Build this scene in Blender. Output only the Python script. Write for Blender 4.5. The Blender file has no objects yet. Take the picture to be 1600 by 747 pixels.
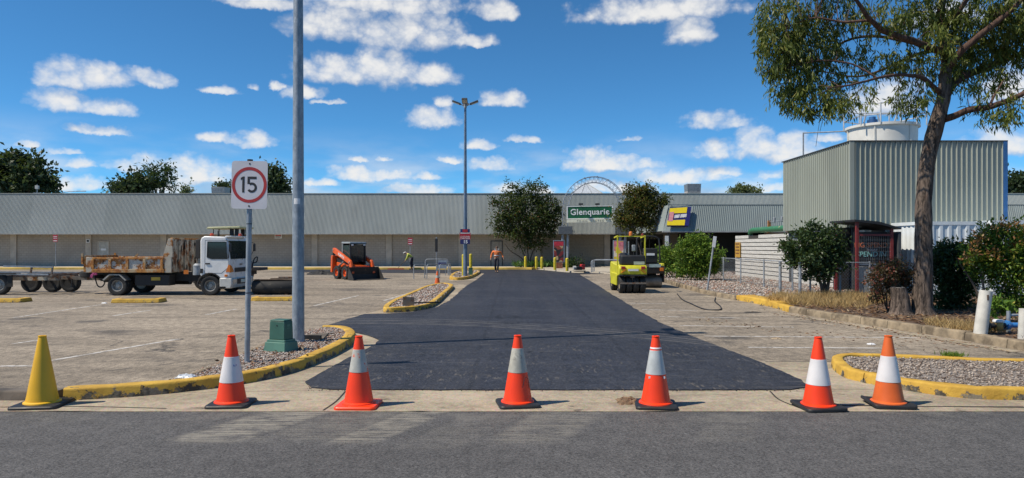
import bpy, bmesh, math, random
import numpy as np
from mathutils import Vector, Matrix, Quaternion, noise as mnoise

R = math.radians
rng = random.Random(7)
nrng = np.random.default_rng(11)
scene = bpy.context.scene
col = scene.collection

# ------------------------------------------------------------------ camera
CAM_H, FOC, HOR = 1.8, 1100.0, 385.0          # eye height, focal length and horizon row in the 1600 px wide photograph
cam_data = bpy.data.cameras.new('camera')
cam_data.sensor_width = 36.0
cam_data.lens = 36.0 * FOC / 1600.0
cam_data.shift_y = (HOR - 373.5) / 1600.0
cam_data.clip_start = 0.1
cam_data.clip_end = 6000
cam = bpy.data.objects.new('camera', cam_data)
col.objects.link(cam)
cam.location = (0, 0, CAM_H)
cam.rotation_euler = (R(90), 0, 0)
scene.camera = cam

# ------------------------------------------------------------------ sun and sky
SUN_EL, SUN_AZ = 53.0, 17.5                   # light travels to the right and a little away from the camera
sun_data = bpy.data.lights.new('sun', 'SUN')
sun_data.energy = 5.0
sun_data.angle = R(0.53)
sun_data.color = (1.0, 0.905, 0.765)
sun = bpy.data.objects.new('sun', sun_data)
col.objects.link(sun)
sdir = Vector((math.cos(R(SUN_AZ)) * math.cos(R(SUN_EL)), math.sin(R(SUN_AZ)) * math.cos(R(SUN_EL)), -math.sin(R(SUN_EL))))
sun.rotation_euler = sdir.to_track_quat('-Z', 'Y').to_euler()
sun.location = (-30, -10, 40)

scene.view_settings.view_transform = 'Standard'
scene.view_settings.look = 'None'
scene.view_settings.exposure = 0.0
scene.view_settings.gamma = 1.0
scene.view_settings.use_curve_mapping = False
scene.cycles.use_denoising = True
scene.cycles.max_bounces = 6
scene.cycles.diffuse_bounces = 3
scene.cycles.glossy_bounces = 2
scene.cycles.transmission_bounces = 4
scene.cycles.transparent_max_bounces = 8
scene.cycles.caustics_reflective = False
scene.cycles.caustics_refractive = False

world = bpy.data.worlds.new('World')
scene.world = world
world.use_nodes = True
wn, wl = world.node_tree.nodes, world.node_tree.links
wn.clear()


def nd(nodes, kind, **kw):
    n = nodes.new(kind)
    for k, v in kw.items():
        setattr(n, k, v)
    return n


def build_sky():
    L = wl.new

    def math_(op, a, b=None, clamp=False):
        n = nd(wn, 'ShaderNodeMath', operation=op, use_clamp=clamp)
        for i, s in enumerate((a, b)):
            if s is None:
                continue
            if isinstance(s, (int, float)):
                n.inputs[i].default_value = s
            else:
                L(s, n.inputs[i])
        return n.outputs[0]

    def vec(op, a, b=None, c=None):
        n = nd(wn, 'ShaderNodeVectorMath', operation=op)
        for i, s in enumerate((a, b, c)):
            if s is None:
                continue
            if isinstance(s, (tuple, list)):
                n.inputs[i].default_value = s
            elif isinstance(s, (int, float)):
                n.inputs['Scale'].default_value = s
            else:
                L(s, n.inputs[i])
        return n

    sky = nd(wn, 'ShaderNodeTexSky', sky_type='NISHITA')
    sky.sun_disc = False
    sky.sun_elevation = R(SUN_EL)
    sky.sun_rotation = R(254)
    sky.altitude = 50
    sky.air_density = 0.6
    sky.dust_density = 0.0
    sky.ozone_density = 6.0
    hs = vec('MULTIPLY', sky.outputs[0], (0.50, 0.95, 1.04))          # clear, deep blue air
    bg = nd(wn, 'ShaderNodeBackground')
    bg.inputs['Strength'].default_value = 0.14
    L(hs.outputs[0], bg.inputs['Color'])

    tc = nd(wn, 'ShaderNodeTexCoord')
    sep = nd(wn, 'ShaderNodeSeparateXYZ')
    L(tc.outputs['Generated'], sep.inputs[0])
    az = math_('ARCTAN2', sep.outputs[0], sep.outputs[1])
    el = math_('ARCSINE', sep.outputs[2])
    com = nd(wn, 'ShaderNodeCombineXYZ')
    L(az, com.inputs[0]); L(el, com.inputs[1])
    n1 = nd(wn, 'ShaderNodeTexNoise')
    n1.inputs['Scale'].default_value = 26; n1.inputs['Detail'].default_value = 5; n1.inputs['Roughness'].default_value = 0.62
    L(com.outputs[0], n1.inputs['Vector'])
    off = vec('MULTIPLY', vec('SUBTRACT', n1.outputs['Color'], (0.5, 0.5, 0.5)).outputs[0], (0.035, 0.022, 0.0)).outputs[0]
    p = vec('ADD', com.outputs[0], off).outputs[0]
    # clouds standing low over the shopping centre: (azimuth, elevation) given by where they show from the car park, then width, height
    clouds = [
        (105, 116, 96, 46), (156, 120, 110, 40), (232, 122, 66, 28), (98, 158, 92, 44), (152, 168, 124, 26), (160, 203, 92, 15), (120, 254, 72, 20),
        (45, 225, 40, 13), (95, 236, 56, 11), (222, 255, 100, 30), (300, 268, 130, 48), (240, 292, 150, 26), (120, 287, 130, 24), (350, 215, 78, 20), (402, 218, 66, 32),
        (340, 138, 62, 13), (396, 133, 26, 14), (434, 134, 26, 14), (476, 146, 64, 18), (512, 160, 42, 9),
        (535, 108, 130, 48), (600, 104, 120, 66), (664, 116, 96, 36), (516, 28, 130, 74), (640, 44, 176, 72), (412, 4, 130, 22), (600, 2, 230, 40), (736, 64, 84, 22),
        (776, 16, 56, 36), (672, 184, 74, 34), (690, 160, 26, 20), (785, 154, 62, 28), (750, 225, 52, 18), (815, 219, 54, 14), (706, 248, 46, 11), (768, 256, 76, 22),
        (552, 270, 80, 30), (600, 246, 34, 9), (556, 247, 40, 9), (606, 272, 104, 18), (664, 273, 44, 13), (650, 294, 110, 20), (500, 286, 70, 14),
        (922, 250, 86, 46), (972, 256, 130, 26), (1030, 12, 260, 44), (1078, 42, 70, 56), (1112, 188, 90, 32), (1112, 234, 62, 36), (1172, 226, 92, 52), (1236, 232, 90, 46),
        (1054, 274, 170, 26), (1134, 268, 50, 17), (985, 217, 52, 8), (1204, 272, 44, 18), (1560, 222, 130, 46), (1590, 130, 110, 70), (1390, 152, 120, 60), (1470, 26, 120, 50),
        (1180, 294, 120, 18), (960, 292, 160, 22), (820, 296, 120, 22), (1290, 215, 60, 18)]
    p_up = vec('ADD', p, (-0.006, 0.020, 0.0)).outputs[0]
    best = None; above = None
    for (px, py, w, h) in clouds:
        a = math.atan((px - 800) / FOC)
        e = math.atan((HOR - py) / math.hypot(FOC, px - 800))
        ra = 1.25 * (w / 2) / FOC * math.cos(a) ** 2
        re = 1.6 * (h / 2) / FOC * math.cos(a)
        e -= re * 0.25
        for k, pp in enumerate((p, p_up)):
            if k and w * h < 1500:
                continue
            q = vec('MULTIPLY_ADD', pp, (1 / ra, 1 / re, 0), (-a / ra, -e / re, 0)).outputs[0]
            q = vec('MAXIMUM', q, vec('MULTIPLY', q, (-1, -2.6, 0)).outputs[0]).outputs[0]
            d = vec('DOT_PRODUCT', q, q).outputs['Value']
            if k == 0: best = d if best is None else math_('MINIMUM', best, d)
            else: above = d if above is None else math_('MINIMUM', above, d)
    F = math_('SUBTRACT', 1.0, best)
    Fup = math_('SUBTRACT', 1.0, above)
    # away from the view the same kind of broken cumulus goes on
    proj = vec('DIVIDE', tc.outputs['Generated'], None)
    comz = nd(wn, 'ShaderNodeCombineXYZ')
    zz = math_('MAXIMUM', sep.outputs[2], 0.12)
    for i in range(3):
        L(zz, comz.inputs[i])
    L(comz.outputs[0], proj.inputs[1])
    n2 = nd(wn, 'ShaderNodeTexNoise')
    n2.inputs['Scale'].default_value = 1.1; n2.inputs['Detail'].default_value = 4
    L(proj.outputs[0], n2.inputs['Vector'])
    gen = math_('MULTIPLY', math_('SUBTRACT', n2.outputs['Fac'], 0.60), 5.0)
    aabs = math_('ABSOLUTE', az)
    outside = math_('MAXIMUM', math_('MULTIPLY', math_('SUBTRACT', aabs, 0.66), 8.0), math_('MULTIPLY', math_('SUBTRACT', el, 0.37), 8.0), )
    outside = math_('MINIMUM', math_('MAXIMUM', outside, 0.0), 1.0)
    gen = math_('ADD', gen, math_('MULTIPLY', math_('SUBTRACT', outside, 1.0), 10.0))
    F = math_('MAXIMUM', F, gen)
    n3 = nd(wn, 'ShaderNodeTexVoronoi', feature='SMOOTH_F1', voronoi_dimensions='2D')
    n3.inputs['Scale'].default_value = 30; n3.inputs['Detail'].default_value = 3.0; n3.inputs['Roughness'].default_value = 0.55; n3.inputs['Smoothness'].default_value = 0.35
    n6 = nd(wn, 'ShaderNodeTexNoise')
    n6.inputs['Scale'].default_value = 15; n6.inputs['Detail'].default_value = 6; n6.inputs['Roughness'].default_value = 0.6
    L(com.outputs[0], n6.inputs['Vector'])
    st = vec('ADD', vec('MULTIPLY', com.outputs[0], (1.0, 1.3, 1)).outputs[0], vec('SCALE', off, 0.6).outputs[0]).outputs[0]
    L(st, n3.inputs['Vector'])
    puff = math_('ADD', math_('MULTIPLY', math_('SUBTRACT', 0.80, n3.outputs['Distance']), 0.75), math_('MULTIPLY', math_('SUBTRACT', n6.outputs['Fac'], 0.49), 1.45))
    dens_in = math_('ADD', F, puff)
    mr = nd(wn, 'ShaderNodeMapRange', interpolation_type='SMOOTHSTEP')
    mr.inputs['From Min'].default_value = -0.15
    mr.inputs['From Max'].default_value = 1.3
    L(dens_in, mr.inputs['Value'])
    dens = math_('MULTIPLY', mr.outputs[0], 0.96)
    # thin far bank along the horizon
    n5 = nd(wn, 'ShaderNodeTexNoise')
    n5.inputs['Scale'].default_value = 7; n5.inputs['Detail'].default_value = 5
    L(vec('MULTIPLY', com.outputs[0], (1.0, 3.2, 1)).outputs[0], n5.inputs['Vector'])
    lo = nd(wn, 'ShaderNodeMapRange', interpolation_type='SMOOTHSTEP'); lo.inputs['From Min'].default_value = 0.17; lo.inputs['From Max'].default_value = 0.06
    L(el, lo.inputs['Value'])
    bank = nd(wn, 'ShaderNodeMapRange', interpolation_type='SMOOTHSTEP'); bank.inputs['From Min'].default_value = 0.40; bank.inputs['From Max'].default_value = 0.68; bank.inputs['To Max'].default_value = 0.7
    L(n5.outputs['Fac'], bank.inputs['Value'])
    dens = math_('MAXIMUM', dens, math_('MULTIPLY', bank.outputs[0], lo.outputs[0]))
    # lit puffs, greyer flat bases
    rel = math_('MULTIPLY', math_('SUBTRACT', 0.60, n3.outputs['Distance']), 0.30)
    under = math_('MULTIPLY', math_('MINIMUM', math_('MAXIMUM', math_('SUBTRACT', Fup, F), -0.5), 1.2), -0.85)
    under = math_('MULTIPLY', under, math_('ADD', F, 0.8, clamp=True))
    tone = math_('ADD', math_('ADD', rel, under), 0.80, clamp=True)
    mix = nd(wn, 'ShaderNodeMix', data_type='RGBA')
    mix.inputs['A'].default_value = (0.48, 0.56, 0.70, 1)
    mix.inputs['B'].default_value = (1.0, 0.99, 0.97, 1)
    L(tone, mix.inputs['Factor'])
    cbg = nd(wn, 'ShaderNodeBackground')
    cbg.inputs['Strength'].default_value = 0.88
    L(mix.outputs['Result'], cbg.inputs['Color'])
    ms = nd(wn, 'ShaderNodeMixShader')
    L(dens, ms.inputs[0]); L(bg.outputs[0], ms.inputs[1]); L(cbg.outputs[0], ms.inputs[2])
    out = nd(wn, 'ShaderNodeOutputWorld')
    L(ms.outputs[0], out.inputs[0])


build_sky()
world.cycles.sampling_method = 'MANUAL'
world.cycles.sample_map_resolution = 256


# ------------------------------------------------------------------ helpers
def P(px, py, z=0.0):
    """point at height z that shows at a pixel of the photograph"""
    Y = (CAM_H - z) * FOC / (py - HOR)
    return Vector(((px - 800) * Y / FOC, Y, z))


def D(px, py, Y):
    """point at distance Y that shows at a pixel of the photograph"""
    return Vector(((px - 800) * Y / FOC, Y, CAM_H - (py - HOR) * Y / FOC))


def tag(o, label=None, cat=None, group=None, kind=None):
    if label: o['label'] = label
    if cat: o['category'] = cat
    if group: o['group'] = group
    if kind: o['kind'] = kind
    return o


def thing(name, label, cat, loc=(0, 0, 0), rz=0.0, group=None):
    o = bpy.data.objects.new(name, None)
    o.empty_display_size = 0.2
    col.objects.link(o)
    o.location = loc
    o.rotation_euler = (0, 0, rz)
    return tag(o, label, cat, group)


def holder(name, kind='structure'):
    o = bpy.data.objects.new(name, None)
    col.objects.link(o)
    o['kind'] = kind
    return o


class MB:
    def __init__(s):
        s.v = []; s.f = []

    def add(s, vs, fs):
        b = len(s.v)
        s.v.extend([tuple(x) for x in vs])
        s.f.extend([tuple(i + b for i in f) for f in fs])
        return s

    def box(s, x0, x1, y0, y1, z0, z1, m=None):
        vs = [Vector((x, y, z)) for x in (x0, x1) for y in (y0, y1) for z in (z0, z1)]
        if m is not None:
            vs = [m @ v for v in vs]
        return s.add(vs, [(0, 1, 3, 2), (4, 6, 7, 5), (0, 4, 5, 1), (2, 3, 7, 6), (0, 2, 6, 4), (1, 5, 7, 3)])

    def cbox(s, c, sz, rot=None):
        m = Matrix.Translation(c) @ (rot.to_matrix().to_4x4() if rot is not None else Matrix())
        x, y, z = sz[0] / 2, sz[1] / 2, sz[2] / 2
        return s.box(-x, x, -y, y, -z, z, m)

    def bar(s, a, b, w, h=None, up=(0, 0, 1)):
        """rectangular bar from a to b"""
        a, b = Vector(a), Vector(b); h = h or w
        d = (b - a).normalized(); u = Vector(up)
        if abs(d.dot(u)) > 0.98: u = Vector((0, 1, 0))
        x = d.cross(u).normalized(); y = x.cross(d).normalized()
        vs = []
        for p in (a, b):
            for i, j in ((-1, -1), (1, -1), (1, 1), (-1, 1)):
                vs.append(p + x * (i * w / 2) + y * (j * h / 2))
        return s.add(vs, [(0, 3, 2, 1), (4, 5, 6, 7), (0, 1, 5, 4), (1, 2, 6, 5), (2, 3, 7, 6), (3, 0, 4, 7)])

    def tube(s, pts, r, n=8, cap=True):
        pts = [Vector(p) for p in pts]
        rs = list(r) if isinstance(r, (list, tuple)) else [r] * len(pts)
        ref = None; rings = []
        for i, p in enumerate(pts):
            d = (pts[min(i + 1, len(pts) - 1)] - pts[max(i - 1, 0)])
            d = d.normalized() if d.length > 1e-9 else Vector((0, 0, 1))
            if ref is None:
                ref = Vector((1, 0, 0)) if abs(d.x) < 0.9 else Vector((0, 1, 0))
            x = (ref - d * ref.dot(d)).normalized(); ref = x
            y = d.cross(x)
            rings.append([p + (x * math.cos(2 * math.pi * k / n) + y * math.sin(2 * math.pi * k / n)) * rs[i] for k in range(n)])
        b = len(s.v)
        for rg in rings:
            s.v.extend(tuple(q) for q in rg)
        for i in range(len(pts) - 1):
            for k in range(n):
                a0 = b + i * n + k; a1 = b + i * n + (k + 1) % n
                s.f.append((a0, a1, a1 + n, a0 + n))
        if cap:
            s.f.append(tuple(b + k for k in reversed(range(n))))
            s.f.append(tuple(b + (len(pts) - 1) * n + k for k in range(n)))
        return s

    def lathe(s, prof, n=20, m=None):
        """profile of (radius, z) turned about z"""
        b = len(s.v); m = m or Matrix()
        for (r, z) in prof:
            for k in range(n):
                s.v.append(tuple(m @ Vector((r * math.cos(2 * math.pi * k / n), r * math.sin(2 * math.pi * k / n), z))))
        for i in range(len(prof) - 1):
            for k in range(n):
                a0 = b + i * n + k; a1 = b + i * n + (k + 1) % n
                s.f.append((a0, a1, a1 + n, a0 + n))
        if prof[0][0] > 1e-6: s.f.append(tuple(b + k for k in reversed(range(n))))
        if prof[-1][0] > 1e-6: s.f.append(tuple(b + (len(prof) - 1) * n + k for k in range(n)))
        return s

    def prism(s, poly, a, b, axis='y'):
        """2-D polygon (counter-clockwise) extruded along an axis: y: (x,z), x: (y,z), z: (x,y)"""
        def pt(u, v, w):
            return (u, w, v) if axis == 'y' else (w, u, v) if axis == 'x' else (u, v, w)
        n = len(poly)
        vs = [pt(u, v, a) for u, v in poly] + [pt(u, v, b) for u, v in poly]
        fs = [tuple(range(n)), tuple(reversed(range(n, 2 * n)))]
        fs += [(i, i + n, (i + 1) % n + n, (i + 1) % n) for i in range(n)]
        return s.add(vs, fs)

    def build(s, name, mat, parent=None, smooth=None, bevel=0.0, seg=2, loc=None):
        me = bpy.data.meshes.new(name)
        me.from_pydata(s.v, [], s.f)
        bm = bmesh.new(); bm.from_mesh(me)
        bmesh.ops.recalc_face_normals(bm, faces=bm.faces)
        bm.to_mesh(me); bm.free()
        me.materials.append(mat)
        if smooth:
            me.shade_smooth(); me.set_sharp_from_angle(angle=R(smooth))
        o = bpy.data.objects.new(name, me)
        col.objects.link(o)
        if parent: o.parent = parent
        if loc: o.location = loc
        if bevel:
            md = o.modifiers.new('bevel', 'BEVEL'); md.width = bevel; md.segments = seg; md.limit_method = 'ANGLE'; md.angle_limit = R(35)
            me.shade_smooth(); me.set_sharp_from_angle(angle=R(smooth or 50))
        return o


def mesh_obj(name, verts, faces, mat, parent=None, smooth=None):
    """large mesh from arrays; faces all with the same number of corners"""
    verts = np.asarray(verts, dtype=np.float32); faces = np.asarray(faces, dtype=np.int32)
    me = bpy.data.meshes.new(name)
    k = faces.shape[1]
    me.vertices.add(len(verts)); me.vertices.foreach_set('co', verts.ravel())
    me.loops.add(faces.size); me.loops.foreach_set('vertex_index', faces.ravel())
    me.polygons.add(len(faces)); me.polygons.foreach_set('loop_start', np.arange(0, faces.size, k, dtype=np.int32))
    me.update(calc_edges=True); me.validate()
    me.materials.append(mat)
    if smooth: me.shade_smooth()
    o = bpy.data.objects.new(name, me); col.objects.link(o)
    if parent: o.parent = parent
    return o


def copy_tree(o, parent=None):
    c = o.copy(); col.objects.link(c)
    if parent is not None: c.parent = parent
    for ch in list(o.children):
        copy_tree(ch, c)
    return c


def shared(o, name, parent, loc, rz=0.0, scale=None):
    """another object that shares the mesh of o"""
    c = bpy.data.objects.new(name, o.data); col.objects.link(c)
    c.parent = parent; c.location = loc; c.rotation_euler = (0, 0, rz)
    if scale: c.scale = scale
    return c


def text(s, size, mat, parent, loc, rot=(R(90), 0, 0), depth=0.004, name='lettering', align='CENTER', space=1.0, sx=1.0, shear=0.0, off=0.0):
    cu = bpy.data.curves.new('txt', 'FONT')
    cu.body = s; cu.size = size; cu.align_x = align; cu.align_y = 'CENTER'; cu.extrude = depth; cu.space_character = space; cu.resolution_u = 4; cu.shear = shear; cu.offset = off
    t = bpy.data.objects.new('txt', cu); col.objects.link(t)
    dg = bpy.context.evaluated_depsgraph_get()
    me = bpy.data.meshes.new_from_object(t.evaluated_get(dg))
    bpy.data.objects.remove(t)
    me.materials.clear(); me.materials.append(mat)
    o = bpy.data.objects.new(name, me); col.objects.link(o)
    o.parent = parent; o.location = loc; o.rotation_euler = rot; o.scale = (sx, 1, 1)
    return o


def smooth_path(pts, n=6, closed=False):
    """Catmull-Rom through the points"""
    pts = [Vector(p) for p in pts]; out = []
    m = len(pts)
    rngs = range(m) if closed else range(m - 1)
    for i in rngs:
        p1, p2 = pts[i], pts[(i + 1) % m]
        p0 = pts[i - 1] if (i > 0 or closed) else p1 * 2 - p2
        p3 = pts[(i + 2) % m] if (i + 2 < m or closed) else p2 * 2 - p1
        for k in range(n):
            t = k / n
            out.append(0.5 * ((2 * p1) + (p2 - p0) * t + (2 * p0 - 5 * p1 + 4 * p2 - p3) * t * t + (3 * p1 - p0 - 3 * p2 + p3) * t ** 3))
    if not closed: out.append(pts[-1])
    return out


def in_poly(x, y, poly):
    c = False; j = len(poly) - 1
    for i in range(len(poly)):
        xi, yi = poly[i][0], poly[i][1]; xj, yj = poly[j][0], poly[j][1]
        if (yi > y) != (yj > y) and x < (xj - xi) * (y - yi) / (yj - yi + 1e-12) + xi:
            c = not c
        j = i
    return c


def sheet(name, poly, z, mat, parent=None, kind=None):
    me = bpy.data.meshes.new(name)
    bm = bmesh.new()
    f = bm.faces.new([bm.verts.new((p[0], p[1], z)) for p in poly])
    bmesh.ops.triangulate(bm, faces=[f])
    bmesh.ops.recalc_face_normals(bm, faces=bm.faces)
    for ff in bm.faces:
        if ff.normal.z < 0: ff.normal_flip()
    bm.to_mesh(me); bm.free()
    me.materials.append(mat)
    o = bpy.data.objects.new(name, me); col.objects.link(o)
    if parent: o.parent = parent
    if kind: o['kind'] = kind
    return o


# ------------------------------------------------------------------ materials
class NT:
    """small helper that writes shader nodes"""
    def __init__(s, name):
        s.m = bpy.data.materials.new(name); s.m.use_nodes = True
        s.n = s.m.node_tree.nodes; s.l = s.m.node_tree.links
        s.b = s.n['Principled BSDF']; s.out = s.n['Material Output']
        s.tc = s.n.new('ShaderNodeTexCoord')
        s.co = s.tc.outputs['Object']

    def wpos(s):
        g = s.n.new('ShaderNodeNewGeometry'); return g.outputs['Position']

    def mapv(s, scale=(1, 1, 1), loc=(0, 0, 0), rot=(0, 0, 0), co=None):
        m = s.n.new('ShaderNodeMapping'); m.inputs['Scale'].default_value = scale; m.inputs['Location'].default_value = loc; m.inputs['Rotation'].default_value = rot
        s.l.new(co or s.co, m.inputs[0]); return m.outputs[0]

    def noise(s, scale, detail=4, rough=0.55, co=None, dist=0.0):
        t = s.n.new('ShaderNodeTexNoise'); t.inputs['Scale'].default_value = scale; t.inputs['Detail'].default_value = detail
        t.inputs['Roughness'].default_value = rough; t.inputs['Distortion'].default_value = dist
        s.l.new(co or s.co, t.inputs['Vector']); return t.outputs['Fac']

    def voro(s, scale, feature='F1', co=None, out='Distance'):
        t = s.n.new('ShaderNodeTexVoronoi'); t.feature = feature; t.inputs['Scale'].default_value = scale
        s.l.new(co or s.co, t.inputs['Vector']); return t.outputs[out]

    def wave(s, scale, dist=0.0, co=None, direction='X', profile='SIN'):
        t = s.n.new('ShaderNodeTexWave'); t.inputs['Scale'].default_value = scale; t.inputs['Distortion'].default_value = dist
        t.bands_direction = direction; t.wave_profile = profile
        s.l.new(co or s.co, t.inputs['Vector']); return t.outputs['Fac']

    def ramp(s, fac, a, b, ca=0.0, cb=1.0, smooth=True):
        t = s.n.new('ShaderNodeMapRange'); t.interpolation_type = 'SMOOTHSTEP' if smooth else 'LINEAR'
        t.inputs['From Min'].default_value = a; t.inputs['From Max'].default_value = b
        t.inputs['To Min'].default_value = ca; t.inputs['To Max'].default_value = cb
        s.l.new(fac, t.inputs['Value']); return t.outputs[0]

    def math(s, op, a, b=None):
        t = s.n.new('ShaderNodeMath'); t.operation = op
        for i, q in enumerate((a, b)):
            if q is None: continue
            if isinstance(q, (int, float)): t.inputs[i].default_value = q
            else: s.l.new(q, t.inputs[i])
        return t.outputs[0]

    def mix(s, fac, a, b, blend='MIX'):
        t = s.n.new('ShaderNodeMix'); t.data_type = 'RGBA'; t.blend_type = blend
        for key, q in (('Factor', fac), ('A', a), ('B', b)):
            if isinstance(q, (int, float)): t.inputs[key].default_value = q
            elif isinstance(q, (tuple, list)): t.inputs[key].default_value = tuple(q) + ((1,) if len(q) == 3 else ())
            else: s.l.new(q, t.inputs[key])
        return t.outputs['Result']

    def sepx(s, co=None):
        t = s.n.new('ShaderNodeSeparateXYZ'); s.l.new(co or s.co, t.inputs[0]); return t.outputs

    def island(s):
        g = s.n.new('ShaderNodeNewGeometry'); return g.outputs['Random Per Island']

    def objrand(s):
        g = s.n.new('ShaderNodeObjectInfo'); return g.outputs['Random']

    def color(s, c):
        if isinstance(c, (tuple, list)): s.b.inputs['Base Color'].default_value = tuple(c) + (1,)
        else: s.l.new(c, s.b.inputs['Base Color'])
        return s

    def rough(s, r):
        if isinstance(r, (int, float)): s.b.inputs['Roughness'].default_value = r
        else: s.l.new(r, s.b.inputs['Roughness'])
        return s

    def metal(s, r):
        if isinstance(r, (int, float)): s.b.inputs['Metallic'].default_value = r
        else: s.l.new(r, s.b.inputs['Metallic'])
        return s

    def bump(s, h, strength=0.3, dist=0.01):
        t = s.n.new('ShaderNodeBump'); t.inputs['Strength'].default_value = strength; t.inputs['Distance'].default_value = dist
        s.l.new(h, t.inputs['Height']); s.l.new(t.outputs[0], s.b.inputs['Normal']); return s


def simple(name, c, rough=0.6, metal=0.0, var=0.12, scale=6.0, bump=0.0, dirt=None, dscale=3.0, dthr=0.58):
    t = NT(name)
    n = t.noise(scale, 5)
    dark = tuple(x * (1 - var * 1.6) for x in c); light = tuple(min(1, x * (1 + var)) for x in c)
    cc = t.mix(t.ramp(n, 0.3, 0.7), dark, light)
    if dirt:
        cc = t.mix(t.ramp(t.noise(dscale, 7, 0.65), dthr, dthr + 0.14), cc, dirt)
    t.color(cc).rough(t.ramp(n, 0.25, 0.75, max(0.02, rough - 0.08), min(1, rough + 0.1))).metal(metal)
    if bump: t.bump(t.noise(scale * 8, 5), bump, 0.01)
    return t.m


def rusty(name, paint, rust1=(0.24, 0.085, 0.025), rust2=(0.42, 0.2, 0.07), thr=0.5, scale=4.0, black=0.0, stretch=(1, 1, 1)):
    t = NT(name)
    co = t.mapv(stretch)
    n = t.noise(scale, 8, 0.68, co=co)
    rc = t.mix(t.ramp(t.noise(scale * 5, 5), 0.35, 0.65), rust1, rust2)
    m = t.ramp(n, thr, thr + 0.08)
    cc = t.mix(m, t.mix(t.ramp(t.noise(scale * 2, 5), 0.3, 0.7), tuple(x * 0.8 for x in paint), paint), rc)
    if black:
        cc = t.mix(t.ramp(t.noise(scale * 1.7, 6, 0.6, co=t.mapv(stretch, (5, 3, 1))), 1 - black, 1 - black + 0.07), cc, (0.02, 0.014, 0.012))
    t.color(cc).rough(t.ramp(m, 0, 1, 0.5, 0.9)).bump(n, 0.3, 0.01)
    return t.m


def leafmat(name, c1, c2, c3=None, trans=0.35, rough=0.5, spec=0.35, c3frac=0.12, tcol=(0.16, 0.22, 0.03)):
    t = NT(name)
    r = t.island()
    cc = t.mix(r, c1, c2)
    if c3:
        cc = t.mix(t.ramp(t.math('FRACT', t.math('MULTIPLY', r, 7.31)), 1 - c3frac, 1 - c3frac + 0.02), cc, c3)
    t.color(cc).rough(rough)
    t.b.inputs['Specular IOR Level'].default_value = spec
    tr = t.n.new('ShaderNodeBsdfTranslucent')
    bright = t.mix(0.6, cc, tcol, 'MIX')
    t.l.new(bright, tr.inputs['Color'])
    ms = t.n.new('ShaderNodeMixShader'); ms.inputs[0].default_value = trans
    t.l.new(t.b.outputs[0], ms.inputs[1]); t.l.new(tr.outputs[0], ms.inputs[2]); t.l.new(ms.outputs[0], t.out.inputs[0])
    return t.m


def glassmat(name, tint=(0.02, 0.03, 0.035), rough=0.05, alpha=0.75):
    t = NT(name)
    t.color(tint).rough(rough)
    t.b.inputs['Specular IOR Level'].default_value = 0.6
    tr = t.n.new('ShaderNodeBsdfTransparent')
    ms = t.n.new('ShaderNodeMixShader'); ms.inputs[0].default_value = alpha
    t.l.new(tr.outputs[0], ms.inputs[1]); t.l.new(t.b.outputs[0], ms.inputs[2]); t.l.new(ms.outputs[0], t.out.inputs[0])
    return t.m


M = {}
M['black'] = simple('black_plastic', (0.02, 0.02, 0.021), 0.55)
M['rubber'] = simple('rubber', (0.022, 0.022, 0.022), 0.8, bump=0.1, dirt=(0.09, 0.08, 0.065), dscale=5)
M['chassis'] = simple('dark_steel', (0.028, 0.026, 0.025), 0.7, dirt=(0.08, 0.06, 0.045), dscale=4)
M['galv'] = simple('galvanised_steel', (0.36, 0.39, 0.42), 0.5, 0.55, 0.2, 9.0, 0.05)
M['galv_dull'] = simple('dull_galvanised_steel', (0.3, 0.33, 0.36), 0.6, 0.2, 0.2, 6.0, 0.05, dirt=(0.2, 0.2, 0.19))
M['white_paint'] = simple('white_vehicle_paint', (0.76, 0.76, 0.75), 0.3, 0, 0.04, 3.0, dirt=(0.5, 0.47, 0.42), dscale=2.5, dthr=0.6)
M['white'] = simple('white_board', (0.75, 0.75, 0.75), 0.5, 0, 0.05)
M['yellow_post'] = simple('yellow_bollard_paint', (0.62, 0.5, 0.03), 0.5, dirt=(0.3, 0.24, 0.05), dscale=6, dthr=0.62)
M['concrete'] = simple('concrete', (0.40, 0.35, 0.27), 0.9, 0, 0.2, 3.0, 0.25, dirt=(0.25, 0.215, 0.165), dscale=1.6, dthr=0.52)
M['glass'] = glassmat('dark_glass')
M['orange'] = simple('orange_machine_paint', (0.72, 0.11, 0.018), 0.4, 0, 0.08)
M['lime'] = simple('lime_yellow_machine_paint', (0.64, 0.60, 0.03), 0.45, 0, 0.1, dirt=(0.36, 0.32, 0.06))
M['chrome'] = simple('bare_steel', (0.45, 0.44, 0.42), 0.35, 0.8, 0.15)
M['amber'] = simple('amber_lens', (0.62, 0.17, 0.015), 0.25, 0, 0.05)
M['red'] = simple('red_paint', (0.5, 0.03, 0.03), 0.45)
M['redlens'] = simple('red_lens', (0.35, 0.02, 0.02), 0.25)


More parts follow.
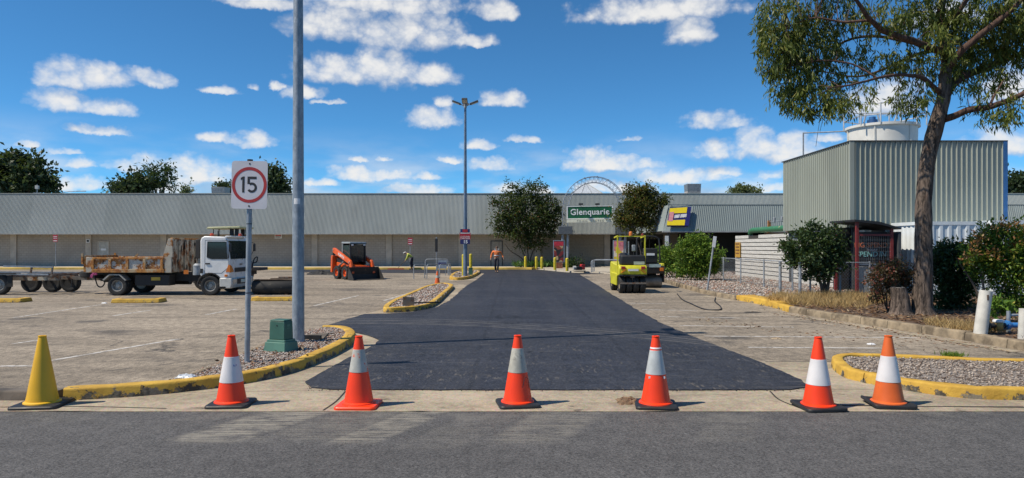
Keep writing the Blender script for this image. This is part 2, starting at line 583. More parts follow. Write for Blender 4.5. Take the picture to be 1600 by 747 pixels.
# ------------------------------------------------------------------ ground materials
def asphalt(name, c1, c2, speck, bump, patch=0.6, stains=None, oil=None, cracks=None, rough=0.9, light=None, dustc=None, bw=0.7):
    t = NT(name)
    big = t.noise(0.16, 5, 0.6)
    streak = t.noise(0.9, 6, 0.62, co=t.mapv((0.35, 1.6, 1)))
    cc = t.mix(t.ramp(t.math('ADD', t.math('MULTIPLY', big, 0.5), t.math('MULTIPLY', streak, 0.5)), 0.36, 0.64), c1, c2)
    if stains:
        cc = t.mix(t.ramp(t.noise(0.33, 7, 0.66, co=t.mapv((0.6, 1.3, 1), (3, 9, 0))), 0.55, 0.68), cc, stains)
    if dustc:
        cc = t.mix(t.ramp(t.noise(1.1, 8, 0.7, co=t.mapv((0.9, 1, 1), (1, 4, 0), (0, 0, 0.9))), 0.60, 0.76, 0, 0.5), cc, dustc)
    if oil:
        v = t.voro(0.42, co=t.mapv((1, 1, 1), (2, 1, 0)))
        cc = t.mix(t.ramp(t.math('ADD', v, t.math('MULTIPLY', t.noise(3, 5), 0.5)), 0.30, 0.44, 0.75, 0), cc, oil)
    fine = t.noise(38, 3, 0.7)
    sp = t.voro(70, out='Color')
    broad = t.noise(7.0, 9, 0.82, co=t.mapv((1, 0.55, 1), (5, 5, 0)))
    grain = t.math('ADD', t.math('MULTIPLY', t.sepx(sp)[0], 0.5), t.math('ADD', t.math('MULTIPLY', t.ramp(fine, 0.3, 0.7), 0.5), t.math('MULTIPLY', t.ramp(broad, 0.36, 0.64), bw)))
    g3 = t.n.new('ShaderNodeCombineXYZ')
    gr = t.ramp(grain, 0.2, 1.5, 1 - speck * 1.5, 1 + speck * 1.5, False)
    for i in range(3): t.l.new(gr, g3.inputs[i])
    cc = t.mix(1.0, cc, g3.outputs[0], 'MULTIPLY')
    if cracks:
        e = t.voro(0.5, 'DISTANCE_TO_EDGE', co=t.mapv((1, 1, 1), (0, 0, 0)))
        w = t.math('ADD', e, t.math('MULTIPLY', t.math('SUBTRACT', t.noise(2.2, 6, 0.7), 0.5), 0.16))
        cm = t.math('MULTIPLY', t.ramp(t.math('ABSOLUTE', w), 0.0, 0.012, 1, 0), t.ramp(t.noise(0.25, 2), 0.5, 0.6))
        cc = t.mix(cm, cc, cracks)
    t.color(cc).rough(rough)
    t.bump(t.math('ADD', fine, t.math('MULTIPLY', t.noise(140, 2), 0.6)), bump, 0.012)
    return t


M['lot'] = asphalt('old_parking_asphalt', (0.19, 0.158, 0.118), (0.345, 0.288, 0.218), 0.42, 0.6, stains=(0.105, 0.09, 0.073), oil=(0.075, 0.068, 0.06), cracks=(0.05, 0.045, 0.04)).m


def street_mat():
    t = asphalt('street_asphalt', (0.105, 0.101, 0.098), (0.135, 0.130, 0.126), 0.46, 0.8, rough=0.85, oil=(0.075, 0.072, 0.07), bw=0.28)
    base = t.b.inputs['Base Color'].links[0].from_socket
    xyz = t.sepx()
    # pale milled scrapes and concrete dust beside the gutter
    m = None
    for (px0, px1, py0, py1, w) in ((352, 470, 640, 690, 1.0), (590, 668, 640, 692, 0.85), (470, 600, 645, 690, 0.35), (815, 935, 643, 692, 0.45), (1120, 1210, 650, 690, 0.22), (700, 800, 648, 700, 0.2)):
        a = P((px0 + px1) / 2, (py0 + py1) / 2); hx = (px1 - px0) / 2 * a.y / FOC; y1 = P(0, py0).y; y0 = P(0, py1).y
        skew = t.math('ADD', xyz[0], t.math('MULTIPLY', t.math('SUBTRACT', xyz[1], 7.3), -0.45))
        dx = t.ramp(t.math('ABSOLUTE', t.math('SUBTRACT', skew, a.x)), hx * 0.75, hx * 1.15, 1, 0)
        dy = t.ramp(t.math('ABSOLUTE', t.math('SUBTRACT', xyz[1], (y0 + y1) / 2)), (y1 - y0) * 0.38, (y1 - y0) * 0.6, 1, 0)
        b = t.math('MULTIPLY', t.math('MULTIPLY', dx, dy), w)
        m = b if m is None else t.math('MAXIMUM', m, b)
    lines = t.wave(3.6, 1.2, co=t.mapv((0.12, 1, 1), (0, 0, 0), (0, 0, 0.12)), direction='Y')
    worn = t.ramp(t.noise(5.5, 7, 0.7, co=t.mapv((0.5, 1.5, 1), (0, 0, 0), (0, 0, 0.5))), 0.36, 0.60)
    fac = t.math('MULTIPLY', t.math('MULTIPLY', m, worn), t.ramp(lines, 0.15, 0.5, 0.5, 0.9))
    cc = t.mix(fac, base, (0.30, 0.275, 0.225))
    near = t.ramp(xyz[1], 6.7, 7.6)
    cc = t.mix(t.math('MULTIPLY', near, t.ramp(t.noise(2.5, 7, 0.68), 0.45, 0.75, 0, 0.45)), cc, (0.25, 0.235, 0.2))
    t.color(cc)
    return t.m


M['street'] = street_mat()


def fresh_mat():
    t = asphalt('fresh_asphalt', (0.0135, 0.0152, 0.0225), (0.029, 0.032, 0.044), 0.5, 0.7, rough=0.68)
    base = t.b.inputs['Base Color'].links[0].from_socket
    # dusty scuffs and tyre arcs on the new mat
    sc = t.ramp(t.noise(3.0, 8, 0.72, co=t.mapv((0.35, 2.4, 1), (0, 0, 0), (0, 0, -0.5))), 0.53, 0.72, 0, 0.7)
    sc = t.math('MULTIPLY', sc, t.ramp(t.noise(0.5, 3, co=t.mapv((1, 1, 1), (7, 2, 0))), 0.40, 0.58))
    cc = t.mix(sc, base, (0.15, 0.14, 0.125))
    # pale drag marks close to the driveway edge
    xy0 = t.sepx()
    drag = t.ramp(t.noise(7.0, 6, 0.7, co=t.mapv((2.2, 0.45, 1), (0, 0, 0), (0, 0, 0.32))), 0.54, 0.66, 0, 0.75)
    zone = t.math('MULTIPLY', t.ramp(xy0[1], 14.0, 11.5), t.ramp(t.noise(1.1, 3, co=t.mapv((1, 1, 1), (3, 8, 0))), 0.44, 0.62))
    cc = t.mix(t.math('MULTIPLY', drag, zone), cc, (0.20, 0.175, 0.14))
    # roller passes: faint lengthwise lanes and joints
    lane = t.noise(1.6, 4, 0.6, co=t.mapv((1.0, 0.05, 1)))
    cc = t.mix(t.ramp(lane, 0.42, 0.62, 0, 0.30), cc, (0.05, 0.05, 0.056))
    for xj in (-0.55, 1.9):
        jx = t.math('ABSOLUTE', t.math('SUBTRACT', t.math('SUBTRACT', xy0[0], xj), t.math('MULTIPLY', t.math('SUBTRACT', t.noise(0.7, 3, co=t.mapv((0, 1, 0))), 0.5), 0.25)))
        cc = t.mix(t.math('MULTIPLY', t.ramp(jx, 0.015, 0.05, 0.55, 0), t.ramp(t.noise(1.5, 4), 0.35, 0.55)), cc, (0.008, 0.008, 0.010))
    xyz = t.sepx()
    curve = t.math('ADD', t.math('MULTIPLY', xyz[0], 0.5), t.math('MULTIPLY', t.math('MULTIPLY', xyz[0], xyz[0]), 0.07))
    for yy, wd, op in ((15.40, 0.11, 0.7), (15.70, 0.08, 0.55), (16.05, 0.13, 0.6), (16.45, 0.09, 0.45)):
        arc = t.math('ABSOLUTE', t.math('SUBTRACT', t.math('ADD', xyz[1], curve), yy))
        cc = t.mix(t.math('MULTIPLY', t.ramp(arc, wd * 0.3, wd, op, 0), t.ramp(t.noise(2.2, 6, 0.7), 0.32, 0.55)), cc, (0.15, 0.14, 0.125))
    # coarse stone flecks; the pale ones paint sparkle into the colour
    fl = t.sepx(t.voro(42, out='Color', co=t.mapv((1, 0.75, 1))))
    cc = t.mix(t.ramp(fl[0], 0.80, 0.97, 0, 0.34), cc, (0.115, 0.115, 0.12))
    cc = t.mix(t.ramp(fl[1], 0.72, 0.95, 0, 0.4), cc, (0.005, 0.005, 0.007))
    # a few damp dark splashes
    for (px, py, r) in ((790, 497, 0.7), (805, 506, 0.45), (800, 540, 0.35), (835, 552, 0.25)):
        q = P(px, py)
        dd = t.n.new('ShaderNodeVectorMath'); dd.operation = 'DISTANCE'; t.l.new(t.co, dd.inputs[0]); dd.inputs[1].default_value = (q.x, q.y, 0.02)
        cc = t.mix(t.math('MULTIPLY', t.ramp(dd.outputs['Value'], r * 0.4, r, 0.85, 0), t.ramp(t.noise(3.5, 6, 0.7, co=t.mapv((1.6, 0.5, 1), (0, 0, 0), (0, 0, 0.5))), 0.46, 0.56)), cc, (0.006, 0.0065, 0.009))
    t.color(cc)
    return t.m


M['fresh'] = fresh_mat()


def concrete_apron():
    t = NT('gutter_concrete')
    n = t.noise(0.8, 7, 0.62)
    cc = t.mix(t.ramp(t.math('ADD', t.math('MULTIPLY', n, 0.5), t.math('MULTIPLY', t.noise(9, 8, 0.8), 0.5)), 0.38, 0.62), (0.25, 0.205, 0.145), (0.46, 0.385, 0.28))
    cc = t.mix(t.ramp(t.noise(1.5, 8, 0.7, co=t.mapv((0.5, 1.6, 1), (2, 2, 0))), 0.54, 0.70, 0, 0.8), cc, (0.18, 0.15, 0.11))
    cc = t.mix(t.ramp(t.noise(2.2, 6, 0.7, co=t.mapv((0.7, 1, 1), (8, 2, 0))), 0.61, 0.69, 0, 0.85), cc, (0.085, 0.066, 0.048))
    sp = t.voro(60, out='Color')
    cc = t.mix(0.16, cc, sp, 'OVERLAY')
    t.color(cc).rough(0.9).bump(t.noise(45, 5, 0.7), 0.4, 0.01)
    return t.m


M['apron'] = concrete_apron()


def line_paint():
    t = NT('worn_line_paint')
    t.color(t.mix(t.noise(6, 5), (0.5, 0.47, 0.43), (0.72, 0.69, 0.64))).rough(0.8)
    tr = t.n.new('ShaderNodeBsdfTransparent'); ms = t.n.new('ShaderNodeMixShader')
    t.l.new(t.ramp(t.noise(5, 8, 0.72), 0.38, 0.56, 0.22, 0.95), ms.inputs[0]); t.l.new(tr.outputs[0], ms.inputs[1]); t.l.new(t.b.outputs[0], ms.inputs[2]); t.l.new(ms.outputs[0], t.out.inputs[0])
    return t.m


M['line'] = line_paint()


def yellow_kerb(name='worn_yellow_kerb_paint', thr=0.58):
    t = NT(name)
    xyz = t.sepx()
    low = t.ramp(xyz[2], 0.0, 0.15, 0.13, -0.035)
    n = t.math('ADD', t.noise(5.0, 9, 0.72), low)
    under = t.mix(t.ramp(t.noise(9, 5), 0.4, 0.6), (0.05, 0.042, 0.03), (0.2, 0.17, 0.12))
    y = t.mix(t.ramp(t.noise(3.2, 6, 0.6), 0.3, 0.7), (0.46, 0.265, 0.035), (0.66, 0.41, 0.055))
    t.color(t.mix(t.ramp(n, thr, thr + 0.05), y, under)).rough(0.75).bump(t.noise(22, 7, 0.7), 0.5, 0.02)
    return t.m


M['ykerb'] = yellow_kerb(thr=0.55)
M['ykerb_clean'] = yellow_kerb('yellow_kerb_paint', 0.63)
M['kerb'] = simple('kerb_concrete', (0.28, 0.22, 0.145), 0.9, 0, 0.25, 4.0, 0.4, dirt=(0.13, 0.10, 0.065), dscale=2.2, dthr=0.48)
M['dark_kerb'] = simple('shaded_kerb_and_lid_concrete', (0.13, 0.11, 0.09), 0.9, 0, 0.3, 4.0, 0.4)  # kerb shade put into a darker concrete; also used for the pit lid
M['soil'] = simple('bark_mulch_soil', (0.11, 0.07, 0.045), 0.95, 0, 0.35, 5.0, 0.6, dirt=(0.2, 0.14, 0.09), dscale=5)
M['gravelbed'] = simple('gravel_bed', (0.26, 0.225, 0.195), 0.95, 0, 0.3, 20.0, 0.8)
M['footpath'] = simple('footpath_concrete', (0.45, 0.40, 0.32), 0.9, 0, 0.12, 1.0, 0.2)
M['ground'] = simple('distant_ground', (0.14, 0.13, 0.09), 0.95, 0, 0.2, 0.1)

# ------------------------------------------------------------------ ground, road, car park
sheet('ground', [(-2500, -2500), (2500, -2500), (2500, 2500), (-2500, 2500)], -0.03, M['ground'], kind='structure')
sheet('road', [(-70, -40), (70, -40), (70, 7.67), (-70, 7.67)], 0.0, M['street'], kind='structure')
lot = sheet('parking_lot', [(-70, 7.67), (70, 7.67), (70, 54.6), (-70, 54.6)], 0.0, M['lot'], kind='structure')


def gpoly(pts):
    return [P(x, y) for x, y in pts]


gut = sheet('gutter', [(-70, 7.66), (70, 7.66), (70, 8.84), (-70, 8.84)], 0.004, M['apron'], kind='structure')
sheet('driveway_apron', [(-4.4, 8.601), (-2.0, 8.841)] + [tuple(P(*q)[:2]) for q in ((560, 590), (620, 545), (606, 527), (560, 516), (530, 517), (545, 528), (545, 540), (500, 562), (450, 582), (398, 594), (330, 605))], 0.006, M['apron'], kind='structure')
sheet('driveway_apron', [(2.0, 8.841), (5.2, 8.841)] + [tuple(P(*q)[:2]) for q in ((1330, 594), (1306, 580), (1304, 566), (1196, 566), (1120, 548))], 0.006, M['apron'], kind='structure')
island_apron = sheet('island_apron', smooth_path(gpoly([(560, 492), (600, 493), (650, 489), (692, 478), (714, 461), (730, 447), (708, 446), (650, 462), (596, 484)]), 4, True), 0.004, M['apron'], kind='structure')
sheet('island_apron', gpoly([(700, 439), (744, 438), (760, 427), (735, 426)]), 0.004, M['apron'], kind='structure')

fresh_px = [(470, 421.6), (470, 425.5), (590, 426.5), (757, 427.5), (744, 438), (729, 447), (713, 461), (702, 471), (682, 481), (645, 488), (604, 491), (571, 491.5), (530, 503), (494, 516), (520, 516.5), (548, 519), (575, 525), (592, 532),
            (586, 540), (568, 549), (540, 563), (508, 581), (477, 598), (486, 607), (520, 610), (640, 610.5), (800, 611), (960, 610.5), (1110, 611), (1235, 610.5), (1264, 606), (1250, 595), (1195, 570), (1140, 549), (1090, 530), (1044, 511),
            (1012, 495), (985, 478), (960, 463), (935, 447), (905, 429), (965, 427), (965, 421.6)]


def fresh_asphalt():
    pts = gpoly(fresh_px); out = []
    for i, a in enumerate(pts):
        b = pts[(i + 1) % len(pts)]
        n = max(1, min(60, int((b - a).length / (0.09 if a.y < 14 else 0.3))))
        for k in range(n):
            q = a.lerp(b, k / n)
            if q.y < 30:
                j = 0.024 if q.y < 14 else 0.06
                q = q + Vector((mnoise.noise((q.x * 5, q.y * 5, 1)), mnoise.noise((q.x * 5, q.y * 5, 7)), 0)) * j + Vector((mnoise.noise((q.x * 22, q.y * 22, 3)), mnoise.noise((q.x * 22, q.y * 22, 9)), 0)) * j * 0.5
            out.append(q)
    bm = bmesh.new()
    top = [bm.verts.new((p.x, p.y, 0.02)) for p in out]
    bot = [bm.verts.new((p.x, p.y, 0.0)) for p in out]
    f = bm.faces.new(top)
    for i in range(len(out)):
        j = (i + 1) % len(out)
        bm.faces.new((top[i], top[j], bot[j], bot[i]))
    bmesh.ops.triangulate(bm, faces=[f])
    bmesh.ops.recalc_face_normals(bm, faces=bm.faces)
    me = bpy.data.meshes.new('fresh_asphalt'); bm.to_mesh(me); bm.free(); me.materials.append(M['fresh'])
    o = bpy.data.objects.new('fresh_asphalt', me); col.objects.link(o); o['kind'] = 'structure'


fresh_asphalt()


def ribbon(name, pts, w, z, mat, parent):
    mb = MB(); pts = [Vector(p) for p in pts]
    vs = []
    for i, p in enumerate(pts):
        d = (pts[min(i + 1, len(pts) - 1)] - pts[max(i - 1, 0)]).normalized(); nrm = Vector((-d.y, d.x, 0))
        ww = w[i] if isinstance(w, (list, tuple)) else w
        vs += [(p.x - nrm.x * ww / 2, p.y - nrm.y * ww / 2, z), (p.x + nrm.x * ww / 2, p.y + nrm.y * ww / 2, z)]
    mb.add(vs, [(2 * i, 2 * i + 1, 2 * i + 3, 2 * i + 2) for i in range(len(pts) - 1)])
    return mb.build(name, mat, parent)


for a, b in (((72, 565), (279, 530)), ((20, 537.5), (72, 530)), ((19, 497), (159, 476)), ((322, 492), (369, 483)), ((175, 494), (234, 485)), ((0, 572.5), (60, 572)), ((395, 471), (412, 466)), ((490, 478), (560, 462)), ((600, 470), (640, 458)),
             ((1169, 543), (1400, 544.5)), ((1100, 525.5), (1440, 528)), ((1062, 509), (1240, 511.5)), ((1031, 495), (1170, 497.3)), ((1003, 484), (1090, 485.5)), ((985, 474), (1040, 475))):
    pa, pb = P(*a), P(*b)
    ribbon('parking_line', [pa, pa.lerp(pb, .5), pb], 0.10, 0.005, M['line'], lot)
# joints cut across the gutter and the dark seams beside it
M['joint'] = simple('joint_filler', (0.03, 0.027, 0.023), 0.9)
for pts in (((540, 612), (525, 628), (505, 642)), ((1203, 612), (1217, 625), (1243, 636), (1262, 643)), ((0, 637), (120, 636), (260, 639))):
    ribbon('joint', smooth_path([P(*p) for p in pts], 5), 0.02, 0.008, M['joint'], gut)
ribbon('joint', [P(1240, 634.5), P(1300, 634), P(1450, 636), P(1600, 637)], [0.03, 0.05, 0.02, 0.045], 0.0085, M['joint'], gut)
ribbon('joint', [P(1196, 566), P(1250, 565.6), P(1302, 566)], 0.03, 0.008, M['joint'], gut)
for s0 in ((640, 672), (1005, 1060), (60, 150)):
    ribbon('joint', [P(s0[0], 643), P(sum(s0) / 2, 643.3), P(s0[1], 643)], [0.004, 0.025, 0.004], 0.006, M['joint'], gut)


# ------------------------------------------------------------------ kerbs
def kerb(name, path, mat, w=0.2, h=0.15, parent=None, kind='structure', side=1, cap=True):
    """kerb swept along its front face; side=1 puts the back to the left of the direction of travel"""
    prof = [(0, 0), (0.014, h * 0.80), (0.020, h * 0.93), (0.036, h), (w - 0.016, h), (w - 0.004, h * 0.95), (w, h * 0.88), (w, 0)]
    path = [Vector(p) for p in path]; mb = MB(); n = len(prof); vs = []
    for i, p in enumerate(path):
        d = (path[min(i + 1, len(path) - 1)] - path[max(i - 1, 0)]).normalized(); nr = Vector((-d.y, d.x, 0)) * side
        for u, z in prof:
            k = 0.007 * mnoise.noise((p.x * 3 + u * 9, p.y * 3, z * 20)) + 0.006 * mnoise.noise((p.x * 11 + u * 30, p.y * 11, z * 40))
            vs.append(p + nr * (u + k) + Vector((0, 0, z + (k if z > 0 else 0))))
    fs = [(i * n + k, i * n + k + 1, (i + 1) * n + k + 1, (i + 1) * n + k) for i in range(len(path) - 1) for k in range(n - 1)]
    if cap: fs += [tuple(reversed(range(n))), tuple((len(path) - 1) * n + k for k in range(n))]
    mb.add(vs, fs)
    o = mb.build(name, mat, parent, smooth=50)
    if kind and not parent: o['kind'] = kind
    return o


def stones(path, mat, length=1.0, w=0.2, h=0.15, side=1, name='kerb', smooth=True):
    """kerb laid stone by stone"""
    hd = holder(name)
    path = smooth_path(path, 10) if smooth else [Vector(p) for p in path]; acc = [0]
    for i in range(1, len(path)): acc.append(acc[-1] + (path[i] - path[i - 1]).length)

    def at(s):
        s = max(0, min(acc[-1], s))
        for i in range(1, len(acc)):
            if s <= acc[i]:
                return path[i - 1].lerp(path[i], (s - acc[i - 1]) / max(1e-9, acc[i] - acc[i - 1]))
        return path[-1]
    s = 0
    while s < acc[-1] - 0.2:
        l = min(length * rng.uniform(0.82, 1.15), acc[-1] - s)
        k = max(2, int(l / 0.12)); dz = rng.uniform(-0.008, 0.008)
        o = kerb('kerb_stone', [at(s + 0.007 + (l - 0.014) * j / k) for j in range(k + 1)], mat, w, h + dz, parent=hd, side=side)
        s += l
    return hd


# island beside the speed sign
front1 = smooth_path([P(*p) for p in ((97, 627), (171, 623), (250, 617), (332, 608), (400, 597), (454, 584), (507, 564), (540, 547), (553, 537), (556, 529), (548, 522.5), (530, 519), (505, 519))], 6)
stones(front1, M['ykerb'], 1.9, 0.2, 0.15, side=1, smooth=False)
front1_back = smooth_path([P(*p) for p in ((505, 520.5), (470, 527), (430, 540), (390, 556), (330, 583), (262, 610))], 5)
kerb('kerb', front1_back, M['kerb'], 0.12, 0.13, side=1)
kerb('kerb', [(-20, 8.22, 0), (-12, 8.21, 0), (-5.32, 8.2, 0)], M['dark_kerb'], 0.2, 0.11, side=1)  # low kerb at the left, its shade painted in by the dark concrete
isl1 = [P(*p) for p in ((262, 611), (332, 606), (400, 595), (454, 582), (507, 562), (540, 545), (551, 536), (552, 529), (546, 524), (528, 520.5), (505, 520.5), (470, 527.5), (430, 541), (390, 557), (330, 584))]
sheet('gravel_bed', isl1, 0.115, M['gravelbed'], kind='structure')
# island on the right with the clean yellow kerb
front2 = smooth_path([Vector((14, 8.12, 0)), Vector((9, 8.15, 0))] + [P(*p) for p in ((1600, 626), (1501, 622), (1430, 613), (1360, 601), (1318, 590), (1301, 577), (1300, 568), (1318, 564.5), (1350, 564.5), (1450, 568.5), (1560, 573))] + [Vector((9.5, 10.5, 0)), Vector((14, 10.8, 0))], 6)
stones(front2, M['ykerb_clean'], 2.1, 0.17, 0.14, side=-1, smooth=False)
isl2 = [Vector((14, 8.2, 0)), Vector((9, 8.22, 0))] + [P(*p) for p in ((1600, 622), (1501, 618), (1430, 609), (1360, 597), (1322, 586), (1306, 575), (1308, 570), (1320, 568), (1350, 568), (1450, 572), (1560, 576))] + [Vector((9.5, 10.4, 0)), Vector((14, 10.7, 0))]
sheet('gravel_bed', isl2, 0.105, M['gravelbed'], kind='structure')
# middle island
isl3o = [P(*p) for p in ((598, 487), (612, 489), (660, 485), (682, 477), (697, 463), (708, 452), (706, 448.5), (690, 447), (664, 452), (640, 463), (612, 476))]
stones(smooth_path(isl3o, 5, True) + [isl3o[0]], M['ykerb'], 2.0, 0.18, 0.15, side=1, smooth=False)
sheet('gravel_bed', isl3o, 0.11, M['gravelbed'], kind='structure')
# island under the far lamp post
isl4o = [P(*p) for p in ((702, 436), (716, 438), (735, 435.5), (748, 429), (749, 425.8), (735, 425), (712, 428))]
kerb('kerb', smooth_path(isl4o, 4, True) + [isl4o[0]], M['ykerb_clean'], 0.2, 0.15, side=1)
sheet('gravel_bed', isl4o, 0.11, M['gravelbed'], kind='structure')
# right hand kerb, stone by stone
rk = [Vector((9.4, 10.4, 0))] + [P(*p) for p in ((1598, 548), (1500, 531), (1400, 515), (1310, 501), (1232, 488))]
stones([Vector(p) for p in rk], M['kerb'], 1.0, 0.2, 0.16, side=-1)
kerb('kerb', smooth_path([P(*p) for p in ((1232, 488), (1222, 485), (1212, 482))], 4), M['ykerb_clean'], 0.2, 0.16, side=-1)
kerb('kerb', smooth_path([P(*p) for p in ((1212, 482), (1190, 476.5), (1165, 471.5), (1150, 469))], 4), M['ykerb_clean'], 0.62, 0.17, side=-1)
stones([P(*p) for p in ((1150, 469), (1105, 460.5), (1070, 451), (1040, 442.5), (1012, 434), (1000, 428.5))], M['kerb'], 2.4, 0.2, 0.15, side=-1)
for (a, b) in (((1600, 550), (1400, 517)), ((1400, 517), (1232, 490)), ((1150, 470.5), (1105, 462.5))):
    ribbon('gutter_lip', [P(*a) + Vector((-.13, 0, 0)), P(*b) + Vector((-.13, 0, 0))], 0.25, 0.006, M['apron'], gut)

bed = [(9.55, 10.3), (9.0, 12.15), (8.72, 13.6), (8.5, 15.2), (8.1, 17.2), (7.72, 19.3), (7.82, 20.4), (7.86, 21.6), (7.8, 22.9), (7.68, 23.6), (7.42, 26.2), (7.5, 30), (7.65, 34.4), (8.1, 40.5), (8.4, 45.5), (14.5, 47), (30, 46), (30, 10.3)]
sheet('garden_bed', bed, 0.125, M['soil'], kind='structure')
gravel_zone = [(8.15, 22.3), (7.85, 23.6), (7.46, 26.2), (7.54, 30), (7.69, 34.4), (8.12, 40.5), (8.4, 45), (14.3, 46), (13.0, 41), (12.9, 25.5), (10.6, 24.2), (9.6, 22.4)]
sheet('gravel_bed', gravel_zone, 0.13, M['gravelbed'], kind='structure')
# far kerb and footpath
kerb('kerb', [(x, 54.6, 0) for x in range(-70, 3, 4)] + [(1.5, 54.6, 0)], simple('faded_yellow_kerb', (0.52, 0.36, 0.08), 0.85, 0, 0.3, 0.6, dirt=(0.36, 0.3, 0.2), dscale=0.8), 0.9, 0.15, side=1)
kerb('kerb', [(2.2, 54.62, 0), (30, 54.62, 0)], M['footpath'], 0.4, 0.12, side=1)
sheet('footpath', [(-70, 55.0), (70, 55.0), (70, 63), (-70, 63)], 0.118, M['footpath'], kind='structure')


def pebbles(name, poly, n, z, r0, r1, mat, label, extra=None):
    xs = [p[0] for p in poly]; ys = [p[1] for p in poly]
    V = []; Fc = []
    octv = np.array([(1, 0, 0), (-1, 0, 0), (0, 1, 0), (0, -1, 0), (0, 0, 1), (0, 0, -1)], float)
    octf = np.array([(0, 2, 4), (2, 1, 4), (1, 3, 4), (3, 0, 4), (2, 0, 5), (1, 2, 5), (3, 1, 5), (0, 3, 5)])
    k = 0; tries = 0
    while k < n and tries < n * 12:
        tries += 1
        x = rng.uniform(min(xs), max(xs)); y = rng.uniform(min(ys), max(ys))
        if not in_poly(x, y, poly): continue
        r = rng.uniform(r0, r1)
        sc = np.array([r * rng.uniform(.8, 1.5), r * rng.uniform(.7, 1.2), r * rng.uniform(.45, .8)])
        vv = octv * sc * nrng.uniform(0.75, 1.2, (6, 1))
        a = rng.uniform(0, 6.28); c, s_ = math.cos(a), math.sin(a)
        rt = np.array([[c, -s_, 0], [s_, c, 0], [0, 0, 1]])
        V.append(vv @ rt.T + np.array([x, y, z + r * 0.2])); Fc.append(octf + 6 * k); k += 1
    o = mesh_obj(name, np.concatenate(V), np.concatenate(Fc), mat)
    return tag(o, label, 'gravel', kind='stuff')


def gravelmat(name, a, b, c):
    t = NT(name); r = t.island()
    cc = t.mix(r, a, b)
    cc = t.mix(t.ramp(t.math('FRACT', t.math('MULTIPLY', r, 9.7)), 0.72, 0.75), cc, c)
    t.color(cc).rough(0.85); return t.m


gm1 = gravelmat('river_gravel', (0.18, 0.14, 0.115), (0.52, 0.47, 0.42), (0.28, 0.15, 0.10))
pebbles('gravel', isl1, 5600, 0.118, 0.011, 0.024, gm1, 'pinkish pale gravel filling the island under the speed sign')
gm2 = gravelmat('pale_chip_gravel', (0.19, 0.14, 0.105), (0.50, 0.43, 0.36), (0.12, 0.085, 0.065))
pebbles('gravel', [(p[0], p[1]) for p in isl2], 8500, 0.108, 0.010, 0.024, gm2, 'pale chips in the island with the clean yellow kerb')
pebbles('gravel', isl3o, 1700, 0.113, 0.025, 0.05, gm1, 'pale gravel in the middle island of the car park')
pebbles('gravel', gravel_zone, 6500, 0.132, 0.025, 0.06, gm1, 'reddish gravel bed between the kerb and the wire fence')
pebbles('gravel', isl4o, 300, 0.113, 0.04, 0.09, gm2, 'rough stones in the island at the foot of the far lamp')

crumb_poly_f = [P(480, 612), P(1262, 612.5), P(1268, 605), P(1200, 571), P(1130, 544), P(1046, 511), P(1040, 514), P(1120, 549), P(1190, 575), P(1240, 607), P(520, 608), P(478, 600)]
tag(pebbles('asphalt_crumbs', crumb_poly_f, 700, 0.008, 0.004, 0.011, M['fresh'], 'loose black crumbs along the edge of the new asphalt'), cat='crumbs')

# ------------------------------------------------------------------ shopping centre
M['fascia'] = None


def fascia_mat(name, c, stain):
    t = NT(name)
    n = t.noise(0.25, 5, 0.6)
    cc = t.mix(t.ramp(n, 0.3, 0.7), tuple(x * 0.88 for x in c), c)
    cc = t.mix(t.ramp(t.noise(0.8, 6, 0.65, co=t.mapv((1.0, 1, 0.16))), 0.5, 0.72, 0, 0.4), cc, stain)
    rnd = t.objrand()
    cc = t.mix(t.ramp(rnd, 0, 1, 0.0, 0.26, False), cc, (0.16, 0.19, 0.18))
    t.color(cc).rough(0.55); t.b.inputs['Specular IOR Level'].default_value = 0.3
    return t.m


M['fascia'] = fascia_mat('grey_green_cladding', (0.40, 0.425, 0.405), (0.27, 0.28, 0.26))
M['fascia_blue'] = fascia_mat('blue_grey_cladding', (0.27, 0.315, 0.31), (0.19, 0.21, 0.205))
M['tower_clad'] = fascia_mat('enclosure_cladding', (0.385, 0.415, 0.365), (0.27, 0.285, 0.255))
M['trim'] = simple('pale_trim', (0.42, 0.42, 0.40), 0.6)
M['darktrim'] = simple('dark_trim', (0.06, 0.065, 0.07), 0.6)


def blockwall():
    t = NT('painted_block_wall')
    br = t.n.new('ShaderNodeTexBrick'); br.inputs['Scale'].default_value = 1.0
    br.inputs['Brick Width'].default_value = 0.4; br.inputs['Row Height'].default_value = 0.2; br.inputs['Mortar Size'].default_value = 0.012
    br.inputs['Color1'].default_value = (0.37, 0.325, 0.275, 1); br.inputs['Color2'].default_value = (0.41, 0.36, 0.305, 1); br.inputs['Mortar'].default_value = (0.27, 0.24, 0.2, 1)
    mp = t.n.new('ShaderNodeMapping'); mp.inputs['Rotation'].default_value = (R(90), 0, 0)
    t.l.new(t.co, mp.inputs[0]); t.l.new(mp.outputs[0], br.inputs['Vector'])
    cc = t.mix(t.ramp(t.noise(0.5, 6, 0.6, co=t.mapv((1, 1, 0.5))), 0.4, 0.7, 0, 0.4), br.outputs['Color'], (0.22, 0.2, 0.175))
    t.color(cc).rough(0.9).bump(br.outputs['Fac'], -0.3, 0.01)
    return t.m


M['wall'] = blockwall()
M['pilaster'] = simple('painted_pilaster', (0.46, 0.41, 0.345), 0.9, 0, 0.1, 1.5)
M['shutter'] = simple('tan_roller_shutter', (0.37, 0.31, 0.235), 0.7, 0, 0.08)


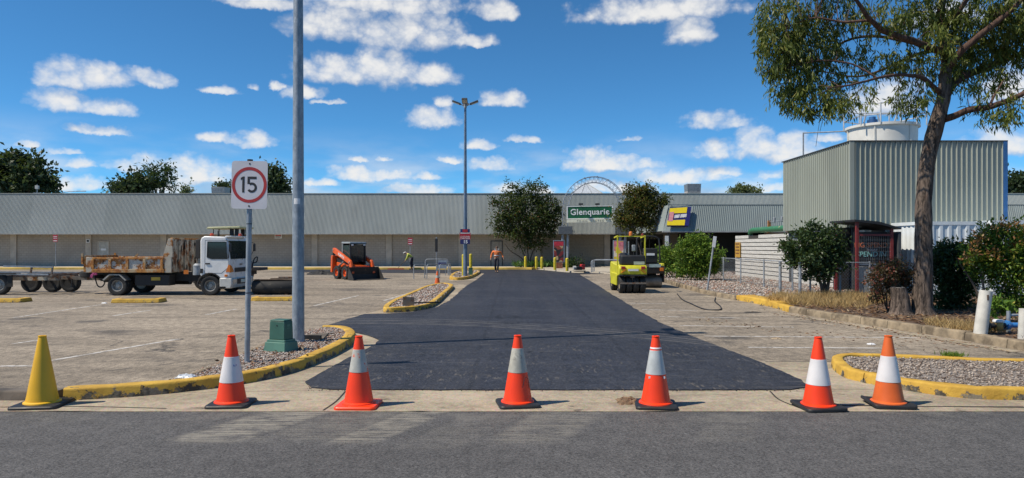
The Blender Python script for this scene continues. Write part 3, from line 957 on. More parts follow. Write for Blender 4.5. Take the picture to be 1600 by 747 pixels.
def clad(name, a0, a1, b0, b1, pitch, depth, prof, mat, parent, sheetw):
    """ribbed sheets between a lower line a0-a1 and an upper line b0-b1; ribs stand out towards the left-hand normal of a0->a1"""
    a0, a1, b0, b1 = map(Vector, (a0, a1, b0, b1))
    L = (a1 - a0).length; d = (a1 - a0) / L; up = (b0 - a0).normalized(); nr = d.cross(up).normalized()
    ns = max(1, round(L / sheetw)); res = []
    for i in range(ns):
        s0, s1 = L * i / ns, L * (i + 1) / ns
        k = max(1, round((s1 - s0) / pitch)); us = []
        for j in range(k):
            for u, h in prof:
                us.append((s0 + (j + u) * (s1 - s0) / k, h))
        us.append((s1, prof[0][1]))
        vs = []
        for (s, h) in us:
            t = s / L
            vs.append(a0.lerp(a1, t) + nr * depth * h); vs.append(b0.lerp(b1, t) + nr * depth * h)
        mb = MB(); mb.add(vs, [(2 * q, 2 * q + 2, 2 * q + 3, 2 * q + 1) for q in range(len(us) - 1)])
        res.append(mb.build(name, mat, parent))
    return res


RIB = [(0.0, 0.0), (0.42, 0.0), (0.52, 1.0), (0.88, 1.0)]
PAN = [(0.0, 0.0), (0.84, 0.0), (0.875, 1.0), (0.93, 1.0), (0.965, 0.0)]

centre = thing('shopping_centre', 'long low shopping centre with grey-green ribbed fascia over tan block walls', 'building', (0, 60, 0))
FB, FT = (58.6, 2.87), (59.45, 6.23)          # lower and upper edge of the fascia: distance, height
oy = -60
clad('cladding_sheet', (-62, FB[0] + oy, FB[1]), (62, FB[0] + oy, FB[1]), (-62, FT[0] + oy, FT[1]), (62, FT[0] + oy, FT[1]), 0.108, 0.024, RIB, M['fascia'], centre, 3.1)
MB().box(-62, 62, -1.45, -1.30, 2.80, 2.868).build('gutter_trim', M['trim'], centre)
MB().box(-62, 62, -0.62, -0.38, 6.235, 6.29).build('capping', M['fascia'], centre)
MB().box(-62, 62, -1.30, 0.0, 2.84, 2.86).build('soffit', M['trim'], centre)
MB().box(-62, 62, -0.5, 60, 6.0, 6.1).build('roof', M['fascia'], centre)
MB().box(-62, 62, 0.31, 60, 0.1, 5.9).build('building_core', M['wall'], centre)
pil = [(px - 800) * 60 / FOC for px in (-330, -212, -95, 22, 139, 256, 373, 492, 608, 721, 840)] + [8.1]
for i, x in enumerate(pil):
    MB().box(x - 0.25, x + 0.25, -0.12, 0.0, 0.118, 2.84).build('pilaster', M['pilaster'], centre, bevel=0.01)
xs = [-62] + [x for x in pil]
for i in range(len(xs) - 1):
    m = M['shutter'] if i == len(xs) - 2 else M['wall']
    if i == len(xs) - 2:
        MB().box(xs[i] + 0.25, 4.4, 0.0, 0.3, 0.118, 2.84).build('wall', M['wall'], centre)
        for k in range(22):
            z = 0.13 + k * 0.122
            MB().box(4.42, xs[i + 1] - 0.25, 0.0, 0.02, z, z + 0.112).build('shutter_slat', M['shutter'], centre, bevel=0.015, seg=1)
        MB().box(4.4, xs[i + 1], 0.03, 0.3, 0.118, 2.84).build('shutter_back', M['darktrim'], centre)
    else:
        MB().box(xs[i] + 0.25, xs[i + 1] - 0.25, 0.0, 0.3, 0.118, 2.84).build('wall', m, centre)
# entrance beyond the shutter: dark glazing, then wall out to the right
M['entry_glass'] = simple('dark_shopfront_glass', (0.015, 0.017, 0.018), 0.12, 0, 0.1)
for k in range(4):
    x0 = 8.36 + k * 1.12
    MB().box(x0 + 0.03, x0 + 1.09, 0.1, 0.13, 0.16, 2.4).build('glass_panel', M['entry_glass'], centre)
    MB().box(x0 - 0.03, x0 + 0.03, 0.05, 0.15, 0.12, 2.84).build('mullion', M['darktrim'], centre)
MB().box(8.36, 12.9, 0.05, 0.15, 2.4, 2.84).build('transom', M['darktrim'], centre)
MB().box(12.9, 62, 0.0, 0.3, 0.118, 2.84).build('wall', M['wall'], centre)
# doors in the long wall
M['door'] = simple('cream_steel_door', (0.42, 0.41, 0.37), 0.5)
M['door_dark'] = simple('tan_steel_door', (0.33, 0.30, 0.26), 0.5)
for (px, w, h, m) in ((162, 0.85, 2.05, 'door'), (776, 0.9, 2.1, 'door_dark')):
    x = (px - 800) * 60 / FOC
    d = MB().box(x - w / 2, x + w / 2, -0.03, -0.002, 0.12, 0.12 + h).build('door', M[m], centre, bevel=0.006)
    fr = MB()
    fr.box(x - w / 2 - 0.07, x - w / 2, -0.05, -0.002, 0.12, 0.19 + h); fr.box(x + w / 2, x + w / 2 + 0.07, -0.05, -0.002, 0.12, 0.19 + h); fr.box(x - w / 2, x + w / 2, -0.05, -0.002, 0.12 + h, 0.19 + h)
    fr.build('door_frame', M['darktrim'] if m == 'door_dark' else M['pilaster'], centre)
    MB().tube([(x + w * 0.38, -0.03, 1.1), (x + w * 0.38, -0.08, 1.1), (x + w * 0.25, -0.08, 1.1)], 0.015).build('handle', M['chrome'], d)
    MB().box(x - 0.22, x + 0.22, -0.036, -0.031, 1.45, 1.62).build('notice', M['white'], d)


def wall_sign(px, py, w, h, label, mats, lines=()):
    p = D(px, py, 59.95)
    t = thing('wall_sign', label, 'sign', (p.x, 59.955 if px > 200 else 59.83, p.z))
    MB().box(-w / 2, w / 2, -0.035, -0.015, -h / 2, h / 2).build('board', M['white'], t)
    for s in (-1, 1): MB().box(s * w * 0.3 - 0.015, s * w * 0.3 + 0.015, -0.014, 0.04, -h * 0.3, h * 0.3).build('bracket', M['galv'], t)
    for (x0, x1, z0, z1, c) in lines:
        MB().box(x0 * w, x1 * w, -0.040, -0.036, z0 * h, z1 * h).build('print', c, t)
    return t


wall_sign(435, 369.5, 0.62, 0.34, 'small white notice with dark print on the wall beside the lamp post', None, [(-.4, .4, .12, .35, M['red']), (-.4, .4, -.05, .04, M['black']), (-.4, .3, -.28, -.18, M['black'])])
wall_sign(139, 376.5, 0.3, 0.3, 'tiny square notice on the pilaster left of the cream door', None, [(-.3, .3, -.3, .3, M['black']), ])

# lower block in front, at the right, with its own skirt of ribbed cladding
wing = thing('shop_wing', 'lower projecting wing with blue-grey ribbed awning skirt and shopfront coloured dark for the shade', 'building', (20, 48, 0))


def W(p): return (p[0] - 20, p[1] - 48, p[2])


bz, tz = 2.85, 4.66
sx0 = 12.05
clad('cladding_sheet', W((sx0, 48, bz)), W((62, 48, bz)), W((sx0 + 0.42, 48.8, tz)), W((62, 48.8, tz)), 0.13, 0.03, RIB, M['fascia_blue'], wing, 2.5)
clad('cladding_sheet', W((10.3, 58.5, bz)), W((10.3, 48, bz)), W((10.85, 58.5, tz)), W((10.85, 48.8, tz)), 0.13, 0.03, RIB, M['fascia_blue'], wing, 2.5)
panel_m = simple('plain_grey_green_panel', (0.27, 0.32, 0.31), 0.55, 0, 0.06)
pa = [Vector((10.3, 48, bz)), Vector((sx0, 48, bz)), Vector((sx0 + 0.42, 48.8, tz)), Vector((10.85, 48.8, tz - 0.18))]
mb = MB(); mb.add([W(p) for p in pa] + [W(p + Vector((0, 0.1, 0))) for p in pa], [(0, 1, 2, 3), (7, 6, 5, 4), (0, 4, 5, 1), (1, 5, 6, 2), (2, 6, 7, 3), (3, 7, 4, 0)])
mb.build('sign_backing', panel_m, wing)
MB().box(-9.75, 42, -0.08, 0.1, bz - 0.09, bz - 0.002).build('gutter_trim', M['trim'], wing)
MB().box(-9.2, 42, 0.75, 0.92, tz, tz + 0.05).build('capping', M['fascia_blue'], wing)
MB().box(-9.0, 42, 0.93, 10.4, tz - 0.2, tz - 0.1).build('roof', M['fascia_blue'], wing)
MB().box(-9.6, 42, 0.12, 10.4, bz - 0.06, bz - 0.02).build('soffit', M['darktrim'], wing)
MB().box(-2.0, 42, 2.0, 2.3, 0.118, bz - 0.06).build('wall', M['wall'], wing)
MB().box(-7.5, -2.0, 5.0, 5.3, 0.118, bz - 0.06).build('wall', simple('shade_darkened_brown_shopfront', (0.05, 0.042, 0.036), 0.7), wing)  # brown wall darkened in colour for the shadow under the awning
for x in (-9.2, -6.4, -3.6):
    MB().box(x - 0.09, x + 0.09, 0.5, 0.68, 0.12, bz - 0.06).build('post', M['darktrim'], wing)
MB().box(-9.3, -2.1, 3.0, 5.0, 0.119, 0.13).build('paving', M['footpath'], wing)

# box sign on the wing
sgn = thing('box_sign', 'yellow and blue shop box sign tilted on the corner of the awning', 'sign', (10.3, 47.9, 3.0))
ex = Vector((1.0, 0.0, 0.0)); ez = Vector((0.42, 0.8, 1.81)).normalized(); en = Vector((0, -1, 0.44)).normalized()


def sq(u, v, w):                                 # along the panel, up the panel, out of the panel
    return tuple(ex * u + Vector((0.24, 0.42, 0.97)) * v + en * w)


def slab(u0, u1, v0, v1, w0, w1, k0=0.0, k1=0.0):
    """slab on the panel; k tips the upper edge up to the right"""
    mb = MB()
    vs = [sq(u, v + (k1 if j else k0) * (u - u0), w) for w in (w0, w1) for j, v in ((0, v0), (1, v1)) for u in (u0, u1)]
    mb.add(vs, [(0, 1, 3, 2), (4, 6, 7, 5), (0, 4, 5, 1), (2, 3, 7, 6), (0, 2, 6, 4), (1, 5, 7, 3)])
    return mb


M['sgn_blue'] = simple('navy_sign', (0.02, 0.02, 0.13), 0.4, 0, 0.05); M['sgn_yellow'] = simple('yellow_sign', (0.78, 0.60, 0.015), 0.4, 0, 0.04); M['sgn_pink'] = simple('faded_red_sign', (0.62, 0.26, 0.27), 0.5, 0, 0.1)
slab(0.2, 1.66, 0.12, 1.40, 0.05, 0.22, 0, 0.06).build('case', M['sgn_blue'], sgn)
slab(0.16, 1.36, 0.14, 0.48, 0.225, 0.24, 0.0, 0.05).build('print', M['sgn_yellow'], sgn)
slab(0.20, 1.38, 0.98, 1.36, 0.225, 0.24, 0.04, 0.06).build('print', M['sgn_yellow'], sgn)
slab(0.22, 0.52, 0.42, 1.08, 0.242, 0.25, 0.02, 0.02).build('print', M['sgn_pink'], sgn)
for k, (u0, u1) in enumerate(((0.60, 0.67), (0.69, 0.76), (0.78, 0.85), (0.87, 0.93), (1.00, 1.07), (1.09, 1.15), (1.17, 1.24), (1.26, 1.33), (1.35, 1.40))):
    slab(u0, u1, 0.64 + 0.01 * k, 0.88 + 0.01 * k, 0.242, 0.25).build('lettering', M['white'], sgn)
for u in (0.35, 1.45):
    slab(u - 0.04, u + 0.04, 0.4, 0.6, -0.02, 0.05).build('bracket', M['darktrim'], sgn)

# entrance arch and name boards
M['arch'] = simple('grey_blue_painted_steel', (0.30, 0.34, 0.39), 0.5, 0.2, 0.15)
arch = thing('entrance_arch', 'curved lattice steel arch standing over the green name board', 'arch', (6.55, 56.2, 0))
ac = Vector((0, 0, 4.85))


def arcpts(r, y, n=32, low=3.0):
    pts = [(-r - 0.06, y, low)]
    for k in range(n + 1):
        a = math.pi - math.pi * k / n
        pts.append((r * math.cos(a), y, ac.z + r * math.sin(a)))
    return pts + [(r + 0.06, y, low)]


for y in (-0.25, 0.25):
    for r in (2.5, 2.04):
        MB().tube(arcpts(r, y), 0.024, 6).build('chord', M['arch'], arch, smooth=50)
for y in (-0.25, 0.25):
    for k in range(22):
        a = math.pi * (k + 0.5) / 22; a2 = a + math.pi / 44; a1 = a - math.pi / 44
        for aa in (a1, a2):
            MB().tube([(2.04 * math.cos(a), y, ac.z + 2.04 * math.sin(a)), (2.5 * math.cos(aa), y, ac.z + 2.5 * math.sin(aa))], 0.011, 5).build('lattice_bar', M['arch'], arch)
for sgnx in (-1, 1):
    for k in range(7):
        z0 = 3.05 + k * 0.26
        for y in (-0.25, 0.25):
            MB().tube([(sgnx * 2.08, y, z0), (sgnx * 2.54, y, z0 + 0.26)], 0.011, 5).build('lattice_bar', M['arch'], arch)
for sgnx in (-1, 1):
    for dx in (-0.2, 0.2):
        MB().tube([(sgnx * 2.3 + dx, 0, 0.1), (sgnx * 2.3 + dx, 0, 3.1)], 0.11, 12).build('column', M['arch'], arch, smooth=40)
    MB().box(sgnx * 2.3 - 0.55, sgnx * 2.3 + 0.55, -0.5, 0.5, 2.75, 3.4).build('column_head', simple('dark_steel_head', (0.1, 0.115, 0.13), 0.6), arch, bevel=0.03)
for a in (0.35, 0.47, 0.6):
    c = Vector((2.5 * math.cos(math.pi * a), 0, ac.z + 2.5 * math.sin(math.pi * a)))
    MB().bar(c + Vector((0, -0.3, 0.03)), c + Vector((0, 0.3, 0.03)), 0.06).build('cross_bar', M['arch'], arch)

M['bright_white'] = simple('bright_white_paint', (0.9, 0.9, 0.88), 0.4, 0, 0.02)
nb = thing('name_board', 'green board lettered Glenquarie in white inside a white frame', 'sign', (6.17, 55.85, 0))
M['sgn_green'] = simple('green_sign', (0.012, 0.13, 0.05), 0.45, 0, 0.05); M['cream'] = simple('cream_sign', (0.86, 0.84, 0.66), 0.5, 0, 0.05)
z0, z1 = D(0, 341.5, 55.9).z, D(0, 323.5, 55.9).z
mb = MB().prism([(-1.75, z0), (1.75, z0 + 0.05), (1.75, z1 + 0.06), (-1.75, z1)], -0.05, 0.05); mb.build('board', M['sgn_green'], nb)
for poly in ([(-1.82, z0 - 0.05), (1.82, z0), (1.82, z0 + 0.05), (-1.82, z0)], [(-1.82, z1), (1.82, z1 + 0.06), (1.82, z1 + 0.11), (-1.82, z1 + 0.05)], [(-1.82, z0), (-1.75, z0), (-1.75, z1), (-1.82, z1)], [(1.75, z0 + .05), (1.82, z0 + .05), (1.82, z1 + 0.06), (1.75, z1 + 0.06)]):
    MB().prism(poly, -0.07, 0.07).build('frame', M['bright_white'], nb)
text('Glenquarie', 0.66, M['bright_white'], nb, (0, -0.06, (z0 + z1) / 2 + 0.05), (R(90), R(-1), 0), 0.01, sx=1.0, off=0.012, space=1.06)
for x in (-1.5, 1.5):
    text('•', 0.4, M['bright_white'], nb, (x, -0.06, (z0 + z1) / 2 + 0.03), depth=0.01)
for x in (-1.2, 1.2):
    MB().bar((x, 0.05, (z0 + z1) / 2), (x, 0.32, (z0 + z1) / 2), 0.06).build('bracket', M['arch'], nb)
for x in (-0.75, 0.55):
    fl = MB().bar((x, 0.1, z1 + 0.08), (x, -0.35, z1 + 0.2), 0.03)
    fl.box(x - 0.16, x + 0.16, -0.55, -0.3, z1 + 0.14, z1 + 0.26)
    fl.build('floodlight', M['black'], nb)
cb = thing('name_board', 'cream board lettered TOWN CENTRE below the green name board', 'sign', (6.17, 55.85, 0))
z2, z3 = D(0, 348, 55.9).z, D(0, 342.6, 55.9).z
MB().prism([(-1.82, z2), (1.9, z2 + 0.05), (1.9, z3 + 0.01), (-1.82, z3 - 0.03)], -0.16, -0.06).build('board', M['cream'], cb)
text('TOWN  CENTRE', 0.20, simple('grey_letter', (0.42, 0.42, 0.33), 0.6), cb, (0, -0.165, (z2 + z3) / 2), (R(90), R(-1), 0), 0.008, space=1.55)
for x in (-1.2, 1.2):
    MB().bar((x, -0.06, (z2 + z3) / 2), (x, 0.32, (z2 + z3) / 2), 0.05).build('bracket', M['arch'], cb)

# glazed lantern roof seen through the arch
sky_l = thing('roof_lantern', 'pale pitched glass roof lantern seen through the steel arch', 'skylight', (6.9, 66, 6.0))
M['lantern'] = simple('milky_glass', (0.5, 0.53, 0.56), 0.25, 0, 0.1)
apex = Vector((0, 0, 1.75)); base = [Vector((-2.1, -1.6, 0.2)), Vector((2.1, -1.6, 0.2)), Vector((2.1, 1.6, 0.2)), Vector((-2.1, 1.6, 0.2))]
for k in range(4):
    a, b = base[k], base[(k + 1) % 4]
    for j in range(3):
        p0, p1 = a.lerp(b, j / 3), a.lerp(b, (j + 1) / 3)
        mb = MB(); c = (p0 + p1 + apex) / 3
        q = [c + (v - c) * 0.96 for v in (p0, p1, apex)]
        mb.add(q + [v - Vector((0, 0, 0.03)) for v in q], [(0, 1, 2), (5, 4, 3), (0, 3, 4, 1), (1, 4, 5, 2), (2, 5, 3, 0)]); mb.build('pane', M['lantern'], sky_l)
    MB().tube([a, apex], 0.05, 6).build('rafter', M['trim'], sky_l)
    MB().bar(a - Vector((0, 0, .1)), b - Vector((0, 0, .1)), 0.12, 0.4).build('upstand', M['trim'], sky_l)


def roof_unit(px, py0, py1, w, Y, label):
    a = D(px, py0, Y); t = thing('roof_unit', label, 'roof vent', (a.x, Y, 6.1)); h = a.z - 6.1
    MB().box(-w / 2, w / 2, -w / 2, w / 2, 0, h * 0.45).build('base', simple('grey_unit', (0.38, 0.35, 0.33), 0.7), t)
    MB().prism([(-w / 2, h * 0.45), (w / 2, h * 0.45), (w / 2 + 0.04, h), (-w / 2 - 0.04, h)], -w / 2 - 0.02, w / 2 + 0.02).build('hood', simple('hood_metal', (0.2, 0.22, 0.24), 0.5, 0.4), t, bevel=0.02)
    for k in range(4):
        z = h * (0.08 + 0.09 * k)
        MB().box(-w / 2 + 0.05, w / 2 - 0.05, -w / 2 - 0.02, -w / 2 - 0.003, z, z + 0.03).build('louvre', M['trim'], t)


roof_unit(1082, 288, 305, 1.15, 62, 'square metal roof vent above the right hand fascia')
roof_unit(345, 293, 303, 1.15, 63, 'low tan roof vent behind the speed sign')
mast = thing('roof_antenna', 'thin roof mast with a box in front of the dark fig tree', 'antenna', (D(58, 300, 62).x, 62, 6.1))
MB().tube([(0, 0, 0), (0, 0, 1.15)], 0.03, 6).build('pole', M['galv'], mast)
MB().box(-0.14, 0.14, -0.1, 0.1, 0.75, 1.05).build('box', M['trim'], mast, bevel=0.02)
MB().bar((-0.35, 0, 0.4), (0.35, 0, 0.4), 0.04).build('arm', M['galv'], mast)
rl = thing('roof_light', 'thin curved lamp arm rising over the fascia beside the fig tree', 'lamp', (D(94, 300, 62).x, 62, 6.1))
MB().tube(smooth_path([(0, 0, 0), (0.15, 0, 0.35), (0.6, 0, 0.5), (1.6, 0, 0.55)], 4), 0.03, 6).build('arm', M['galv'], rl, smooth=50)
MB().box(1.5, 2.25, -0.1, 0.1, 0.53, 0.6).build('lamp_head', M['trim'], rl, bevel=0.02)


# ------------------------------------------------------------------ plant enclosure on the right
enc = thing('plant_enclosure', 'tall grey-green ribbed metal enclosure with a blue right hand corner', 'enclosure', (12.75, 26.5, 0))
EW, ED, EB, ET = 5.82, 6.6, 2.52, 5.75
clad('cladding_sheet', (0, 0, EB), (EW - 0.1, 0, EB), (0, 0, ET), (EW - 0.1, 0, ET), 0.18, 0.045, PAN, M['tower_clad'], enc, 0.9)
clad('cladding_sheet', (0, ED, EB), (0, 0, EB), (0, ED, ET), (0, 0, ET), 0.18, 0.045, PAN, M['tower_clad'], enc, 0.9)
clad('cladding_sheet', (EW, 0, EB), (EW, ED, EB), (EW, 0, ET), (EW, ED, ET), 0.18, 0.045, PAN, M['tower_clad'], enc, 0.9)
clad('cladding_sheet', (EW, ED, EB), (0, ED, EB), (EW, ED, ET), (0, ED, ET), 0.18, 0.045, PAN, M['tower_clad'], enc, 0.9)
M['blue_flash'] = simple('blue_flashing', (0.035, 0.13, 0.33), 0.45, 0, 0.08)
MB().box(EW - 0.1, EW + 0.055, -0.055, 0.2, EB, ET).build('corner_flashing', M['blue_flash'], enc)
MB().box(-0.05, 0.12, -0.05, -0.002, EB, ET).build('corner_flashing', M['tower_clad'], enc)
for (x0, x1, y0, y1) in ((-0.06, EW + 0.06, -0.06, 0.06), (-0.06, 0.06, 0.06, ED - 0.06), (EW - 0.06, EW + 0.06, 0.06, ED - 0.06), (-0.06, EW + 0.06, ED - 0.06, ED + 0.06)):
    MB().box(x0, x1, y0, y1, ET, ET + 0.035).build('capping', M['darktrim'], enc)
for (x0, x1, y0, y1) in ((0.02, EW - 0.02, 0.06, 0.16), (0.06, 0.16, 0.16, ED - 0.16), (0.02, EW - 0.02, ED - 0.16, ED - 0.06), (EW - 0.16, EW - 0.06, 0.16, ED - 0.16)):
    MB().box(x0, x1, y0, y1, EB + 0.02, EB + 0.16).build('girt', M['galv_dull'], enc)
MB().box(0.1, EW - 0.1, 0.1, ED - 0.1, ET - 0.5, ET - 0.42).build('roof', M['galv_dull'], enc)
for x in (0.25, EW / 2, EW - 0.25):
    for y in (0.3, ED - 0.3):
        MB().box(x - 0.07, x + 0.07, y - 0.07, y + 0.07, 0.12, EB + 0.02).build('post', M['darktrim'], enc)

ct = thing('cooling_tower', 'white round fan stack with handrail on top of the ribbed enclosure', 'cooling tower', (15.55, 29.6, 5.28))
M['stack'] = simple('white_fibreglass', (0.72, 0.70, 0.64), 0.5, 0, 0.06, 2.0, dirt=(0.5, 0.46, 0.38), dscale=2, dthr=0.62)
MB().lathe([(1.30, 0), (1.30, 0.3), (1.33, 1.25), (1.33, 1.42), (1.42, 1.44), (1.42, 1.54), (1.2, 1.56), (1.2, 1.3), (0.3, 1.25)], 40).build('stack', M['stack'], ct, smooth=40)
for k in range(6):
    a = 0.9 + k * math.pi / 3
    MB().bar((1.33 * math.cos(a), 1.33 * math.sin(a), 0.2), (1.35 * math.cos(a), 1.35 * math.sin(a), 1.5), 0.06).build('seam', M['stack'], ct)
M['rail'] = simple('pale_grey_rail', (0.55, 0.56, 0.56), 0.45, 0.3)
for (x, y) in ((-1.32, -0.9), (-1.32, 0.6), (-0.7, -1.25), (0.1, -1.25), (0.75, -1.25), (1.3, -1.0), (-0.4, 1.1), (0.9, 1.1)):
    MB().tube([(x, y, 1.45), (x, y, 2.32)], 0.03, 6).build('rail_post', M['rail'], ct)
for z in (1.85, 2.3):
    for a, b in (((-1.32, 0.6), (-1.32, -0.9)), ((-1.32, -0.9), (-0.7, -1.25)), ((-0.7, -1.25), (1.3, -1.25)), ((-1.32, 0.6), (-0.4, 1.1)), ((-0.4, 1.1), (0.9, 1.1)), ((0.9, 1.1), (1.4, -0.9))):
        MB().tube([(a[0], a[1], z), (b[0], b[1], z + (0.04 if b[0] > 0 else 0))], 0.022, 6).build('rail', M['rail'], ct)
MB().tube([(-0.5, -0.2, 1.4), (-0.5, -0.2, 1.8)], 0.2, 14).build('motor', simple('blue_motor', (0.03, 0.10, 0.26), 0.5), ct, smooth=40)
MB().tube([(-0.5, -0.2, 1.8), (-0.5, -0.2, 1.92)], 0.13, 14).build('motor_cap', M['blue_flash'], ct, smooth=40)
for a, b in (((-0.9, -0.2, 1.5), (-0.75, -0.2, 2.1)), ((-0.15, -0.2, 1.5), (-0.3, -0.2, 2.1)), ((0.25, -0.4, 1.5), (0.5, -0.4, 2.2))):
    MB().bar(a, b, 0.05).build('strut', M['rail'], ct)

pf = thing('pipe_bracket', 'thin galvanised pipe bracket rising at the left top of the enclosure', 'pipe', (12.95, 31.3, 5.0))
MB().tube([(0, 0, 0.0), (0, 0, 1.86)], 0.035, 6).build('upright', M['galv_dull'], pf)
MB().tube([(0, 0, 1.84), (1.75, -0.9, 1.78)], 0.03, 6).build('arm', M['galv_dull'], pf)
MB().tube(smooth_path([(0.6, -0.3, 1.82), (0.75, -0.35, 2.6), (0.6, -0.3, 2.3), (0.45, -0.25, 1.2)], 5), 0.01, 5).build('cable', M['black'], pf)
# thick supporting wall below, laid in courses
bw = thing('block_wall', 'white painted block wall with deep dark horizontal joints under the enclosure', 'wall', (13.05, 26.1, 0))
M['blockwhite'] = simple('flaking_white_block', (0.62, 0.60, 0.55), 0.85, 0, 0.1, 3.0, 0.2, dirt=(0.42, 0.38, 0.33), dscale=2.0, dthr=0.57)
MB().box(0.03, 0.24, 0.0, 15.0, 0.1, 2.38).build('core', simple('dark_mortar', (0.05, 0.045, 0.04), 0.95), bw)
proto = None
for c in range(11):
    y = -0.02 - (0.8 if c % 2 else 0.0)
    while y < 15.0:
        y0, y1 = max(-0.02, y), min(15.02, y + 1.6); y += 1.6
        if y1 - y0 < 0.1: continue
        if c == 10 and rng.random() < 0.25: continue
        if proto is None:
            proto = MB().box(0, 0.27, 0, 1, 0, 1).build('block', M['blockwhite'], bw); b = proto
        else:
            b = bpy.data.objects.new('block', proto.data); col.objects.link(b); b.parent = bw
        b.location = (-0.005 + rng.uniform(-0.004, 0.004), y0 + 0.004, 0.14 + c * 0.21); b.scale = (1, y1 - y0 - 0.008, 0.168)
gp = thing('pipe_run', 'thick green pipe lying along the top of the white block wall', 'pipe', (13.15, 31, 2.5))
M['greenpipe'] = rusty('flaking_green_pipe', (0.045, 0.20, 0.09), (0.5, 0.42, 0.25), (0.42, 0.3, 0.16), 0.62, 3.0)
MB().tube([(0, 1.0, 0.17), (0, 7.4, 0.17), (0, 7.75, 0.12), (0, 7.85, 0.0)], [0.15, 0.15, 0.14, 0.13], 14).build('pipe', M['greenpipe'], gp, smooth=50)
M['rustbar'] = rusty('rusty_bracket', (0.25, 0.12, 0.06), thr=0.4)
for y in (2.6, 5.0):
    MB().box(-0.07, 0.07, y - 0.06, y + 0.06, 0.0, 0.62).build('bracket', M['rustbar'], gp)
MB().tube([(0, 2.6, 0.55), (0, 5.0, 0.55)], 0.02, 6).build('conduit', M['galv_dull'], gp)
for y in (3.3, 4.3):
    MB().box(-0.05, 0.05, y - 0.07, y + 0.07, 0.5, 0.75).build('valve', M['galv_dull'], gp, bevel=0.02)
yn = thing('warning_notice', 'faded orange-yellow notice fixed at the far end of the white block wall', 'sign', (12.99, 40.6, 1.62))
MB().box(-0.03, 0.0, -0.55, 0.3, -0.45, 0.42).build('board', simple('faded_yellow_notice', (0.52, 0.30, 0.05), 0.6), yn)
for k in range(4):
    MB().box(-0.035, -0.031, -0.45, 0.2, 0.28 - k * 0.18, 0.36 - k * 0.18).build('print', simple('brown_print', (0.2, 0.09, 0.03), 0.6), yn)

# red framed mesh cage with the painted board behind it
cage = thing('mesh_cage', 'dark red framed wire cage with a black sloping roof beside the white container', 'cage', (12.2, 25.0, 0.12))
M['redframe'] = rusty('dark_red_frame', (0.23, 0.03, 0.025), (0.12, 0.04, 0.02), (0.2, 0.07, 0.03), 0.6, 5.0)
for x, h in ((0.05, 2.55), (1.28, 2.3)):
    MB().box(x - 0.045, x + 0.045, -0.045, 0.045, 0, h).build('post', M['redframe'], cage)
    MB().box(x - 0.045, x + 0.045, 1.6, 1.69, 0, h).build('post', M['redframe'], cage)
MB().box(0.096, 1.234, -0.03, 0.03, 2.05, 2.12).build('rail', M['redframe'], cage)
MB().box(0.096, 1.234, -0.03, 0.03, 1.02, 1.07).build('rail', M['galv_dull'], cage)
mb = MB(); mb.prism([(-0.1, 2.56), (0.75, 2.46), (1.55, 2.28), (1.55, 2.33), (0.75, 2.56), (-0.1, 2.63)], -0.15, 1.8); mb.build('roof', M['black'], cage)
MB().box(0.1, 1.23, 0.02, 0.04, 0.05, 0.95).build('lower_panel', simple('pale_mesh_panel', (0.36, 0.35, 0.33), 0.7, dirt=(0.2, 0.19, 0.17)), cage)
mesh_bars = MB()
for k in range(15):
    x = 0.13 + k * 0.077
    MB().bar((x, -0.035, 0.05), (x, -0.035, 2.05), 0.0035).build('wire', M['galv_dull'], cage)
for k in range(14):
    z = 0.15 + k * 0.135
    MB().bar((0.1, -0.045, z), (1.23, -0.045, z), 0.0035).build('wire', M['galv_dull'], cage)
bd = thing('painted_board', 'blackboard painted with orange, white and teal words inside the mesh cage', 'sign', (12.92, 25.35, 1.62))
MB().box(-0.6, 0.6, 0.0, 0.04, -0.55, 0.7).build('board', M['black'], bd)
for x in (-0.5, 0.5):
    MB().box(x - 0.03, x + 0.03, 0.0, 0.05, -1.49, -0.55).build('leg', M['black'], bd)
M['chalk_o'] = simple('orange_chalk', (0.75, 0.2, 0.08), 0.8); M['chalk_t'] = simple('teal_chalk', (0.3, 0.65, 0.62), 0.8); M['chalk_w'] = simple('white_chalk', (0.75, 0.75, 0.75), 0.8)
text('BIG SPEND', 0.25, M['chalk_o'], bd, (0.0, -0.008, 0.22), depth=0.003)
text('TODAY', 0.11, M['chalk_w'], bd, (0.05, -0.008, 0.05), depth=0.003)
text('SPEND', 0.26, M['chalk_t'], bd, (-0.15, -0.008, -0.11), depth=0.003, shear=0.15)
text('IN', 0.26, M['chalk_t'], bd, (0.42, -0.008, -0.11), depth=0.003, shear=0.15)
gf = thing('cage_shade_panels', 'black panels added to darken the inside of the wire cage', 'wall', (12.62, 26.9, 0.12))
MB().box(-0.3, 2.2, 0.0, 0.1, 0, 2.38).build('panel', M['black'], gf)  # added black panels stand in for the shade inside the cage
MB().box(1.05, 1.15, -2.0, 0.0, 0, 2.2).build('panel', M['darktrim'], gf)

# shipping containers
M['container'] = simple('chalky_white_container', (0.74, 0.79, 0.81), 0.6, 0, 0.06, 1.5, dirt=(0.5, 0.46, 0.42), dscale=1.4, dthr=0.60)


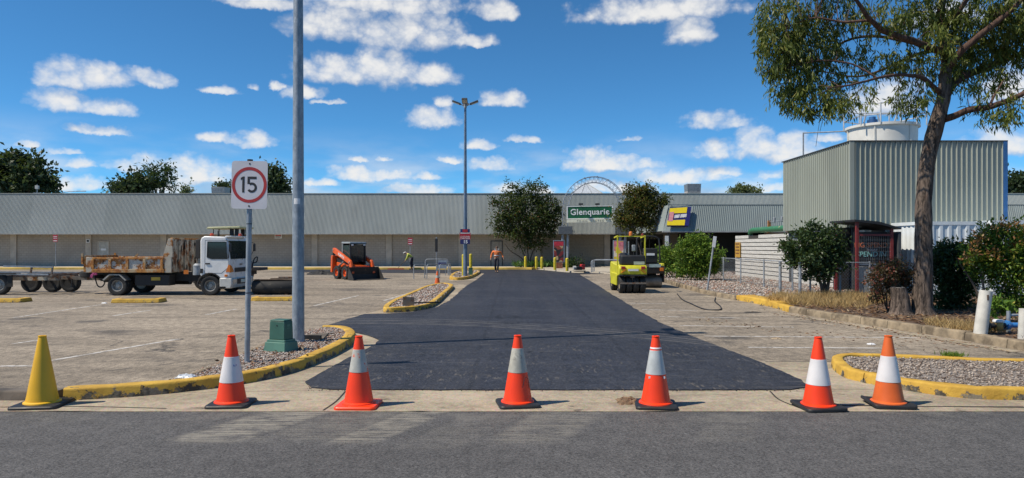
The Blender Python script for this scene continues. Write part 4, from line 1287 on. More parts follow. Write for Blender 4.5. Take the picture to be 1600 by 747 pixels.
def container(loc, length, width, h, rz, label):
    t = thing('shipping_container', label, 'container', loc, rz, 'white shipping containers behind the shrubs')
    TR = [(0.0, 0.0), (0.3, 0.0), (0.45, 1.0), (0.82, 1.0)]
    clad('side_panel', (0.1, 0.006, 0.15), (length - 0.1, 0.006, 0.15), (0.1, 0.006, h - 0.12), (length - 0.1, 0.006, h - 0.12), 0.29, -0.028, TR, M['container'], t, length)
    clad('end_panel', (0.03, width - 0.1, 0.15), (0.03, 0.1, 0.15), (0.03, width - 0.1, h - 0.12), (0.03, 0.1, h - 0.12), 0.26, -0.028, TR, M['container'], t, width)
    clad('end_panel', (length - 0.03, 0.1, 0.15), (length - 0.03, width - 0.1, 0.15), (length - 0.03, 0.1, h - 0.12), (length - 0.03, width - 0.1, h - 0.12), 0.26, -0.028, TR, M['container'], t, width)
    clad('side_panel', (length - 0.1, width - 0.03, 0.15), (0.1, width - 0.03, 0.15), (length - 0.1, width - 0.03, h - 0.12), (0.1, width - 0.03, h - 0.12), 0.29, -0.028, TR, M['container'], t, length)
    for z0, z1 in ((0, 0.15), (h - 0.12, h)):
        for (x0, x1, y0, y1) in ((0.13, length - 0.13, 0.0, 0.1), (0.13, length - 0.13, width - 0.1, width), (0.0, 0.1, 0.13, width - 0.13), (length - 0.1, length, 0.13, width - 0.13)):
            MB().box(x0, x1, y0, y1, z0, z1).build('rail', M['container'], t)
    for x in (0, length - 0.13):
        for y in (0, width - 0.13):
            MB().box(x, x + 0.13, y, y + 0.13, 0, h).build('corner_post', M['container'], t)
    MB().box(0.1, length - 0.1, 0.1, width - 0.1, h - 0.05, h - 0.02).build('roof', M['container'], t)
    return t


container((14.75, 27.3, 0.12), 2.2, 2.4, 2.42, 0, 'narrow white container end left of the gum tree trunk')
container((14.25, 24.6, 0.12), 2.36, 2.4, 2.55, 0, 'white container with grimy panels right of the gum tree trunk')
container((16.66, 24.4, 0.12), 6.0, 2.4, 2.58, 0, 'long white container at the right edge behind the orange-tipped shrub')

# ------------------------------------------------------------------ wire fence
fence = thing('wire_fence', 'low galvanised wire mesh fence on steel posts along the gravel bed', 'fence', (10.2, 24.0, 0.12))
fp = [Vector((0.05, 20.5, 0)), Vector((0, 17.0, 0)), Vector((0, 13.5, 0)), Vector((-0.05, 9.8, 0)), Vector((0.0, 7.4, 0)), Vector((0.0, 4.5, 0)), Vector((0.0, 1.6, 0)), Vector((0.05, 0.2, 0)), Vector((1.15, 0.35, 0)), Vector((2.25, 0.5, 0))]
for i, p in enumerate(fp):
    MB().tube([p, p + Vector((0.0, 0, 1.16))], 0.032, 8).build('post', M['galv_dull'], fence, smooth=40)
for i in range(len(fp) - 1):
    a, b = fp[i], fp[i + 1]
    MB().tube([a + Vector((0, 0, 1.12)), b + Vector((0, 0, 1.12))], 0.02, 6).build('top_rail', M['galv_dull'], fence)
    for z in (0.12, 0.55):
        MB().tube([a + Vector((0, 0, z)), b + Vector((0, 0, z))], 0.004, 4).build('line_wire', M['galv_dull'], fence)
    w = MB(); L = (b - a).length; d = (b - a) / L; n = int(L / 0.11)
    for k in range(-10, n):
        for s in (1, -1):
            u0, u1 = k * 0.11, k * 0.11 + 1.0
            z0, z1 = 0.1, 1.1
            if u0 < 0: z0 -= u0; u0 = 0
            if u1 > L: z1 -= (u1 - L); u1 = L
            if u1 - u0 < 0.03: continue
            if s < 0:
                p, q = a + d * (L - u0) + Vector((0, 0, z0)), a + d * (L - u1) + Vector((0, 0, z1))
            else:
                p, q = a + d * u0 + Vector((0, 0, z0)), a + d * u1 + Vector((0, 0, z1))
            w.tube([p, q], 0.0022, 3, cap=False)
    o = w.build('chain_mesh', M['galv_dull'], fence); o['kind'] = 'stuff'
fence2 = thing('wire_fence', 'short wire fence behind the shrubs at the foot of the containers', 'fence', (14.0, 23.3, 0.12))
for k in range(4):
    MB().tube([(k * 1.6, 0, 0), (k * 1.6, 0, 1.15)], 0.03, 8).build('post', M['galv_dull'], fence2)
    if k < 3:
        MB().tube([(k * 1.6, 0, 1.12), (k * 1.6 + 1.6, 0, 1.12)], 0.018, 6).build('top_rail', M['galv_dull'], fence2)
        w = MB()
        for j in range(20):
            w.tube([(k * 1.6 + j * 0.08, 0, 0.05), (k * 1.6 + j * 0.08, 0, 1.12)], 0.003, 3, cap=False)
        w.build('wire_panel', M['galv_dull'], fence2)['kind'] = 'stuff'
for (px, py, top, lab) in ((1219, 461, 412, 'free standing grey post nearest the yellow kerb patch'), (1250, 464, 415, 'free standing grey post left of the small dark tree')):
    b = P(px, py, 0.13); t = thing('steel_post', lab, 'post', b)
    MB().tube([(0, 0, 0), (0, 0, 1.12)], 0.05, 10).build('shaft', M['galv_dull'], t, smooth=40)
    MB().lathe([(0.055, 0), (0.055, 0.03), (0.0, 0.05)], 10, Matrix.Translation((0, 0, 1.11))).build('cap', M['galv'], t, smooth=40)


# ------------------------------------------------------------------ cones
M['cone_o'] = simple('fluorescent_orange_pvc', (0.95, 0.052, 0.004), 0.42, 0, 0.05, 3, dirt=(0.42, 0.06, 0.02), dscale=9, dthr=0.66)
M['cone_dull'] = simple('faded_orange_pvc', (0.72, 0.13, 0.02), 0.5, 0, 0.08, 3, dirt=(0.42, 0.10, 0.03), dscale=6, dthr=0.58)
M['cone_y'] = simple('yellow_pvc', (0.80, 0.44, 0.012), 0.45, 0, 0.05, 3, dirt=(0.5, 0.33, 0.03), dscale=7, dthr=0.64)
M['band'] = simple('white_reflective_band', (0.72, 0.69, 0.68), 0.4, 0, 0.06, 5, dirt=(0.5, 0.46, 0.44), dscale=8, dthr=0.62)
M['band_dirty'] = simple('grimy_reflective_band', (0.46, 0.44, 0.37), 0.5, 0, 0.15, 6, dirt=(0.22, 0.20, 0.17), dscale=9, dthr=0.56)
M['band_grey'] = simple('grey_reflective_band', (0.48, 0.50, 0.49), 0.35, 0, 0.1, 6, dirt=(0.6, 0.62, 0.6), dscale=7)
M['band_scuffed'] = rusty('scuffed_reflective_band', (0.50, 0.49, 0.44), (0.70, 0.09, 0.02), (0.62, 0.08, 0.02), 0.56, 6.0)


def cone_r(z): return 0.172 - (0.172 - 0.037) * z / 0.79


def cone(px, py, label, body, base_mat, band=None, bz=(0.27, 0.55), scale=1.0, bend=0.0, rz=0.0, base=0.46, bend_dir=0.0):
    t = thing('traffic_cone', label, 'traffic cone', P(px, py, 0.004 if py > 605 else 0.0) + Vector((0, 0.12 * scale, 0)), rz, 'traffic cones closing off the driveway')
    h = base / 2
    mb = MB()
    n = 12
    # square base with rounded corners and a lip, bent where it has been run over
    ring = []
    for k in range(4):
        for j in range(5):
            a = k * math.pi / 2 + j * math.pi / 8
            cx = (h - 0.05) * (1 if k in (0, 3) else -1); cy = (h - 0.05) * (1 if k in (0, 1) else -1)
            ring.append((cx + 0.05 * math.cos(a), cy + 0.05 * math.sin(a)))

    def bz_(x, y):
        u = x * math.cos(bend_dir) + y * math.sin(bend_dir)
        return bend * max(0, abs(u) - 0.08) ** 2 * (1 if u > 0 else 0.45) * 6
    N = len(ring); vs = []; fs = []
    for sc, z in ((1.0, 0.0), (1.0, 0.022), (0.96, 0.034), (0.86, 0.036)):
        for x, y in ring:
            vs.append((x * sc, y * sc, z + bz_(x * sc, y * sc)))
    for i in range(16):
        pass
    for L in range(3):
        fs += [(L * N + i, L * N + (i + 1) % N, (L + 1) * N + (i + 1) % N, (L + 1) * N + i) for i in range(N)]
    circ = [(cone_r(0.03) * math.cos(2 * math.pi * (i / N) + math.pi / 40), cone_r(0.03) * math.sin(2 * math.pi * (i / N) + math.pi / 40)) for i in range(N)]
    b0 = len(vs)
    vs += [(x, y, 0.04) for x, y in circ]
    fs += [(3 * N + i, 3 * N + (i + 1) % N, b0 + (i + 1) % N, b0 + i) for i in range(N)]
    fs.append(tuple(reversed(range(N))))
    MB().add(vs, fs).build('base', base_mat, t, smooth=35)
    prof = [(0.190, 0.036), (0.186, 0.05), (cone_r(0.05), 0.062)] + [(cone_r(0.79 * k / 12), 0.79 * k / 12) for k in range(2, 12)] + [(0.040, 0.772), (0.043, 0.776), (0.043, 0.786), (0.036, 0.79), (0.026, 0.79), (0.026, 0.74)]
    MB().lathe(prof, 32).build('body', body, t, smooth=40)
    if band:
        z0, z1 = bz
        mb = MB(); mb.lathe([(cone_r(z0) + 0.0005, z0), (cone_r(z0) + 0.003, z0 + 0.002), (cone_r(z1) + 0.003, z1 - 0.002), (cone_r(z1) + 0.0005, z1)], 32)
        mb.f = mb.f[:-2]
        mb.build('collar', band, t, smooth=40)
    t.scale = (scale,) * 3
    return t


M['pen'] = simple('blue_pen', (0.08, 0.09, 0.3), 0.6)
c1 = cone(55, 637, 'plain yellow traffic cone at the left end of the row', M['cone_y'], M['black'], base=0.50, rz=0.12)
c2 = cone(355, 636, 'orange cone with a clean white band standing before the island kerb', M['cone_o'], M['black'], M['band'], (0.265, 0.55), rz=0.05)
for k_, (x_, z_, h_) in enumerate(((0.082, 0.455, 0.022), (0.093, 0.45, 0.018), (0.103, 0.457, 0.022))):
    y_ = -math.sqrt(cone_r(z_) ** 2 - x_ * x_) - 0.0045 if cone_r(z_) > x_ else -0.03
    MB().cbox((x_ - 0.03, -math.sqrt(max(1e-4, cone_r(z_) ** 2 - (x_ - 0.03) ** 2)) - 0.003, z_), (0.006, 0.004, h_)).build('pen_mark', M['pen'], c2)
cone(557, 638, 'all-orange based cone with a scuffed grey band right of the speed sign', M['cone_o'], M['cone_o'], M['band_scuffed'], (0.39, 0.64), rz=-0.04)
c4 = cone(809, 636, 'middle cone with a grimy beige band and black marks on its foot', M['cone_o'], M['black'], M['band_dirty'], (0.375, 0.645), rz=0.16)
MB().tube(smooth_path([(0.03, -0.146, 0.22), (0.055, -0.130, 0.31), (0.085, -0.105, 0.33), (0.105, -0.09, 0.28), (0.115, -0.09, 0.2)], 4), 0.003, 5).build('scrawl', M['black'], c4)
c5 = cone(1028, 638, 'cone with a shiny grey band and a thin stripe above it beside the dirt clump', M['cone_o'], M['black'], M['band_grey'], (0.365, 0.63), rz=-0.12)
mb = MB(); mb.lathe([(cone_r(0.645) + .0005, 0.645), (cone_r(0.645) + .003, 0.647), (cone_r(0.663) + .003, 0.661), (cone_r(0.663) + .0005, 0.663)], 32); mb.f = mb.f[:-2]; mb.build('collar', M['band'], c5, smooth=40)
for x in (-0.075, 0.085):
    MB().cbox((x, -math.sqrt(max(0.0001, cone_r(0.335) ** 2 - x * x)) - 0.004, 0.335), (0.022, 0.006, 0.025)).build('clip', M['white'], c5)
cone(1286, 641, 'bright cone with a lilac-white band, left of the two near the right island', M['cone_o'], M['black'], M['band'], (0.265, 0.545), bend=0.08, rz=0.1, bend_dir=2.6)
cone(1397, 637, 'dull faded orange cone with a bent base at the right end of the row', M['cone_dull'], M['black'], M['band'], (0.275, 0.56), bend=0.22, rz=-0.1, bend_dir=3.0)
cone(683, 446, 'small grubby orange cone behind the middle island', M['cone_dull'], M['cone_dull'], M['band_dirty'], (0.42, 0.56), scale=0.82, base=0.4)

# ------------------------------------------------------------------ lamp posts, signs and posts
M['galv_pole'] = None


def pole_mat():
    t = NT('weathered_galvanised_pole')
    n = t.noise(7, 7, 0.7, co=t.mapv((1.4, 1.4, 0.7)))
    cc = t.mix(t.ramp(n, 0.35, 0.65), (0.22, 0.255, 0.29), (0.36, 0.395, 0.43))
    cc = t.mix(t.ramp(t.noise(14, 6, 0.6, co=t.mapv((1, 1, 0.4), (4, 0, 0))), 0.62, 0.7, 0, 0.6), cc, (0.5, 0.52, 0.54))
    t.color(cc).metal(0.35).rough(0.5)
    return t.m


M['galv_pole'] = pole_mat()


def lamp_head(t, z, s=1.0):
    MB().tube([(0, 0, z - 0.12 * s), (0, 0, z + 0.12 * s)], 0.09 * s, 10).build('spigot', M['galv_dull'], t, smooth=40)
    for k, a in enumerate((R(180), R(0), R(270), R(90))):
        d = Vector((math.cos(a), math.sin(a), 0)); lift = 0.38
        c0 = Vector((0, 0, z)) + d * 0.08 * s; c1 = Vector((0, 0, z)) + d * 0.28 * s + Vector((0, 0, 0.10 * s)); c2 = Vector((0, 0, z)) + d * 0.78 * s + Vector((0, 0, (0.10 + lift * 0.5) * s))
        MB().bar(c0, c1, 0.05 * s).build('arm', M['galv_dull'], t)
        h = MB().bar(c1, c2, 0.34 * s, 0.09 * s).build('lamp_head', M['darktrim'], t, bevel=0.02 * s)
        up = (c2 - c1).normalized(); nrm = Vector((0, 0, 1)) - up * up.z; nrm.normalize()
        MB().bar(c1.lerp(c2, 0.15) - nrm * 0.05 * s, c1.lerp(c2, 0.92) - nrm * 0.05 * s, 0.28 * s, 0.012 * s).build('lens', simple('lamp_lens', (0.5, 0.5, 0.46), 0.2), h)


lp = P(466, 534, 0.12)
lamp1 = thing('lamp_post', 'thick galvanised lamp post rising beside the green box, its head above the picture', 'lamp post', lp)
MB().tube([(0, 0, -0.05), (0, 0, 2.5), (0, 0, 6), (0, 0, 9.6)], [0.106, 0.098, 0.082, 0.066], 24).build('shaft', M['galv_pole'], lamp1, smooth=40)
MB().lathe([(0.112, 0.0), (0.112, 0.03), (0.106, 0.04)], 24).build('collar', M['galv_dull'], lamp1, smooth=40)
lamp_head(lamp1, 9.65, 0.8)
mb = MB()
r = 0.0985; z0, z1 = 2.42, 2.52
vs = [(r * math.sin(a), -r * math.cos(a), z) for z in (z0, z1) for a in (-0.5, -0.25, 0, 0.25, 0.5, 0.62)]
mb.add(vs, [(k, k + 1, k + 7, k + 6) for k in range(5)]); mb.build('sticker', M['white'], lamp1)

fl = P(727, 432.5, 0.11)
lamp2 = thing('lamp_post', 'slender grey-blue lamp post with four spread heads in the far island', 'lamp post', fl)
MB().tube([(0, 0, 0), (0, 0, 9.4)], [0.115, 0.065], 14).build('shaft', simple('blue_grey_pole', (0.16, 0.22, 0.30), 0.5, 0.3), lamp2, smooth=40)
MB().tube([(0, 0, 0), (0, 0, 0.03)], 0.2, 14).build('base_plate', M['galv_dull'], lamp2)
lamp_head(lamp2, 9.5, 0.92)

ps = thing('pole_sign', 'stacked blue and red sign panels strapped to the far lamp post', 'sign', fl + Vector((0, -0.14, 0)))
M['navy'] = simple('navy_board', (0.02, 0.022, 0.12), 0.45); M['crimson'] = simple('crimson_board', (0.42, 0.02, 0.035), 0.45)
sc_ = fl.y / FOC
zz = lambda py: CAM_H - (py - HOR) * sc_ - 0.11
MB().box(-0.27, 0.27, -0.02, 0.0, zz(363.5), zz(358)).build('board', M['navy'], ps)
MB().box(-0.14, 0.14, -0.026, -0.021, zz(363), zz(358.5)).build('print', M['crimson'], ps)
MB().box(-0.30, 0.30, -0.022, -0.002, zz(374), zz(363.7)).build('board', M['crimson'], ps)
MB().box(-0.26, 0.26, -0.026, -0.0225, zz(365), zz(363.9)).build('print', M['white'], ps)
MB().box(-0.27, 0.27, -0.02, 0.0, zz(381.5), zz(374.2)).build('board', M['navy'], ps)
text('CUSTOMER', 0.10, M['white'], ps, (0, -0.024, zz(370)), depth=0.001)
text('CARPARK', 0.13, M['white'], ps, (0, -0.024, zz(372.6)), depth=0.001)
text('15', 0.25, M['white'], ps, (0.02, -0.024, zz(378)), depth=0.001, off=0.008)
for py in (361, 369, 378):
    MB().box(-0.13, 0.13, 0.001, 0.03, zz(py) - 0.02, zz(py) + 0.02).build('strap', M['galv_dull'], ps)

sp = P(386, 566, 0.12)
spd = thing('speed_sign', 'white 15 speed limit sign with red ring on a thin steel post', 'sign', sp)
k = sp.y / FOC
MB().tube([(0, 0, -0.05), (0.045, 0, 2.93)], 0.038, 16).build('post', M['galv_pole'], spd, smooth=40)
MB().lathe([(0.04, 0), (0.04, 0.03), (0.0, 0.035)], 16, Matrix.Translation((0.045, 0, 2.91))).build('cap', M['black'], spd, smooth=40)
plate = thing('x', None, None); plate.name = 'plate_frame'
pz = (CAM_H - (289.5 - HOR) * k) - 0.12
w2, h2, rr = 0.267, 0.345, 0.045
poly = []
for cx, cy, a0 in ((w2 - rr, h2 - rr, 0), (-w2 + rr, h2 - rr, 90), (-w2 + rr, -h2 + rr, 180), (w2 - rr, -h2 + rr, 270)):
    for j in range(6):
        a = R(a0 + j * 18); poly.append((cx + rr * math.cos(a), cy + rr * math.sin(a)))
bpy.data.objects.remove(plate)
M['sign_white'] = simple('reflective_sign_white', (0.60, 0.59, 0.62), 0.4, 0, 0.04, 4)
M['sign_red'] = simple('sign_red', (0.42, 0.035, 0.03), 0.4, 0, 0.08, 6)
pl = MB().prism(poly, -0.003, 0.003).build('plate', M['sign_white'], spd, loc=(0.055, -0.055, pz)); pl.rotation_euler = (0, R(1.2), R(-4))
mb = MB(); n = 64
ro, ri = 0.258, 0.214
vs = [(r_ * math.cos(2 * math.pi * i / n), y_, r_ * math.sin(2 * math.pi * i / n)) for y_ in (-0.0055, -0.0032) for r_ in (ro, ri) for i in range(n)]
fs = []
for i in range(n):
    j = (i + 1) % n
    fs += [(i, j, n + j, n + i), (2 * n + i, 3 * n + i, 3 * n + j, 2 * n + j), (i, 2 * n + i, 2 * n + j, j), (n + i, n + j, 3 * n + j, 3 * n + i)]
mb.add(vs, fs); mb.build('ring', M['sign_red'], pl)


def numeral_15(parent):
    t_ = 0.034
    MB().prism([(-0.105, -0.11), (-0.072, -0.11), (-0.072, 0.12), (-0.097, 0.12), (-0.128, 0.10), (-0.128, 0.07), (-0.105, 0.083)], -0.0055, -0.0032).build('numeral', M['black'], parent)
    pts = []
    # the 5: bar, stem, bowl
    mb = MB()
    mb.prism([(-0.028, 0.085), (0.105, 0.085), (0.105, 0.12), (-0.028, 0.12)], -0.0055, -0.0032)
    mb.prism([(-0.028, 0.012), (0.006, 0.02), (0.006, 0.0849), (-0.028, 0.0849)], -0.0055, -0.0032)
    c = (0.038, -0.038); a0, a1 = R(128), R(-148); n = 20
    outer = [(c[0] + 0.075 * math.cos(a0 + (a1 - a0) * i / n), c[1] + 0.074 * math.sin(a0 + (a1 - a0) * i / n)) for i in range(n + 1)]
    inner = [(c[0] + 0.041 * math.cos(a0 + (a1 - a0) * i / n), c[1] + 0.041 * math.sin(a0 + (a1 - a0) * i / n)) for i in range(n + 1)]
    for i in range(n):
        mb.prism([outer[i], inner[i], inner[i + 1], outer[i + 1]], -0.0055, -0.0032)
    mb.build('numeral', M['black'], parent)


numeral_15(pl)
for z in (0.305, -0.305):
    MB().lathe([(0.012, 0), (0.012, 0.004), (0, 0.006)], 10, Matrix.Translation((0, -0.0032, z)) @ Matrix.Rotation(R(90), 4, 'X')).build('bolt', M['black'], pl)
for z in (0.3, -0.3):
    MB().box(-0.06, 0.06, -0.05, -0.038, pz + z - 0.02, pz + z + 0.02).build('clamp', M['galv_dull'], spd).location = (0.05, 0, 0)
for z in (1.0, 2.0):
    MB().lathe([(0.0405, 0), (0.0405, 0.012)], 16, Matrix.Translation((0.016 * z, 0, z))).build('tie', M['black'], spd)

gb = thing('utility_box', 'dark green telecom pillar box with flared plinth beside the lamp post', 'utility box', P(433, 551, 0.115) + Vector((0, 0.2, 0)), R(-20))
M['ugreen'] = simple('green_fibreglass', (0.045, 0.135, 0.10), 0.55, 0, 0.12, 3, dirt=(0.07, 0.2, 0.15), dscale=2)
M['ugreen2'] = simple('pale_green_fibreglass', (0.085, 0.205, 0.155), 0.6, 0, 0.12, 3)


def frustum(mb, a, b, z0, z1):
    vs = [(sx * a[0], sy * a[1], z0) for sx, sy in ((-1, -1), (1, -1), (1, 1), (-1, 1))] + [(sx * b[0], sy * b[1], z1) for sx, sy in ((-1, -1), (1, -1), (1, 1), (-1, 1))]
    return mb.add(vs, [(3, 2, 1, 0), (4, 5, 6, 7), (0, 1, 5, 4), (1, 2, 6, 5), (2, 3, 7, 6), (3, 0, 4, 7)])


frustum(MB(), (0.25, 0.20), (0.225, 0.175), 0.0, 0.165).build('plinth', M['ugreen2'], gb, bevel=0.012)
frustum(MB(), (0.205, 0.155), (0.20, 0.15), 0.165, 0.20).build('plinth_step', M['ugreen2'], gb, bevel=0.006)
frustum(MB(), (0.178, 0.125), (0.168, 0.115), 0.20, 0.51).build('cover', M['ugreen'], gb, bevel=0.012)
frustum(MB(), (0.165, 0.12), (0.155, 0.11), 0.512, 0.535).build('lid', M['ugreen'], gb, bevel=0.008)
for z in (0.42, 0.36):
    MB().box(0.158, 0.172, -0.04, 0.03, z, z + 0.035).build('label_plate', M['ugreen2'], gb)

gb.scale = (0.84, 0.9, 0.95)
MB().lathe([(0.012, 0), (0.012, 0.006)], 8, Matrix.Translation((0.0, -0.118, 0.44)) @ Matrix.Rotation(R(90), 4, 'X')).build('lock', M['black'], gb)
pit = thing('drain_pit', 'broken black pit lid set in the gravel right of the lamp post', 'drain', P(493, 530, 0.115), R(-8))
MB().box(-0.2, 0.2, -0.15, 0.15, -0.02, 0.012).build('frame', M['black'], pit)
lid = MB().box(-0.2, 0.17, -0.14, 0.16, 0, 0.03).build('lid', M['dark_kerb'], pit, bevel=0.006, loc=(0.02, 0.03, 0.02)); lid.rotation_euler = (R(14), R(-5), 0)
MB().box(-0.17, 0.17, -0.145, -0.12, 0.012, 0.09).build('lip', M['black'], pit)


def crumple(name, label, cat, loc, sx, sy, h, mat, seed, n=14):
    vs = []; fs = []
    for i in range(n):
        for j in range(n):
            u, v = i / (n - 1) - 0.5, j / (n - 1) - 0.5
            e = max(0, 1 - (abs(u) * 2) ** 4) * max(0, 1 - (abs(v) * 2) ** 4)
            f = mnoise.noise((u * 6 + seed, v * 6, seed)); g = mnoise.noise((u * 14, v * 14 + seed, 3))
            vs.append(((u + 0.12 * g) * sx, (v + 0.12 * f) * sy, h * e * (0.55 + 0.9 * abs(f) + 0.4 * abs(g))))
    for i in range(n - 1):
        for j in range(n - 1):
            fs.append((i * n + j, (i + 1) * n + j, (i + 1) * n + j + 1, i * n + j + 1))
    o = MB().add(vs, fs).build(name, mat, None)
    o.location = loc
    return tag(o, label, cat)


crumple('plastic_bag', 'crumpled white plastic bag on the tip of the gravel island', 'bag', P(291, 590, 0.12), 0.24, 0.17, 0.045, simple('white_film', (0.6, 0.64, 0.68), 0.35), 2.0)
crumple('dirt_clump', 'clump of dried brown mud in the gutter beside a cone', 'mud', P(982, 628, 0.004), 0.26, 0.3, 0.045, simple('dry_mud', (0.2, 0.13, 0.075), 0.95, 0, 0.3, 20, 0.6), 5.0)
crumple('litter', 'scrap of pale paper lying on the right hand parking bays', 'litter', P(1361, 538, 0.003), 0.14, 0.1, 0.03, M['white'], 8.0, 8)
crumple('litter', 'small white scrap lying by the yellow wheel stop behind the truck', 'litter', P(163, 474, 0.003), 0.16, 0.1, 0.04, M['white'], 3.0, 8)
crumple('litter', 'dry leaf scrap lying between two bay lines on the right', 'litter', P(1213, 529.5, 0.003), 0.2, 0.08, 0.03, simple('dry_leaf_scrap', (0.45, 0.34, 0.22), 0.8), 4.0, 8)
crumple('dark_patch_sheet', 'flat dark rubber scrap lying on the bays before the gravel bed', 'rubber scrap', P(1176, 488, 0.003), 0.45, 0.2, 0.02, M['rubber'], 6.0, 8)
for i, (px, py) in enumerate(((835, 613), (868, 646))):
    pass

# wheel stops
for (x0, x1, py, rz, lab) in ((-46, 31, 473, 0.05, 'yellow concrete wheel stop at the left edge by the trailer'), (173, 247, 473.5, 0.07, 'yellow concrete wheel stop in front of the truck rear wheel'), (391, 459, 470.5, 0.07, 'yellow concrete wheel stop beside the tall lamp post')):
    c = P((x0 + x1) / 2, py); wdt = (x1 - x0) * c.y / FOC
    ws = thing('wheel_stop', lab, 'wheel stop', c + Vector((0, 0.3, 0)), rz, 'yellow wheel stops')
    frustum(MB(), (wdt / 2, 0.31), (wdt / 2 - 0.03, 0.28), 0.0, 0.13).build('block', M['ykerb_clean'], ws, bevel=0.02)
    MB().cbox((0, 0.0, 0.13), (wdt * 0.72, 0.36, 0.012)).build('worn_top', M['kerb'], ws)
    for s in (-0.35, 0.35):
        MB().lathe([(0.03, 0), (0.03, 0.012), (0, 0.014)], 10, Matrix.Translation((s * wdt, 0, 0.13))).build('pin', M['rustbar'], ws)


# ------------------------------------------------------------------ vehicles
def wheel(parent, x, y, r, w, rim_m, side=-1, rim_r=0.58, name='wheel', tyre_m=None, tread=0):
    """wheel with its axle along y, outer face on the given side"""
    e = thing('w', None, None); e.name = name
    e.parent = parent; e.location = (x, y, r)
    m = Matrix.Rotation(R(90), 4, 'X')
    h = w / 2
    prof = [(r * rim_r, -h * 0.8), (r * 0.8, -h), (r * 0.93, -h * 0.95), (r, -h * 0.7), (r, -h * 0.15), (r * 0.985, -h * 0.1), (r * 0.985, h * 0.1), (r, h * 0.15), (r, h * 0.7), (r * 0.93, h * 0.95), (r * 0.8, h), (r * rim_r, h * 0.8)]
    tb = MB(); tb.lathe(prof, 28, m); tb.f = tb.f[:-2]
    tb.build('tyre', tyre_m or M['rubber'], e, smooth=40)
    if tread:
        lug = MB().box(-r * 0.07, r * 0.07, -h * 0.95, -h * 0.08, 0, r * 0.06).build('tread_lug', tyre_m or M['rubber'], e); data = lug.data
        for k in range(tread * 2):
            o = lug if k == 0 else bpy.data.objects.new('tread_lug', data)
            if k: col.objects.link(o); o.parent = e
            a = math.pi * k / tread
            sidek = 1 if k % 2 else 0
            o.matrix_local = Matrix.Rotation(a, 4, 'Y') @ Matrix.Translation((0, h * 1.03 * sidek, r * 0.99))
    s = side
    rp = [(0.0, 0.35), (r * 0.2, 0.35), (r * 0.22, 0.1), (r * 0.45, -0.05), (r * 0.52, 0.55), (r * rim_r * 1.02, 0.62), (r * rim_r * 1.02, -0.6), (0.0, -0.6)]
    rb = MB(); rb.lathe([(a, b * h * 1.25) for a, b in rp], 24, m if s < 0 else Matrix.Rotation(R(-90), 4, 'X')); rb.build('rim', rim_m, e, smooth=35)
    for k in range(6):
        a = k * math.pi / 3
        c = Vector((r * 0.33 * math.cos(a), s * h * 0.15, r * 0.33 * math.sin(a)))
        MB().tube([c, c + Vector((0, s * h * 0.22, 0))], r * 0.035, 6).build('wheel_nut', M['chrome'], e)
    return e


M['rim'] = simple('dull_steel_rim', (0.32, 0.31, 0.29), 0.5, 0.4, 0.2, 6, dirt=(0.14, 0.11, 0.09), dscale=7)
M['rustpaint'] = rusty('rust_eaten_cream_paint', (0.52, 0.47, 0.38), (0.20, 0.075, 0.025), (0.46, 0.20, 0.055), 0.47, 2.6)
M['rustedge'] = rusty('orange_rust_edges', (0.52, 0.40, 0.24), (0.26, 0.09, 0.025), (0.50, 0.23, 0.06), 0.40, 2.2)
M['rustdark'] = rusty('rust_and_black_panel', (0.46, 0.41, 0.32), (0.12, 0.045, 0.02), (0.30, 0.12, 0.04), 0.47, 4.5, black=0.48, stretch=(1, 1, 0.45))
M['rustpanel'] = rusty('flaked_white_panel', (0.55, 0.53, 0.48), (0.15, 0.06, 0.03), (0.44, 0.20, 0.055), 0.475, 6.0, black=0.40)

truck = thing('tipper_truck', 'white cab tipper truck with a badly rusted low tray, facing right', 'truck', (-13.0, 26.8, 0))
TX = lambda px: (px - 800) * 25.7 / FOC + 13.0
TZ = lambda py: CAM_H - (py - HOR) * 25.7 / FOC
wheel(truck, TX(327), -0.93, 0.36, 0.24, M['rim'], -1)
wheel(truck, TX(327), 0.93, 0.36, 0.24, M['rim'], 1)
for y, s in ((-0.97, -1), (-0.70, -1), (0.70, 1), (0.97, 1)):
    wheel(truck, TX(182), y, 0.36, 0.22, M['rim'], s)
for y in (-0.38, 0.38):
    MB().box(TX(140), TX(352), y - 0.05, y + 0.05, 0.5, 0.72).build('chassis_rail', M['chassis'], truck)
for px in (182, 327):
    MB().tube([(TX(px), -0.8, 0.36), (TX(px), 0.8, 0.36)], 0.07, 10).build('axle', M['chassis'], truck)
MB().box(TX(208), TX(262), -0.98, -0.5, 0.36, 0.76).build('side_box', M['chassis'], truck, bevel=0.02)
MB().tube([(TX(212), 0.75, 0.55), (TX(262), 0.75, 0.55)], 0.24, 14).build('fuel_tank', M['chassis'], truck, smooth=40)
MB().box(TX(234), TX(248), -1.0, -0.982, 0.55, 0.67).build('reflector_plate', simple('yellow_reflector', (0.55, 0.36, 0.04), 0.5), truck)
MB().box(TX(136), TX(300), -0.45, 0.45, 0.72, 0.82).build('subframe', M['chassis'], truck)
